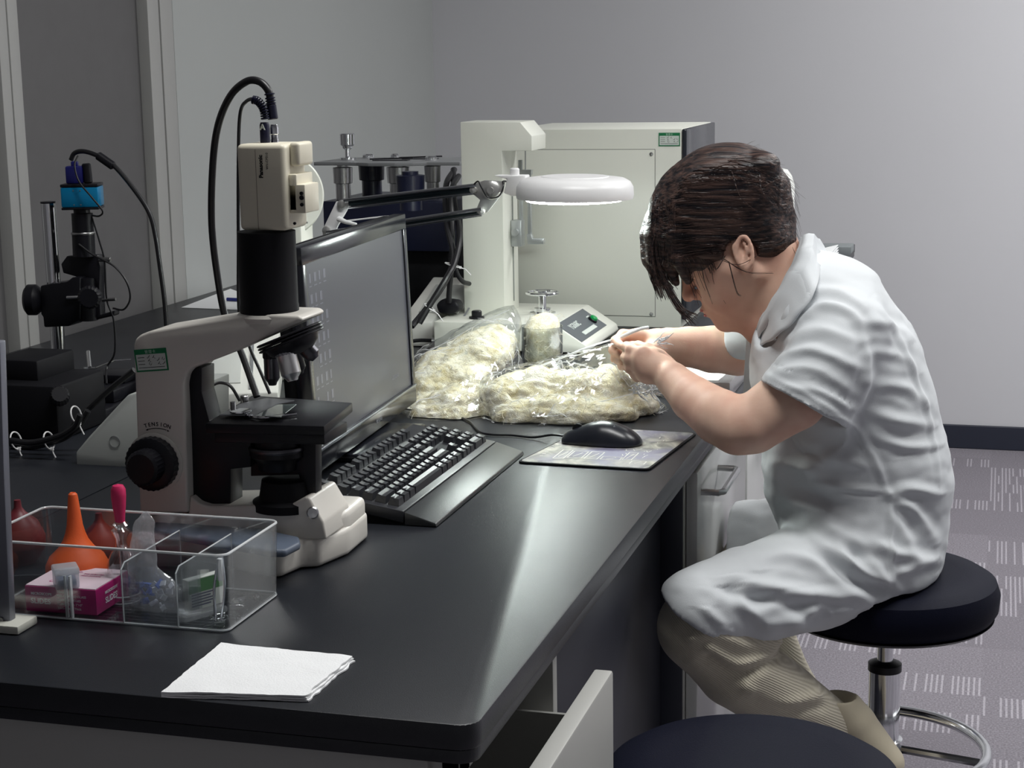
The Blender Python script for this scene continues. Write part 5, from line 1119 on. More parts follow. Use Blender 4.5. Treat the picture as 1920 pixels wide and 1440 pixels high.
bxa, bxb = Q(112, 365, YS-0.012).x, Q(184, 365, YS-0.012).x; bza, bzb = Q(150, 387, YS).z, Q(150, 349, YS).z
RB = Matrix.Translation(((bxa+bxb)/2, YS, 0)) @ Matrix.Rotation(rad(18), 4, 'Z'); hb_ = (bxb-bxa)/2*0.86
blue = mat('anodised_blue', srgb(8, 128, 178), 0.28, metal=0.3)
obj('housing', MB().box((-hb_, -hb_*0.8, bza), (hb_, hb_*0.8, bzb), 0.003, M=RB), blue, bc_)
obj('end_plate', MB().box((-hb_, -hb_*0.8, bza-0.004), (hb_, hb_*0.8, bza), 0.001, M=RB), blackm, bc_)
obj('end_plate', MB().box((-hb_, -hb_*0.8, bzb), (hb_, hb_*0.8, bzb+0.005), 0.001, M=RB), blackm, bc_)
for (x, z) in ((-0.010, bza+0.005), (0.002, bza+0.005), (-0.010, bzb-0.006), (0.002, bzb-0.006)): obj('screw', MB().cyl(RB @ Vector((x, -hb_*0.8, z)), RB @ Vector((x, -hb_*0.8-0.0008, z)), 0.0012, 10), screwm, bc_)
obj('vga_plug', MB().box((-0.026, -0.009, bzb+0.005), (0.004, 0.009, bzb+0.036), 0.003, M=RB).box((-0.016, -0.006, bzb+0.034), (-0.004, 0.006, bzb+0.044), 0.002, M=RB), mat('plug_navy', srgb(24, 26, 96), 0.35), bc_)
obj('power_plug', MB().cyl(RB @ Vector((0.012, 0, bzb+0.005)), RB @ Vector((0.010, 0, bzb+0.040)), 0.008, 16, bev=0.002), blackm, bc_)
cable('monitor_cable', 'black cable with a ferrite lump arching from the blue camera down to the worktop', [Q(133, 300, YS), Q(140, 287, YS), Q(158, 284, YS), Q(185, 293, YS), Q(215, 312, YS), Q(255, 360, YS), Q(280, 400, YS), Q(291, 440, YS), Q(300, 500, YS), Q(308, 560, YS), Q(312, 612, YS)], 0.0042)
t = obj('ferrite_bead', MB().cyl(Q(183, 291, YS), Q(213, 312, YS), 0.0078, 16, bev=0.002), blackm); tag(t, 'black ferrite lump on the cable arching from the blue camera', 'ferrite bead')
cable('camera_lead', 'thin black lead curling from the blue camera past its right side', [Q(146, 292, YS-0.02), Q(140, 310, YS-0.03), Q(148, 340, YS-0.035), Q(172, 370, YS-0.035), Q(192, 395, YS-0.03), Q(186, 405, YS-0.025), Q(172, 404, YS-0.02)], 0.0016)
cable('camera_lead', 'thin black lead looping out right of the chrome pole and back to the focus arm', [Q(148, 458, YS-0.02), Q(175, 478, YS-0.02), Q(215, 500, YS-0.02), Q(238, 530, YS-0.02), Q(244, 560, YS-0.02), Q(232, 580, YS-0.02), Q(212, 578, YS-0.02)], 0.0018)
cable('camera_lead', 'thin black lead hanging from the blue camera to the stage', [Q(172, 405, YS), Q(186, 450, YS), Q(196, 490, YS), Q(200, 560, YS), Q(213, 600, YS), Q(215, 660, YS), Q(200, 690, YS), Q(200, 720, YS-0.05)], 0.0018)
# black illuminator and cable bundle in the dark corner
t = thing('light_source', 'black light source box with ribbed knob in the dark at the far left', 'instrument', Vector((Q(60, 760, 2.45).x, 2.45, BT)))
x0_, x1_ = Q(-20, 760, 2.45).x, Q(125, 760, 2.45).x
obj('housing', MB().box((x0_, 2.42, BT+0.0005), (x1_, 2.58, Q(60, 716, 2.45).z), 0.006).box((x0_, 2.46, Q(60, 720, 2.45).z), (Q(95, 700, 2.5).x, 2.58, Q(60, 668, 2.5).z), 0.004), blackmatte, t)
obj('knob', MB().lathe([(0.016, 0), (0.016, 0.014), (0.013, 0.018), (0, 0.018)], Q(112, 745, 2.42), (0.5, -0.8, 0.5), 36, ripple=0.06), blackm, t)
bundle = [[(20, 826), (60, 830), (110, 818), (140, 800), (150, 778)], [(20, 834), (70, 836), (118, 824), (148, 800), (165, 772)], [(22, 842), (80, 838), (128, 812), (150, 786), (205, 735), (252, 698)]]
for i, b_ in enumerate(bundle):
    cable('bundled_cable', ['lowest black cable of the tied bundle in the dark lower left', 'middle black cable of the tied bundle in the dark lower left', 'black cable of the tied bundle that rises right towards the microscope arm'][2-i if i != 2 else 2] if i else 'upper black cable of the tied bundle in the dark lower left', [Q(x, y-2*i, 2.30+0.03*i) for x, y in b_], 0.005)
for (x, y, l_) in ((30, 826, 'leftmost white cable tie on the dark bundle at the lower left'), (92, 826, 'white cable tie in the middle of the dark bundle at the lower left'), (143, 778, 'uppermost white cable tie on the dark bundle beside the wedge housing')):
    tie(Q(x, y, 2.32), (1, 0, 0.3), 0.014, l_, 0.012)
# ================================================================== FIBRE AND PLASTIC BAGS
def wool_mat(name, a, b_):
    m = mat(name, srgb(*a), 0.95, sheen=0.3, sss=0.0)
    nt = m.node_tree; N = nt.nodes; L = nt.links; P = N['Principled BSDF']
    P.inputs['Subsurface Weight'].default_value = 0.3; P.inputs['Subsurface Radius'].default_value = (0.02, 0.018, 0.012); P.inputs['Subsurface Scale'].default_value = 0.5
    tc = N.new('ShaderNodeTexCoord'); n = N.new('ShaderNodeTexNoise'); n.inputs['Scale'].default_value = 32; n.inputs['Detail'].default_value = 7; n.inputs['Distortion'].default_value = 1.5
    r = N.new('ShaderNodeValToRGB'); r.color_ramp.elements[0].position = 0.3; r.color_ramp.elements[1].position = 0.62; r.color_ramp.elements[0].color = srgb(*a); r.color_ramp.elements[1].color = srgb(*b_)
    n2 = N.new('ShaderNodeTexNoise'); n2.inputs['Scale'].default_value = 140; n2.inputs['Detail'].default_value = 6; n2.inputs['Distortion'].default_value = 2.5
    b = N.new('ShaderNodeBump'); b.inputs['Strength'].default_value = 0.8; b.inputs['Distance'].default_value = 0.004
    L.new(tc.outputs['Object'], n.inputs['Vector']); L.new(tc.outputs['Object'], n2.inputs['Vector']); L.new(n.outputs['Fac'], r.inputs[0]); L.new(r.outputs[0], P.inputs['Base Color']); L.new(n2.outputs['Fac'], b.inputs['Height']); L.new(b.outputs[0], P.inputs['Normal'])
    return m
wool = wool_mat('cream_fleece', (200, 187, 146), (222, 217, 202))
bagf = film_mat('bag_film', (0.98, 0.99, 0.99), 0.055, 0.42, 0.09, bump=0.0)
foldm = film_mat('film_fold', (1.0, 1.0, 1.0), 0.45, 0.9, 0.12, milk=0.85)
def fleece(name, lumps, lo, hi, label, cat, seed, parent=None, strands=60, amp=1.0, zmin=BT+0.002):
    s = SDF(lo, hi, 0.0032)
    for (c_, r_) in lumps: s.ell(c_, r_, None, 0.015)
    V, F = s.mesh(); V = lap(V, F, 1); N_ = vnormals(V, F)
    d = np_noise(V*26, 1.0, seed)*0.007+np.abs(np_noise(V*np.array([40, 60, 75]), 1.0, seed+1))*0.006-0.002+np.abs(np_noise(V*np.array([90, 120, 170]), 1.0, seed+2))*0.0022
    V = V+N_*(d*amp)[:, None]; V[:, 2] = np.maximum(V[:, 2], zmin)
    mb = MB().np(V, F); rn = random.Random(seed)
    o = obj(name, mb, wool, parent, 80); o['kind'] = 'stuff'
    sm = MB()
    for k in range(strands):
        i = rn.randrange(len(V)); p = Vector(V[i]); n = Vector(N_[i]); t = n.orthogonal().normalized(); t.rotate(Matrix.Rotation(rn.uniform(0, 6.28), 3, n))
        if p.z < zmin+0.004: continue
        L_ = rn.uniform(0.01, 0.035); sm.tube([p, p+n*0.003+t*L_*0.4, p+n*rn.uniform(0.002, 0.007)+t*L_*0.75+n.cross(t)*rn.uniform(-0.006, 0.006), p+n*0.002+t*L_], [0.0005, 0.00025], 4, smooth=3)
    if sm.v: 
        o2 = obj('loose_fibres', sm, wool, parent if parent else o, 60); o2['kind'] = 'stuff'
    if parent is None: tag(o, label, cat)
    return o
def crinkled_hull(cloud, sub, seed, amp=0.006, flat=BT+0.001, push=0.009):
    """plastic film drawn over a cloud of points: a hull, refined, with sharp random creases"""
    bm = bmesh.new(); 
    for p in cloud: bm.verts.new(p)
    r = bmesh.ops.convex_hull(bm, input=bm.verts); dead = [v for v in bm.verts if not v.link_faces]; bmesh.ops.delete(bm, geom=dead, context='VERTS')
    for _ in range(sub):
        bmesh.ops.triangulate(bm, faces=bm.faces); bmesh.ops.subdivide_edges(bm, edges=[e for e in bm.edges if e.calc_length() > 0.010], cuts=1, use_grid_fill=True)
    bmesh.ops.triangulate(bm, faces=bm.faces); bm.normal_update()
    co = np.array([v.co[:] for v in bm.verts]); nn = np.array([v.normal[:] for v in bm.verts])
    d = np.zeros(len(co))
    rg = np.random.default_rng(seed)
    for k in range(26):                                    # straight sharp creases in random directions
        n = rg.normal(size=3); n /= np.linalg.norm(n); c0 = co[rg.integers(len(co))]; w_ = rg.uniform(0.012, 0.04); x = (co-c0)@n
        ext = np.exp(-(np.linalg.norm(co-c0, axis=1)/0.07)**2); d += amp*0.6*np.maximum(0, 1-np.abs(x)/w_)*ext*rg.choice([-1, 1])
    d += np.abs(np_noise(co*35, 1.0, seed))*amp*0.7+push+np.abs(np_noise(co*60, 1.0, seed+3))*amp*0.12
    co = co+nn*d[:, None]; co[:, 2] = np.maximum(co[:, 2], flat)
    bm.verts.index_update(); mb = MB(); mb.add([Vector(p) for p in co], [[v.index for v in f.verts] for f in bm.faces]); bm.free(); return mb
def hullpts(lumps, grow=1.06):
    out = []
    for c_, r_ in lumps:
        for k in range(34):
            z = 1-2*(k+0.5)/34; a = k*2.39996; q = math.sqrt(1-z*z); p = Vector((c_[0]+r_[0]*grow*q*math.cos(a), c_[1]+r_[1]*grow*q*math.sin(a), c_[2]+r_[2]*grow*z)); p.z = max(p.z, BT+0.0015); out.append(p)
    return out
def creases(mb, V_, n, seed, r=0.0007, L_=(0.03, 0.09)):
    """thin bright fold ridges lying on the film"""
    rn = random.Random(seed); out = MB()
    for k in range(n):
        p = Vector(V_[rn.randrange(len(V_))]); d = Vector((rn.uniform(-1, 1), rn.uniform(-0.4, 0.4), rn.uniform(-0.7, 0.7))).normalized(); pts = []
        for j in range(9):
            q = min(V_, key=lambda v: (v-p).length_squared); pts.append(q+Vector((0, -0.0012, 0.0008))); p = q+d*rn.uniform(*L_)/8; d = (d+Vector((rn.uniform(-.25, .25), rn.uniform(-.1, .1), rn.uniform(-.25, .25)))).normalized()
        out.tube(pts, [r, r*0.3], 4, smooth=2)
    return out
# bag 1, by the monitor
Y1 = 2.98
L1 = [(Q(845, 715, 2.95), (0.075, 0.07, 0.058)), (Q(900, 665, 3.00), (0.060, 0.06, 0.045)), (Q(808, 735, 2.90), (0.050, 0.06, 0.050)), (Q(928, 645, 3.04), (0.040, 0.04, 0.034)), (Q(795, 775, 2.83), (0.040, 0.05, 0.028)), (Q(870, 765, 2.80), (0.065, 0.07, 0.040)), (Q(835, 778, 2.76), (0.060, 0.05, 0.026))]
bag1 = thing('fibre_bag', 'large clear bag of cream fibre beside the monitor, top drawn to a point', 'bag', Q(860, 780, 2.93))
fleece('fibre', L1, (-1.14, 2.66, BT-0.02), (-0.80, 3.12, 0.99), '', '', 3, parent=bag1, strands=260)
cl1 = hullpts(L1)+[Q(958, 582, 3.06), Q(945, 588, 3.09), Q(965, 600, 3.05), Q(790, 668, 3.0), Q(968, 650, 3.05), Q(968, 700, 3.0), Q(775, 806, 2.72)]
for p in cl1: p.z = max(p.z, BT+0.0015)
f1 = crinkled_hull(cl1, 5, 5, 0.008); o1_ = obj('film', f1, bagf, bag1, smooth=0)
fr1 = [v for v in f1.v if v.y < 3.06]
cm = creases(f1, fr1, 55, 3, 0.0008)
cm.tube([Q(785, 668, 2.985), Q(840, 640, 3.01), Q(905, 604, 3.04), Q(955, 581, 3.06)], 0.0010, 5, smooth=5); cm.tube([Q(850, 752, 2.84), Q(880, 735, 2.85), Q(912, 720, 2.87)], [0.0012, 0.0022], 6, smooth=3)
o = obj('film_crease', cm, foldm, bag1, 40); o['kind'] = 'stuff'
# bag 2, under the hands
L2 = [(Q(1010, 748, 2.82), (0.070, 0.06, 0.050)), (Q(1080, 745, 2.83), (0.060, 0.06, 0.050)), (Q(1140, 735, 2.85), (0.056, 0.05, 0.045)), (Q(1190, 762, 2.83), (0.040, 0.038, 0.026)), (Q(945, 755, 2.80), (0.040, 0.06, 0.048)), (Q(1045, 778, 2.755), (0.075, 0.045, 0.028)), (Q(1130, 775, 2.775), (0.060, 0.04, 0.026)), (Q(965, 785, 2.745), (0.040, 0.04, 0.024))]
bag2 = thing('fibre_bag', 'clear plastic bag of cream fibre lying open behind the mouse, stretched up to the hands', 'bag', Q(1070, 790, 2.82))
fleece('fibre', L2, (-0.98, 2.66, BT-0.02), (-0.53, 2.98, 0.93), '', '', 9, parent=bag2, strands=420)
cl2 = hullpts(L2[:3]+L2[4:6]+L2[7:])+[Q(1150, 650, 2.80), Q(1140, 660, 2.80), Q(965, 700, 2.86), Q(925, 800, 2.72), Q(960, 815, 2.70)]
for p in cl2: p.z = max(p.z, BT+0.0015)
f2 = crinkled_hull(cl2, 5, 8, 0.008); obj('film', f2, bagf, bag2, smooth=0)
cm = creases(f2, [v for v in f2.v if v.y < 2.9], 60, 7, 0.0008)
cm.tube([Q(1000, 692, 2.84), Q(1060, 668, 2.82), Q(1120, 645, 2.81), Q(1165, 632, 2.80), Q(1200, 616, 2.82)], [0.0022, 0.0014], 6, smooth=5)
cm.tube([Q(1075, 668, 2.81), Q(1130, 652, 2.80), Q(1160, 642, 2.79)], 0.0009, 5, smooth=4); cm.tube([Q(985, 782, 2.75), Q(1060, 765, 2.75), Q(1130, 752, 2.77), Q(1200, 735, 2.78), Q(1250, 726, 2.78)], [0.0012, 0.0008], 5, smooth=5)
for (a, b_) in (((1035, 672), (1062, 712)), ((1052, 676), (1052, 705)), ((1062, 676), (1085, 706)), ((1075, 680), (1120, 694)), ((1050, 672), (1035, 692)), ((980, 750), (968, 785)), ((985, 752), (1012, 782)), ((1000, 748), (1018, 778))): cm.tube([Q(*a, 2.79), Q((a[0]+b_[0])/2+3, (a[1]+b_[1])/2, 2.785), Q(*b_, 2.78)], [0.0013, 0.0007], 5, smooth=3)
cm.tube([Q(968, 800, 2.72), Q(958, 806, 2.715), Q(948, 812, 2.71)], [0.002, 0.0028], 6)
o = obj('film_crease', cm, foldm, bag2, 40); o['kind'] = 'stuff'
# clear beaker of fibre behind them
bk = Q(1017, 690, 3.14); bkr = 0.040; zt9 = Q(1017, 612, 3.14).z
t = thing('fibre_jar', 'clear round container packed with cream fibre in front of the handwheel', 'jar', (bk.x, 3.14, BT))
w = MB().lathe([(0, BT+0.001), (bkr-0.004, BT+0.001), (bkr, BT+0.005), (bkr, zt9), (bkr+0.001, zt9+0.001), (bkr-0.0015, zt9+0.001), (bkr-0.002, BT+0.006), (0, BT+0.004)], (bk.x, 3.14, 0), n=48)
obj('wall', w, glassy, t)
fleece('fibre', [((bk.x, 3.14, BT+0.045), (0.036, 0.036, 0.05)), ((bk.x, 3.14, zt9-0.01), (0.036, 0.036, 0.03)), ((bk.x+0.004, 3.14, zt9+0.008), (0.026, 0.026, 0.016))], (bk.x-0.06, 3.07, BT), (bk.x+0.06, 3.21, zt9+0.05), '', '', 21, parent=t, strands=60, amp=0.35, zmin=BT+0.006)
# torn strips and tufts about the hands
rn = random.Random(12); 
stripm = mat('torn_white_film', srgb(240, 242, 244), 0.35)
def strips(name, label, c_, n, R, Y, seed, group=None):
    rn = random.Random(seed); m = MB()
    for k in range(n):
        x = c_[0]+rn.uniform(-R, R)*1.5; y = c_[1]+rn.uniform(-R, R)*0.6; a = rn.uniform(-0.9, 0.9); L_ = rn.uniform(12, 34); pts = [Q(x+L_*t_*math.cos(a)+rn.uniform(-2, 2), y-L_*t_*math.sin(a)+rn.uniform(-2.5, 2.5), Y+rn.uniform(-0.004, 0.004)) for t_ in (0, .25, .5, .75, 1)]
        m.tube(pts, [rn.uniform(0.0008, 0.0018), 0.0004], 5, smooth=2)
    o = obj(name, m, stripm); o['kind'] = 'stuff'; o['label'] = label; o['category'] = 'fibre'; return o
strips('torn_strips', 'white torn plastic strips and fibres below the near wrist', (1205, 728), 30, 18, 2.74, 5)
strips('torn_strips', 'white fibre tuft caught on top of the near hand', (1232, 642), 10, 6, 2.685, 6)
strips('torn_strips', 'small white fibre knot on the worktop right of the fibre bag', (1222, 776), 16, 7, 2.84, 8)
t = obj('held_fibre', MB().tube([Q(1165, 632, 2.795), Q(1180, 625, 2.79), Q(1200, 617, 2.80), Q(1215, 614, 2.815)], 0.003, 8, smooth=4), stripm); tag(t, 'strip of white plastic pinched between the fingers', 'strip')
# sheet of paper and white bits behind the bag
t = obj('paper_sheet', MB().prism([Zp(1130, 720, BT+0.001), Zp(1225, 735, BT+0.001), Zp(1205, 690, BT+0.001), Zp(1160, 680, BT+0.001)], (0, 0, 0.0008)), MATS['paper_white']); tag(t, 'white paper on the worktop under the hands', 'paper')
# ================================================================== THE SEATED PERSON
PY = 2.75
def skin_mat():
    m = mat('skin', srgb(232, 188, 160), 0.58, sss=0.12, bump=0.06, bscale=350)
    nt = m.node_tree; N = nt.nodes; L = nt.links; P = N['Principled BSDF']
    tc = N.new('ShaderNodeTexCoord'); n = N.new('ShaderNodeTexNoise'); n.inputs['Scale'].default_value = 14; n.inputs['Detail'].default_value = 3
    r = N.new('ShaderNodeValToRGB'); r.color_ramp.elements[0].color = srgb(212, 166, 146); r.color_ramp.elements[1].color = srgb(230, 194, 172)
    r.color_ramp.elements[0].position = 0.35; r.color_ramp.elements[1].position = 0.65
    L.new(tc.outputs['Object'], n.inputs['Vector']); L.new(n.outputs['Fac'], r.inputs[0]); L.new(r.outputs[0], P.inputs['Base Color']); return m
def hair_mat():
    m = mat('dark_brown_hair', srgb(44, 34, 34), 0.42, spec=0.5)
    nt = m.node_tree; N = nt.nodes; L = nt.links; P = N['Principled BSDF']; P.inputs['Anisotropic'].default_value = 0.5
    geo = N.new('ShaderNodeTexCoord'); mp = N.new('ShaderNodeMapping'); mp.inputs['Rotation'].default_value = (0, rad(-8), 0); mp.inputs['Scale'].default_value = (9, 120, 190)
    n = N.new('ShaderNodeTexNoise'); n.inputs['Scale'].default_value = 1.0; n.inputs['Detail'].default_value = 4; n.inputs['Distortion'].default_value = 0.3
    r = N.new('ShaderNodeValToRGB'); r.color_ramp.elements[0].color = srgb(20, 17, 22); r.color_ramp.elements[1].color = srgb(92, 70, 62); r.color_ramp.elements[0].position = 0.38; r.color_ramp.elements[1].position = 0.72
    b = N.new('ShaderNodeBump'); b.inputs['Strength'].default_value = 0.9; b.inputs['Distance'].default_value = 0.003
    L.new(geo.outputs['Object'], mp.inputs[0]); L.new(mp.outputs[0], n.inputs['Vector']); L.new(n.outputs['Fac'], r.inputs[0]); L.new(r.outputs[0], P.inputs['Base Color']); L.new(n.outputs['Fac'], b.inputs['Height']); L.new(b.outputs[0], P.inputs['Normal'])
    return m
def knit_mat():
    m = mat('ribbed_knit', srgb(186, 176, 152), 0.9, sheen=0.2)
    nt = m.node_tree; N = nt.nodes; L = nt.links; P = N['Principled BSDF']
    tc = N.new('ShaderNodeTexCoord'); mp = N.new('ShaderNodeMapping'); mp.inputs['Rotation'].default_value = (0, rad(50), 0)
    w = N.new('ShaderNodeTexWave'); w.wave_type = 'BANDS'; w.bands_direction = 'X'; w.inputs['Scale'].default_value = 105; w.inputs['Distortion'].default_value = 0.8; w.inputs['Detail Scale'].default_value = 2
    b = N.new('ShaderNodeBump'); b.inputs['Strength'].default_value = 0.4; b.inputs['Distance'].default_value = 0.0015
    mx = N.new('ShaderNodeMixRGB'); mx.inputs[1].default_value = srgb(192, 184, 164); mx.inputs[2].default_value = srgb(216, 209, 190)
    L.new(tc.outputs['Object'], mp.inputs[0]); L.new(mp.outputs[0], w.inputs['Vector']); L.new(w.outputs['Fac'], b.inputs['Height']); L.new(b.outputs[0], P.inputs['Normal']); L.new(w.outputs['Fac'], mx.inputs[0]); L.new(mx.outputs[0], P.inputs['Base Color'])
    return m
skin = skin_mat(); hairm = hair_mat(); knit = knit_mat()
cloth = mat('white_cotton', srgb(210, 214, 217), 0.8, sheen=0.08, bump=0.12, bscale=700)
pers = thing('person', 'person in a short-sleeved white lab coat bent over the bench, hands teasing fibres', 'person', (-0.156, PY, 0.553))
# ---------------- head frame
th = rad(33); HS = 1.07
hf = np.array([-math.cos(th), -0.06, -math.sin(th)]); hf /= np.linalg.norm(hf)
hu = np.array([-math.sin(th), 0, math.cos(th)]); hs_ = np.cross(hu, hf); hu = np.cross(hf, hs_); hu /= np.linalg.norm(hu)
if hs_[1] > 0: hs_ = -hs_                                  # side axis towards -y
HO = np.array(Q(1388, 474, 2.672))-hs_*0.074*HS
def Hd(f, u, s=0.0): return HO+(hf*f+hu*u+hs_*s)*HS
HM = [hf, hu, hs_]
b = SDF((-0.66, 2.46, 0.60), (-0.05, 3.06, 1.28), 0.0026)
E_ = lambda c, r, k=0.012, cut=False: b.ell(Hd(*c), np.array(r)*HS, HM, k, cut)
E_((0.0, 0.045, 0), (0.094, 0.086, 0.073))
E_((0.042, 0.005, 0), (0.050, 0.062, 0.060), 0.02)
E_((0.045, -0.040, 0), (0.042, 0.045, 0.048), 0.02)
for s in (-1, 1):
    b.cone(Hd(0.005, -0.035, 0.050*s), Hd(0.070, -0.083, 0.016*s), 0.018*HS, 0.014*HS, 0.02)
    b.cone(Hd(0.030, -0.010, 0.050*s), Hd(0.066, -0.040, 0.030*s), 0.020*HS, 0.022*HS, 0.025)
    b.cone(Hd(0.082, 0.034, 0.010*s), Hd(0.066, 0.036, 0.046*s), 0.013*HS, 0.012*HS, 0.014)
    E_((0.090, 0.012, 0.031*s), (0.016, 0.012, 0.018), 0.010, True)
    E_((0.073, 0.011, 0.031*s), (0.0145, 0.0135, 0.0155), 0.003)
    b.cone(Hd(0.0885, 0.006, 0.022*s), Hd(0.083, 0.005, 0.043*s), 0.0017, 0.0017, 0.002)
    E_((0.098, -0.020, 0.011*s), (0.010, 0.0075, 0.0065), 0.005)
    E_((0.103, -0.027, 0.0065*s), (0.004, 0.004, 0.003), 0.002, True)
b.cone(Hd(0.088, 0.026), Hd(0.109, -0.010), 0.0085*HS, 0.0085*HS, 0.012)
E_((0.111, -0.015, 0), (0.0095, 0.0088, 0.0095), 0.006)
E_((0.088, -0.050, 0), (0.014, 0.022, 0.024), 0.014)
E_((0.100, -0.043, 0), (0.0075, 0.0048, 0.019), 0.003)
E_((0.0985, -0.053, 0), (0.0080, 0.0055, 0.016), 0.003)
b.cone(Hd(0.107, -0.048, -0.016), Hd(0.107, -0.048, 0.016), 0.0014, 0.0014, 0.002, cut=True)
E_((0.082, -0.078, 0), (0.018, 0.016, 0.020), 0.016)
# ears
for s in (-1, 1):
    ea = hu*0.93-hf*0.30; eb_ = np.cross(ea, hs_*s); out_n = hs_*0.93*s-hf*0.36; out_n /= np.linalg.norm(out_n); ef = np.cross(out_n, ea); ef /= np.linalg.norm(ef)
    ec = Hd(-0.004, -0.002, 0.0735*s)
    b.ell(ec, np.array((0.0160, 0.0285, 0.0060))*HS, [ef, ea, out_n], 0.004)
    b.ell(ec+out_n*0.0065*HS+hf*0.002, np.array((0.0115, 0.0200, 0.0052))*HS, [ef, ea, out_n], 0.002, True)
    rim_ = [ec+out_n*0.0055*HS+(hf*math.cos(t)*0.0125+ea*math.sin(t)*0.0240)*HS*(1 if math.cos(t) < 0.3 else 0.9) for t in np.radians(np.arange(20, 271, 22))]
    b.chain(rim_, [0.0030]*len(rim_), 0.003)
    b.chain([ec+out_n*0.004+(-hf*0.003+ea*0.013)*HS, ec+out_n*0.004+(-hf*0.006)*HS, ec+out_n*0.0035-ea*0.012*HS], [0.0028, 0.003, 0.003], 0.003)
    b.cone(ec+out_n*0.003+(hf*0.010-ea*0.004)*HS, ec+out_n*0.003+(hf*0.009+ea*0.002)*HS, 0.0042, 0.0038, 0.004)
    b.cone(ec-ea*0.022*HS+hf*0.002, ec-ea*0.024*HS+hf*0.003, 0.0065, 0.006, 0.006)
# neck and upper trunk
nk = [Hd(-0.022, -0.030), np.array(Q(1462, 545, PY)), np.array(Q(1500, 590, PY))]
b.chain(nk, [0.055, 0.052, 0.062], 0.025)
b.cone(nk[1], np.array(Q(1445, 600, PY)), 0.045, 0.05, 0.02)
b.chain([np.array(Q(1540, 640, PY)), np.array(Q(1600, 760, PY)), np.array(Q(1620, 900, PY))], [0.075, 0.08, 0.08], 0.03)
for s, Y in ((-1, 2.61), (1, 2.89)): b.cone(np.array(Q(1510, 610, PY)), (Q(1550, 625, Y)), 0.045, 0.040, 0.02)
# near arm (left)
ar = lambda L_: [np.array(Q(*p)) for p in L_]
b.chain(ar([(1548, 640, 2.600), (1488, 745, 2.575), (1412, 795, 2.560), (1384, 800, 2.560)]), [0.042, 0.051, 0.045, 0.042], 0.01)
b.chain(ar([(1385, 797, 2.560), (1350, 782, 2.575), (1300, 748, 2.625), (1262, 712, 2.665), (1243, 694, 2.690)]), [0.043, 0.043, 0.036, 0.0275, 0.0235], 0.012)
# far arm (right)
b.chain(ar([(1500, 610, 2.90), (1440, 640, 2.955), (1385, 655, 2.965)]), [0.046, 0.048, 0.043], 0.01)
b.chain(ar([(1383, 657, 2.965), (1335, 655, 2.945), (1290, 650, 2.915), (1252, 644, 2.885), (1236, 642, 2.87)]), [0.043, 0.041, 0.035, 0.027, 0.023], 0.012)
# hands: metacarpals fan out of the wrist, then three phalanges each
def hand(wr, thumb, fingers, r0=0.0092):
    wr = np.array(Q(*wr))
    for i, fg in enumerate(fingers):
        P = ar(fg); b.cone(wr+(P[0]-wr)*0.10, P[0], 0.015, 0.0112, 0.014)
        rr = [r0*1.1, r0, r0*0.9, r0*0.78] if i < 3 else [r0*0.95, r0*0.88, r0*0.8, r0*0.7]
        for j in range(len(P)-1): b.cone(P[j], P[j+1], rr[j], rr[j+1], 0.0045 if j else 0.008)
        b.cone(P[1], P[1], rr[1]*1.06, rr[1]*1.06, 0.003)
    P = ar(thumb); b.cone(wr+(P[0]-wr)*0.2, P[0], 0.016, 0.0145, 0.014); b.cone(P[0], P[1], 0.0145, 0.0112, 0.008)
    for j in range(1, len(P)-1): b.cone(P[j], P[j+1], 0.0108-0.001*j, 0.0100-0.0012*j, 0.004)
hand((1243, 694, 2.690), [(1232, 672, 2.700), (1214, 655, 2.712), (1197, 649, 2.735), (1183, 648, 2.757)],
     [[(1205, 662, 2.684), (1184, 656, 2.702), (1175, 650, 2.728), (1180, 649, 2.750)],
      [(1202, 677, 2.680), (1180, 673, 2.698), (1173, 670, 2.725), (1184, 672, 2.742)],
      [(1205, 692, 2.682), (1184, 691, 2.700), (1178, 688, 2.724), (1190, 689, 2.738)],
      [(1213, 706, 2.688), (1195, 706, 2.704), (1189, 702, 2.724), (1199, 700, 2.736)]])
hand((1236, 642, 2.87), [(1226, 655, 2.845), (1208, 660, 2.815), (1188, 659, 2.795), (1171, 652, 2.782)],
     [[(1197, 628, 2.850), (1168, 628, 2.832), (1154, 639, 2.808), (1164, 648, 2.786)],
      [(1194, 642, 2.860), (1160, 645, 2.842), (1150, 656, 2.815), (1163, 664, 2.796)],
      [(1196, 657, 2.862), (1163, 662, 2.846), (1154, 672, 2.820), (1167, 678, 2.802)],
      [(1203, 670, 2.860), (1174, 678, 2.846), (1166, 686, 2.824), (1178, 689, 2.808)]])
V, F = b.mesh(); V = lap(V, F, 2, 0.4)
body = obj('body', MB().np(V, F), skin, pers, 80)
del b
lipm = mat('lips', srgb(196, 112, 112), 0.4)
lp_ = SDF(Hd(0.09, -0.05)-0.035, Hd(0.09, -0.05)+0.035, 0.0012)
lp_.ell(Hd(0.1008, -0.0435, 0), np.array((0.0078, 0.0040, 0.0175))*HS, HM, 0.002); lp_.ell(Hd(0.0993, -0.0530, 0), np.array((0.0080, 0.0046, 0.0150))*HS, HM, 0.002)
lp_.cone(Hd(0.1085, -0.0482, -0.016), Hd(0.1085, -0.0482, 0.016), 0.0012, 0.0012, 0.001, cut=True)
V, F = lp_.mesh(); obj('lips', MB().np(V, F), lipm, pers, 80)
el = MB()
for s in (-1, 1):
    arc = [Hd(0.088-0.00002*(k-4)**2*12, 0.0035+0.0001*(k-4)**2, (0.019+0.003*k)*s) for k in range(9)]
    el.tube(arc, 0.0009, 6)
    for k in range(9): el.tube([arc[k], Vector(arc[k])+Vector(hf*0.006-hu*0.004)], [0.0006, 0.0002], 4)
eb = MB()
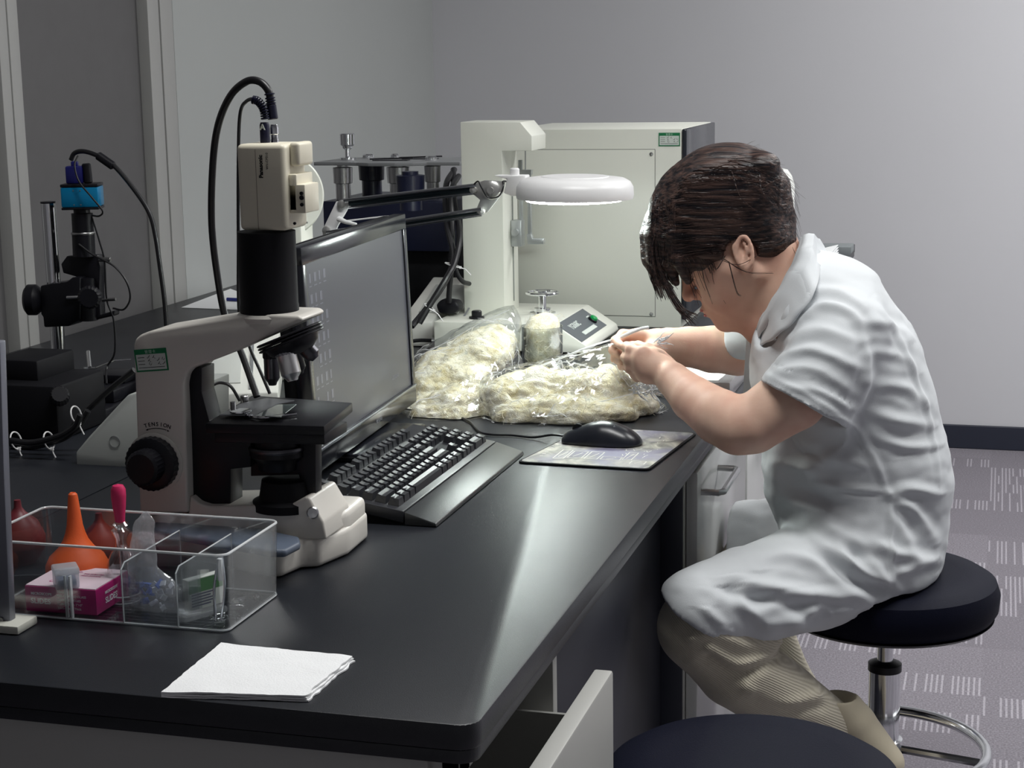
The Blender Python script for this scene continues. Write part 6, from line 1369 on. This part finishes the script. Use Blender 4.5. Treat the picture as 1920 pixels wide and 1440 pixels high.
for s in (-1, 1): eb.tube([Hd(0.0945, 0.036, 0.014*s), Hd(0.0925, 0.040, 0.028*s), Hd(0.080, 0.038, 0.045*s)], [0.0022, 0.0012], 6, smooth=4)
o = obj('eyelashes', el, hairm, pers); o['kind'] = 'stuff'; obj('eyebrows', eb, hairm, pers)
# ---------------- hair
h = SDF((-0.64, 2.60, 0.92), (-0.25, 2.90, 1.30), 0.0026)
q3 = lambda x, y, Y=PY: np.array(Q(x, y, Y))
h.ell(q3(1348, 408), (0.114, 0.092, 0.112), None, 0.02)
h.ell(q3(1375, 354), (0.080, 0.078, 0.070), None, 0.03)
h.ell(q3(1408, 395), (0.056, 0.076, 0.070), None, 0.03)
h.ell(q3(1444, 446), (0.040, 0.064, 0.046), None, 0.02)
h.chain([q3(1392, 308, 2.74), q3(1424, 312, 2.735), q3(1450, 350, 2.735), q3(1462, 400, 2.74), q3(1468, 445, 2.74)], [0.024, 0.025, 0.023, 0.021, 0.02], 0.008)
h.chain([q3(1350, 302, 2.75), q3(1385, 296, 2.76), q3(1425, 300, 2.77)], [0.022, 0.022, 0.018], 0.008)
h.ell(q3(1430, 310, 2.72), (0.028, 0.03, 0.021), None, 0.006)
for s in (-1, 1):                                                        # open the face and both sides below the hairline
    Y = PY+0.06*s
    h.chain([q3(1262, 588, PY), q3(1330, 575, PY), q3(1400, 560, PY)], [0.070, 0.082, 0.078], 0.01, cut=True)
    h.cone(q3(1388, 478, PY-0.085*-s if s > 0 else PY-0.085), q3(1388, 478, PY+0.03*s), 0.026, 0.024, 0.006, cut=True) if s < 0 else h.cone(q3(1388, 478, PY+0.10), q3(1388, 478, PY+0.05), 0.026, 0.022, 0.006, cut=True)
for Y, x0 in ((2.685, 1290), (2.705, 1272), (2.73, 1256), (2.755, 1250), (2.78, 1254), (2.805, 1266), (2.825, 1285)):      # fringe
    dy = abs(Y-2.75)*220
    h.chain([q3(1300, 348, Y), q3(x0-8, 390, Y), q3(x0-32+dy, 440, Y), q3(x0-32+dy, 485, Y), q3(x0-14+dy, 535-dy*0.5, Y)], [0.018, 0.020, 0.018, 0.014, 0.006], 0.012)
h.chain([q3(1255, 440, 2.70), q3(1262, 480, 2.695), q3(1290, 505, 2.692)], [0.014, 0.011, 0.004], 0.01)
V, F = h.mesh(); N_ = vnormals(V, F); V = lap(V, F, 2, 0.5)
st_ = np_noise(V*np.array([10, 90, 130]), 1.0, 3)*0.0012+np_noise(V*np.array([4, 30, 45]), 1.0, 5)*0.0016
V = V+N_*st_[:, None]
hair = obj('hair', MB().np(V, F), hairm, pers, 80)
sm_ = MB(); rnd = random.Random(4)
def strand(pts, r=0.0006, j=0.004):
    o_ = Vector((rnd.uniform(-j, j), rnd.uniform(-j, j), rnd.uniform(-j, j)))
    sm_.tube([Vector(p)+o_*(0.3+0.7*i/len(pts)) for i, p in enumerate(pts)], [r, r*0.35], 4, smooth=5)
for k in range(150):                                                       # fringe tips
    Y = rnd.uniform(2.69, 2.82); d = abs(Y-2.75)*200; e_ = rnd.uniform(-12, 18)
    strand([q3(1236+d, 400, Y), q3(1216+d+e_*0.3, 455, Y), q3(1222+d+e_*0.6, 510, Y), q3(1240+d+e_, 550+rnd.uniform(-18, 12), Y)], 0.0012)
for k in range(46):                                                       # long lock in front of the face
    Y = rnd.uniform(2.765, 2.80); e_ = rnd.uniform(-6, 8)
    strand([q3(1232, 470, Y), q3(1248+e_*0.6, 530, Y), q3(1272+e_, 575, Y), q3(1298+e_*1.3, 600+rnd.uniform(-14, 12), Y)], 0.0011, 0.003)
for k in range(26):                                                       # wisps on the cheek
    x = rnd.uniform(1275, 1345); l = rnd.uniform(25, 85)
    strand([q3(x-20, 462, 2.675), q3(x, 495, 2.672), q3(x+8, 495+l*0.5, 2.682), q3(x+22+rnd.uniform(-8, 8), 495+l, 2.69)], 0.0007, 0.002)
for (a, b_, c_) in (((1350, 487), (1385, 497), (1425, 478)), ((1355, 484), (1400, 510), (1450, 512)), ((1360, 480), (1345, 505), (1340, 500)), ((1366, 490), (1380, 545), (1388, 555))):
    for k in range(3): strand([q3(*a, 2.662), q3(*b_, 2.66), q3(*c_, 2.672)], 0.0006, 0.002)
for k in range(60):                                                       # flyaways along the crown and nape
    t_ = rnd.uniform(0, 1); P = catmull([Vector(q3(*p)) for p in ((1225, 400), (1260, 345), (1320, 300), (1380, 276), (1440, 300), (1482, 350), (1488, 420), (1490, 470))], 10); i = int(t_*(len(P)-3))
    p = P[i]+Vector((0, rnd.uniform(-0.03, 0.03), -0.004)); t = (P[i+2]-P[i]).normalized(); n_ = Vector((-t.z, 0, t.x))*(1 if t.x > 0 else 1)
    strand([p, p+t*0.014+n_*0.005, p+t*0.03+n_*rnd.uniform(0.002, 0.015)], 0.00035, 0.002)
for (a, b_, c_) in (((1372, 322), (1388, 370), (1420, 398)), ((1424, 325), (1430, 360), (1462, 395))):
    for k in range(3): strand([q3(*a, 2.662), q3(*b_, 2.655), q3(*c_, 2.665)], 0.0008, 0.0015)
from mathutils.bvhtree import BVHTree
BV = BVHTree.FromPolygons([Vector(v) for v in V], [list(f) for f in F])
def comb(px0, py0, px1, py1, bow, Y0_, n=7):
    pts = []; prev = None
    for i in range(n):
        t = i/(n-1); q = Q(px0+(px1-px0)*t, py0+(py1-py0)*t-bow*math.sin(PI*t), Y0_); o0 = Vector(CAM); d0 = (q-o0).normalized()
        hit = BV.ray_cast(q-Vector((0, 0.3, 0)), Vector((0, 1, 0)))
        if hit[0] is None: continue
        pts.append(hit[0]+hit[1]*0.0006*(1 if hit[1].y < 0 else -1))
    return pts
for k in range(420):
    y0 = rnd.uniform(345, 480); x0 = 1228+abs(y0-430)*0.5+rnd.uniform(0, 90); L_ = rnd.uniform(60, 190); y1 = y0+(360+ (y0-345)*0.75-y0)*L_/260+rnd.uniform(-6, 6)
    P = comb(x0, y0, min(x0+L_, 1470), y1, rnd.uniform(2, 10), 2.68)
    if len(P) > 3: sm_.tube(P, [0.00055, 0.0002], 4, smooth=3)
for k in range(160):
    x0 = rnd.uniform(1275, 1440); y0 = 292+abs(x0-1370)*0.35+rnd.uniform(4, 50); L_ = rnd.uniform(50, 120); P = comb(x0, y0, min(x0+L_, 1462), y0+L_*rnd.uniform(0.1, 0.5), rnd.uniform(4, 14), 2.70)
    if len(P) > 3: sm_.tube(P, [0.00055, 0.0002], 4, smooth=3)
for k in range(160):
    x0 = rnd.uniform(1222, 1275); y0 = rnd.uniform(370, 430); P = comb(x0, y0, x0-6+rnd.uniform(-6, 8), y0+rnd.uniform(50, 90), -4, 2.70)
    if len(P) > 3: sm_.tube(P, [0.0006, 0.0003], 4, smooth=3)
o = obj('loose_hair', sm_, hairm, pers, 60); o['kind'] = 'stuff'
# ---------------- lab coat
def seatcut(s):
    sl, (X, Y, Z) = s.block((-0.36, 2.54, 0.44), (0.05, 2.96, 0.60)); r_ = np.sqrt((X+0.156)**2+(Y-2.75)**2)
    s.comb(sl, np.maximum(r_-0.182, np.maximum(Z-0.5555, 0.473-Z)), 0.003, True)
c = SDF((-0.56, 2.34, 0.42), (-0.02, 3.10, 1.10), 0.0036)
def torso(x, y, half, thick, yw, ang, k=0.04):
    a = rad(ang); t = np.array([math.cos(a), 0, math.sin(a)]); n = np.array([-math.sin(a), 0, math.cos(a)])
    c.ell(q3(x, y), (half, thick, yw), [t, n, np.array([0, 1.0, 0])], k)
# near sleeve, far sleeve
for (P, r, n_) in (([(1588, 622, 2.630), (1550, 685, 2.585), (1507, 760, 2.568)], [0.062, 0.066, 0.074], 1), ([(1500, 590, 2.89), (1440, 618, 2.945), (1388, 632, 2.965)], [0.062, 0.060, 0.054], 2)):
    P = [q3(*p) for p in P]; c.chain(P, r, 0.025); d = P[-1]-P[-2]; d /= np.linalg.norm(d)
    ext = P[-1]+d*0.05; c.cone(P[-1], P[-1]+d*0.006, r[-1]*1.0, r[-1]*1.02, 0.01)
    c.halfcut(P[-1]+d*0.004, d, 0.003, P[-1]-0.10+d*0.05, P[-1]+0.10+d*0.05) if False else None
    # trim the rounded end with a fat capsule beyond the cuff plane, then hollow the cuff
    c.cone(P[-1]+d*0.504, P[-1]+d*0.51, 0.50, 0.50, 0.002, cut=True) if False else None
    globals()['cuff%d' % n_] = (P[-1], d, r[-1])
def planecut(p, d, R):
    """cut everything beyond plane p,d within radius R of p"""
    lo, hi = p-R, p+R
    B_ = c.block(lo, hi); sl, (X, Y, Z) = B_
    pl = (X-p[0])*d[0]+(Y-p[1])*d[1]+(Z-p[2])*d[2]
    sp = np.sqrt((X-p[0])**2+(Y-p[1])**2+(Z-p[2])**2)-R*0.98
    c.comb(sl, np.maximum(-pl, sp), 0.003, True)
for (p, d, r) in (cuff1, cuff2):
    # cylinder-limited cut so only the cuff is trimmed
    lo, hi = p-r*1.5, p+r*1.5; sl, (X, Y, Z) = c.block(lo, hi)
    pl = (X-p[0])*d[0]+(Y-p[1])*d[1]+(Z-p[2])*d[2]; rr2 = np.sqrt(np.maximum((X-p[0])**2+(Y-p[1])**2+(Z-p[2])**2-pl**2, 0))
    c.comb(sl, np.maximum(-pl, rr2-r*1.35), 0.002, True)
    c.comb(sl, np.maximum(np.maximum(-pl-0.035, pl-0.02), rr2-(r-0.0075)), 0.002, True)
torso(1622, 1015, 0.130, 0.120, 0.175, -8)
torso(1612, 900, 0.150, 0.135, 0.150, -5)
torso(1605, 790, 0.132, 0.135, 0.150, 15)
torso(1585, 680, 0.118, 0.130, 0.160, 28)
torso(1552, 592, 0.098, 0.090, 0.165, 38, 0.02)
torso(1520, 545, 0.062, 0.060, 0.120, 45, 0.03)
torso(1478, 700, 0.060, 0.105, 0.120, 10)
torso(1475, 860, 0.030, 0.08, 0.11, 0, 0.03)
# coat over the thighs
def thigh(P, r, hem):
    P = [q3(*p) for p in P]; c.chain(P, r, 0.035)
thigh([(1600, 1050, 2.66), (1500, 1085, 2.58), (1400, 1115, 2.50), (1308, 1146, 2.43)], [0.100, 0.080, 0.074, 0.067], None)
c.cone(q3(1560, 1110, 2.57), q3(1425, 1150, 2.47), 0.050, 0.040, 0.02)
p = q3(1316, 1150, 2.435); e2 = q3(1380, 1200, 2.435)-q3(1247, 1106, 2.435); d = np.array([e2[2], 0, -e2[0]]); d /= np.linalg.norm(d)
if d[0] > 0: d = -d
sl, (X, Y, Z) = c.block(p-0.14, p+0.14); pl = (X-p[0])*d[0]+(Z-p[2])*d[2]; c.comb(sl, np.maximum(-pl, np.abs(Y-p[1])-0.12), 0.002, True)
thigh([(1580, 1020, 2.84), (1480, 1010, 2.90), (1360, 1012, 2.93)], [0.090, 0.072, 0.066], None)
c.cone(q3(1400, 1010, 2.90), q3(1400, 1085, 2.88), 0.06, 0.05, 0.02)
p = q3(1376, 1020, 2.93); sl, (X, Y, Z) = c.block(p-0.13, p+0.13); pl = -(X-p[0]); c.comb(sl, np.maximum(-pl, -(Y-2.66)), 0.002, True)
c.halfcut((0, 0, 0.462), (0, 0, -1), 0.004)
seatcut(c)
# neck hole and front opening
for Y in (2.668, 2.832): c.chain([q3(1482, 505, Y), q3(1464, 555, Y), q3(1440, 605, Y)], [0.036, 0.044, 0.040], 0.006, cut=True)
c.cone(q3(1500, 560), q3(1425, 470), 0.052, 0.066, 0.010, cut=True)
c.chain([q3(1412, 620, 2.745), q3(1412, 680, 2.745), q3(1425, 760, 2.745)], [0.020, 0.014, 0.006], 0.006, cut=True)
V, F = c.mesh(); V = lap(V, F, 2, 0.5); N_ = vnormals(V, F)
folds = [ # polyline in photo pixels, height m, width px
 ([(1470, 642), (1530, 618), (1608, 640)], 5, 9), ([(1448, 678), (1520, 655), (1612, 690)], 4, 8), ([(1445, 702), (1520, 690), (1600, 735)], 4, 9), ([(1500, 596), (1545, 572), (1600, 590), (1622, 640)], 5, 8), ([(1520, 545), (1575, 548), (1620, 575)], 4, 8),
 ([(1480, 725), (1540, 735), (1600, 770)], 3, 7), ([(1622, 640), (1628, 700), (1600, 780)], 5, 7),
 ([(1610, 600), (1680, 612), (1712, 640)], 3, 8), ([(1632, 660), (1690, 668), (1725, 700)], 3, 8), ([(1630, 720), (1700, 728), (1738, 760)], 4, 9), ([(1620, 770), (1690, 790), (1750, 800)], 5, 10), ([(1625, 815), (1700, 838), (1762, 836)], 5, 9), ([(1600, 790), (1640, 860), (1664, 925)], 4, 6),
 ([(1668, 925), (1712, 918), (1770, 930)], 6, 9), ([(1668, 930), (1720, 965), (1752, 1020)], 6, 10), ([(1668, 960), (1700, 1010), (1722, 1065)], 5, 10), ([(1668, 925), (1672, 1000), (1676, 1090)], 3, 5), ([(1640, 1015), (1690, 1040), (1752, 1048)], 6, 10), ([(1680, 1080), (1720, 1060), (1762, 1052)], 6, 9),
 ([(1530, 905), (1600, 915), (1664, 922)], 4, 6), ([(1500, 880), (1560, 862), (1640, 878)], 6, 12), ([(1470, 800), (1500, 850), (1560, 870)], -7, 14), ([(1455, 870), (1500, 872), (1540, 890)], 6, 10), ([(1462, 930), (1520, 955), (1570, 985)], 7, 12), ([(1500, 960), (1570, 1000), (1640, 1030)], 6, 12), ([(1480, 900), (1540, 935), (1610, 960)], -6, 12),
 ([(1478, 975), (1550, 1040), (1610, 1090), (1690, 1122)], -9, 12), ([(1500, 990), (1560, 1035), (1630, 1080), (1680, 1100)], 7, 11), ([(1560, 1000), (1590, 1050), (1600, 1085)], 5, 10), ([(1620, 1045), (1650, 1070), (1670, 1100)], 5, 9),
 ([(1330, 1085), (1400, 1120), (1470, 1128), (1600, 1132)], -6, 12), ([(1350, 1075), (1430, 1098), (1560, 1120), (1680, 1118)], 6, 12), ([(1385, 1095), (1400, 1140), (1450, 1180)], 5, 12), ([(1420, 1150), (1470, 1125), (1530, 1120)], 5, 12), ([(1490, 1140), (1520, 1160), (1560, 1150)], -6, 12), ([(1440, 1170), (1490, 1165), (1540, 1140)], 5, 11), ([(1290, 1100), (1330, 1150), (1370, 1180)], 3, 9), ([(1560, 1150), (1630, 1135), (1690, 1112)], 5, 9), ([(1430, 1045), (1480, 1040), (1540, 1060)], 5, 10),
 ([(1640, 560), (1690, 640), (1730, 740), (1752, 830), (1762, 930)], 3, 4), ([(1470, 770), (1500, 850), (1545, 872)], 3, 4), ([(1560, 780), (1600, 800), (1640, 880)], 2, 4),
 ([(1262, 1120), (1320, 1165), (1384, 1190)], 2, 5), ([(1440, 705), (1510, 738), (1586, 784)], 2, 5)]
s0 = 0.00087
W_ = np.zeros(len(V)); near = (N_[:, 1] < 0.25)
for P, amp, w_ in folds:
    P = [np.array(Q(x, y, 2.56))[[0, 2]] for x, y in P]; C_ = catmull([Vector((p[0], p[1], 0)) for p in P], 6); C_ = np.array([[p.x, p.y] for p in C_])
    wd = w_*s0*0.95; lo = C_.min(0)-4*wd; hi = C_.max(0)+4*wd
    m = near & (V[:, 0] > lo[0]) & (V[:, 0] < hi[0]) & (V[:, 2] > lo[1]) & (V[:, 2] < hi[1]) & (V[:, 1] < 2.74)
    p = V[m][:, [0, 2]]; best = np.full(len(p), 9.0); tt = np.zeros(len(p))
    # account for perspective: shift points to the reference depth
    k_ = 2.56/V[m][:, 1]; p = (p-np.array([0, 1.38]))*k_[:, None]+np.array([0, 1.38])
    for i in range(len(C_)-1):
        a_, b_ = C_[i], C_[i+1]; d_ = b_-a_; t_ = np.clip(((p-a_)@d_)/max(d_@d_, 1e-12), 0, 1); q_ = np.linalg.norm(p-(a_+t_[:, None]*d_), axis=1)
        up_ = q_ < best; best = np.where(up_, q_, best); tt = np.where(up_, (i+t_)/(len(C_)-1), tt)
    prof = np.exp(-(best/wd)**2)-0.35*np.exp(-((best-2*wd)/wd)**2)
    W_[m] += amp*0.001*prof*np.sin(np.clip(tt, 0.03, 0.97)*PI)**0.5
W_ += np_noise(V*np.array([18, 20, 42]), 1.0, 11)*0.0022+np_noise(V*np.array([45, 45, 80]), 1.0, 12)*0.0009
far_ = (V[:, 1] > 2.78)*1.0
W_ += far_*np_noise(V*np.array([25, 25, 50]), 1.0, 14)*0.003
V = V+N_*W_[:, None]
coat = obj('lab_coat', MB().np(V, F), cloth, pers, 80)
# collar: a folded band round the neck
inn = [(1502, 446, 2.75), (1494, 474, 2.694), (1472, 520, 2.664), (1444, 568, 2.668), (1424, 602, 2.690), (1414, 632, 2.715)]
out_ = [(1538, 472, 2.75), (1538, 505, 2.660), (1526, 548, 2.598), (1496, 592, 2.590), (1462, 624, 2.612), (1430, 646, 2.675)]
def half(L_, s): return [Vector((q.x, PY+(q.y-PY)*s, q.z)) for q in [Q(*p) for p in L_]]
def cl(L_):
    P = catmull(half(L_, 1), 6); P2 = catmull(half(L_, -1), 6); return P[::-1]+P2[1:]
I_, O_ = cl(inn), cl(out_); rowsC = []
for t_ in (0, 0.15, 0.35, 0.6, 0.85, 1.0): 
    rowsC.append([a.lerp(b2, t_)+Vector((0.010, 0, 0.013))*math.sin(PI*min(1, t_*1.2+0.08))+Vector((0, 0, 0.0015*math.sin(i*1.1))) for i, (a, b2) in enumerate(zip(I_, O_))])
inner = [[p-Vector((0.004, 0, 0.004)) for p in r_] for r_ in rowsC]
low_in = [[p+Vector((-0.002, 0, -0.030)) for p in rowsC[0]]]
mbc = MB().grid(rowsC).grid([low_in[0], rowsC[0]]); mbc.grid(inner)
clr = obj('collar', mbc, cloth, coat, 60)
sd_ = clr.modifiers.new('thickness', 'SOLIDIFY'); sd_.thickness = 0.002
# grey top under the coat, seen in the opening
g = SDF((-0.50, 2.62, 0.70), (-0.28, 2.88, 1.02), 0.004)
g.chain([q3(1440, 640), q3(1450, 700), q3(1470, 780)], [0.030, 0.032, 0.03], 0.02)
V, F = g.mesh(); V = lap(V, F, 2); obj('inner_top', MB().np(V, F), mat('grey_jersey', srgb(160, 160, 168), 0.85), pers, 80)
# hanging front edge of the coat on the far side
lapm = MB(); fl_ = [(1398, 590), (1425, 600), (1424, 640), (1440, 700), (1446, 760), (1440, 786), (1408, 765), (1392, 742), (1394, 700), (1398, 640)]
lapm.prism([Q(x, y, 2.775+0.0004*(y-600)*0.3) for x, y in fl_], (0.003, 0.006, 0), 0.002)
obj('coat_front_edge', lapm, cloth, coat, 50)
# ---------------- trousers and shoes
t3 = SDF((-0.54, 2.34, 0.20), (-0.12, 3.04, 0.64), 0.0045)
t3.chain([q3(1560, 1060, 2.64), q3(1420, 1130, 2.52), q3(1312, 1172, 2.435)], [0.07, 0.060, 0.055], 0.02)
t3.chain([q3(1308, 1180, 2.435), q3(1380, 1250, 2.47), q3(1470, 1312, 2.53), q3(1545, 1360, 2.58)], [0.056, 0.062, 0.057, 0.048], 0.03)
t3.chain([q3(1540, 1040, 2.84), q3(1420, 1050, 2.90)], [0.065, 0.055], 0.02)
t3.chain([q3(1410, 1055, 2.90), q3(1425, 1150, 2.88), q3(1475, 1260, 2.84), q3(1530, 1345, 2.82)], [0.052, 0.046, 0.038, 0.034], 0.02)
seatcut(t3)
V, F = t3.mesh(); V = lap(V, F, 2); N_ = vnormals(V, F); W_ = np.zeros(len(V))
for P, amp, w_ in (([(1300, 1195), (1340, 1190), (1400, 1210), (1452, 1202)], 6, 10), ([(1330, 1235), (1390, 1262), (1450, 1235), (1468, 1205)], -7, 10), ([(1330, 1215), (1380, 1245), (1440, 1228), (1460, 1200)], 7, 9), ([(1400, 1290), (1460, 1320), (1530, 1305)], 5, 10), ([(1420, 1305), (1480, 1330), (1540, 1325)], -4, 9), ([(1300, 1240), (1360, 1300), (1420, 1340)], 3, 12)):
    C_ = np.array([[p.x, p.z] for p in catmull([Q(x, y, 2.41) for x, y in P], 6)]); m = (V[:, 1] < 2.6) & (N_[:, 1] < 0.3); k_ = 2.41/V[m][:, 1]
    p = (V[m][:, [0, 2]]-np.array([0, 1.38]))*k_[:, None]+np.array([0, 1.38]); best = np.min(np.stack([np.linalg.norm(p-q_, axis=1) for q_ in C_]), 0)
    W_[m] += amp*0.001*np.exp(-(best/(w_*0.0009))**2)
V = V+N_*W_[:, None]
obj('trousers', MB().np(V, F), knit, pers, 80)
shm = mat('beige_shoe', srgb(206, 196, 172), 0.6, bump=0.1, bscale=300)
for (P, Y0_) in (([(1572, 1322), (1604, 1356), (1660, 1430)], 2.585), ([(1545, 1350), (1575, 1380), (1620, 1430)], 2.82)):
    s_ = SDF(q3(1610, 1370, Y0_)-0.13, q3(1610, 1370, Y0_)+0.13, 0.003)
    A3 = [q3(x, y, Y0_) for x, y in P]; s_.chain(A3, [0.034, 0.032, 0.030], 0.02); s_.cone(A3[0]+np.array([0, 0, 0.02]), A3[0]+np.array([-0.02, 0, 0.05]), 0.027, 0.028, 0.006, cut=True)
    V, F = s_.mesh(); V = lap(V, F, 2); obj('shoe', MB().np(V, F), shm, pers, 80)
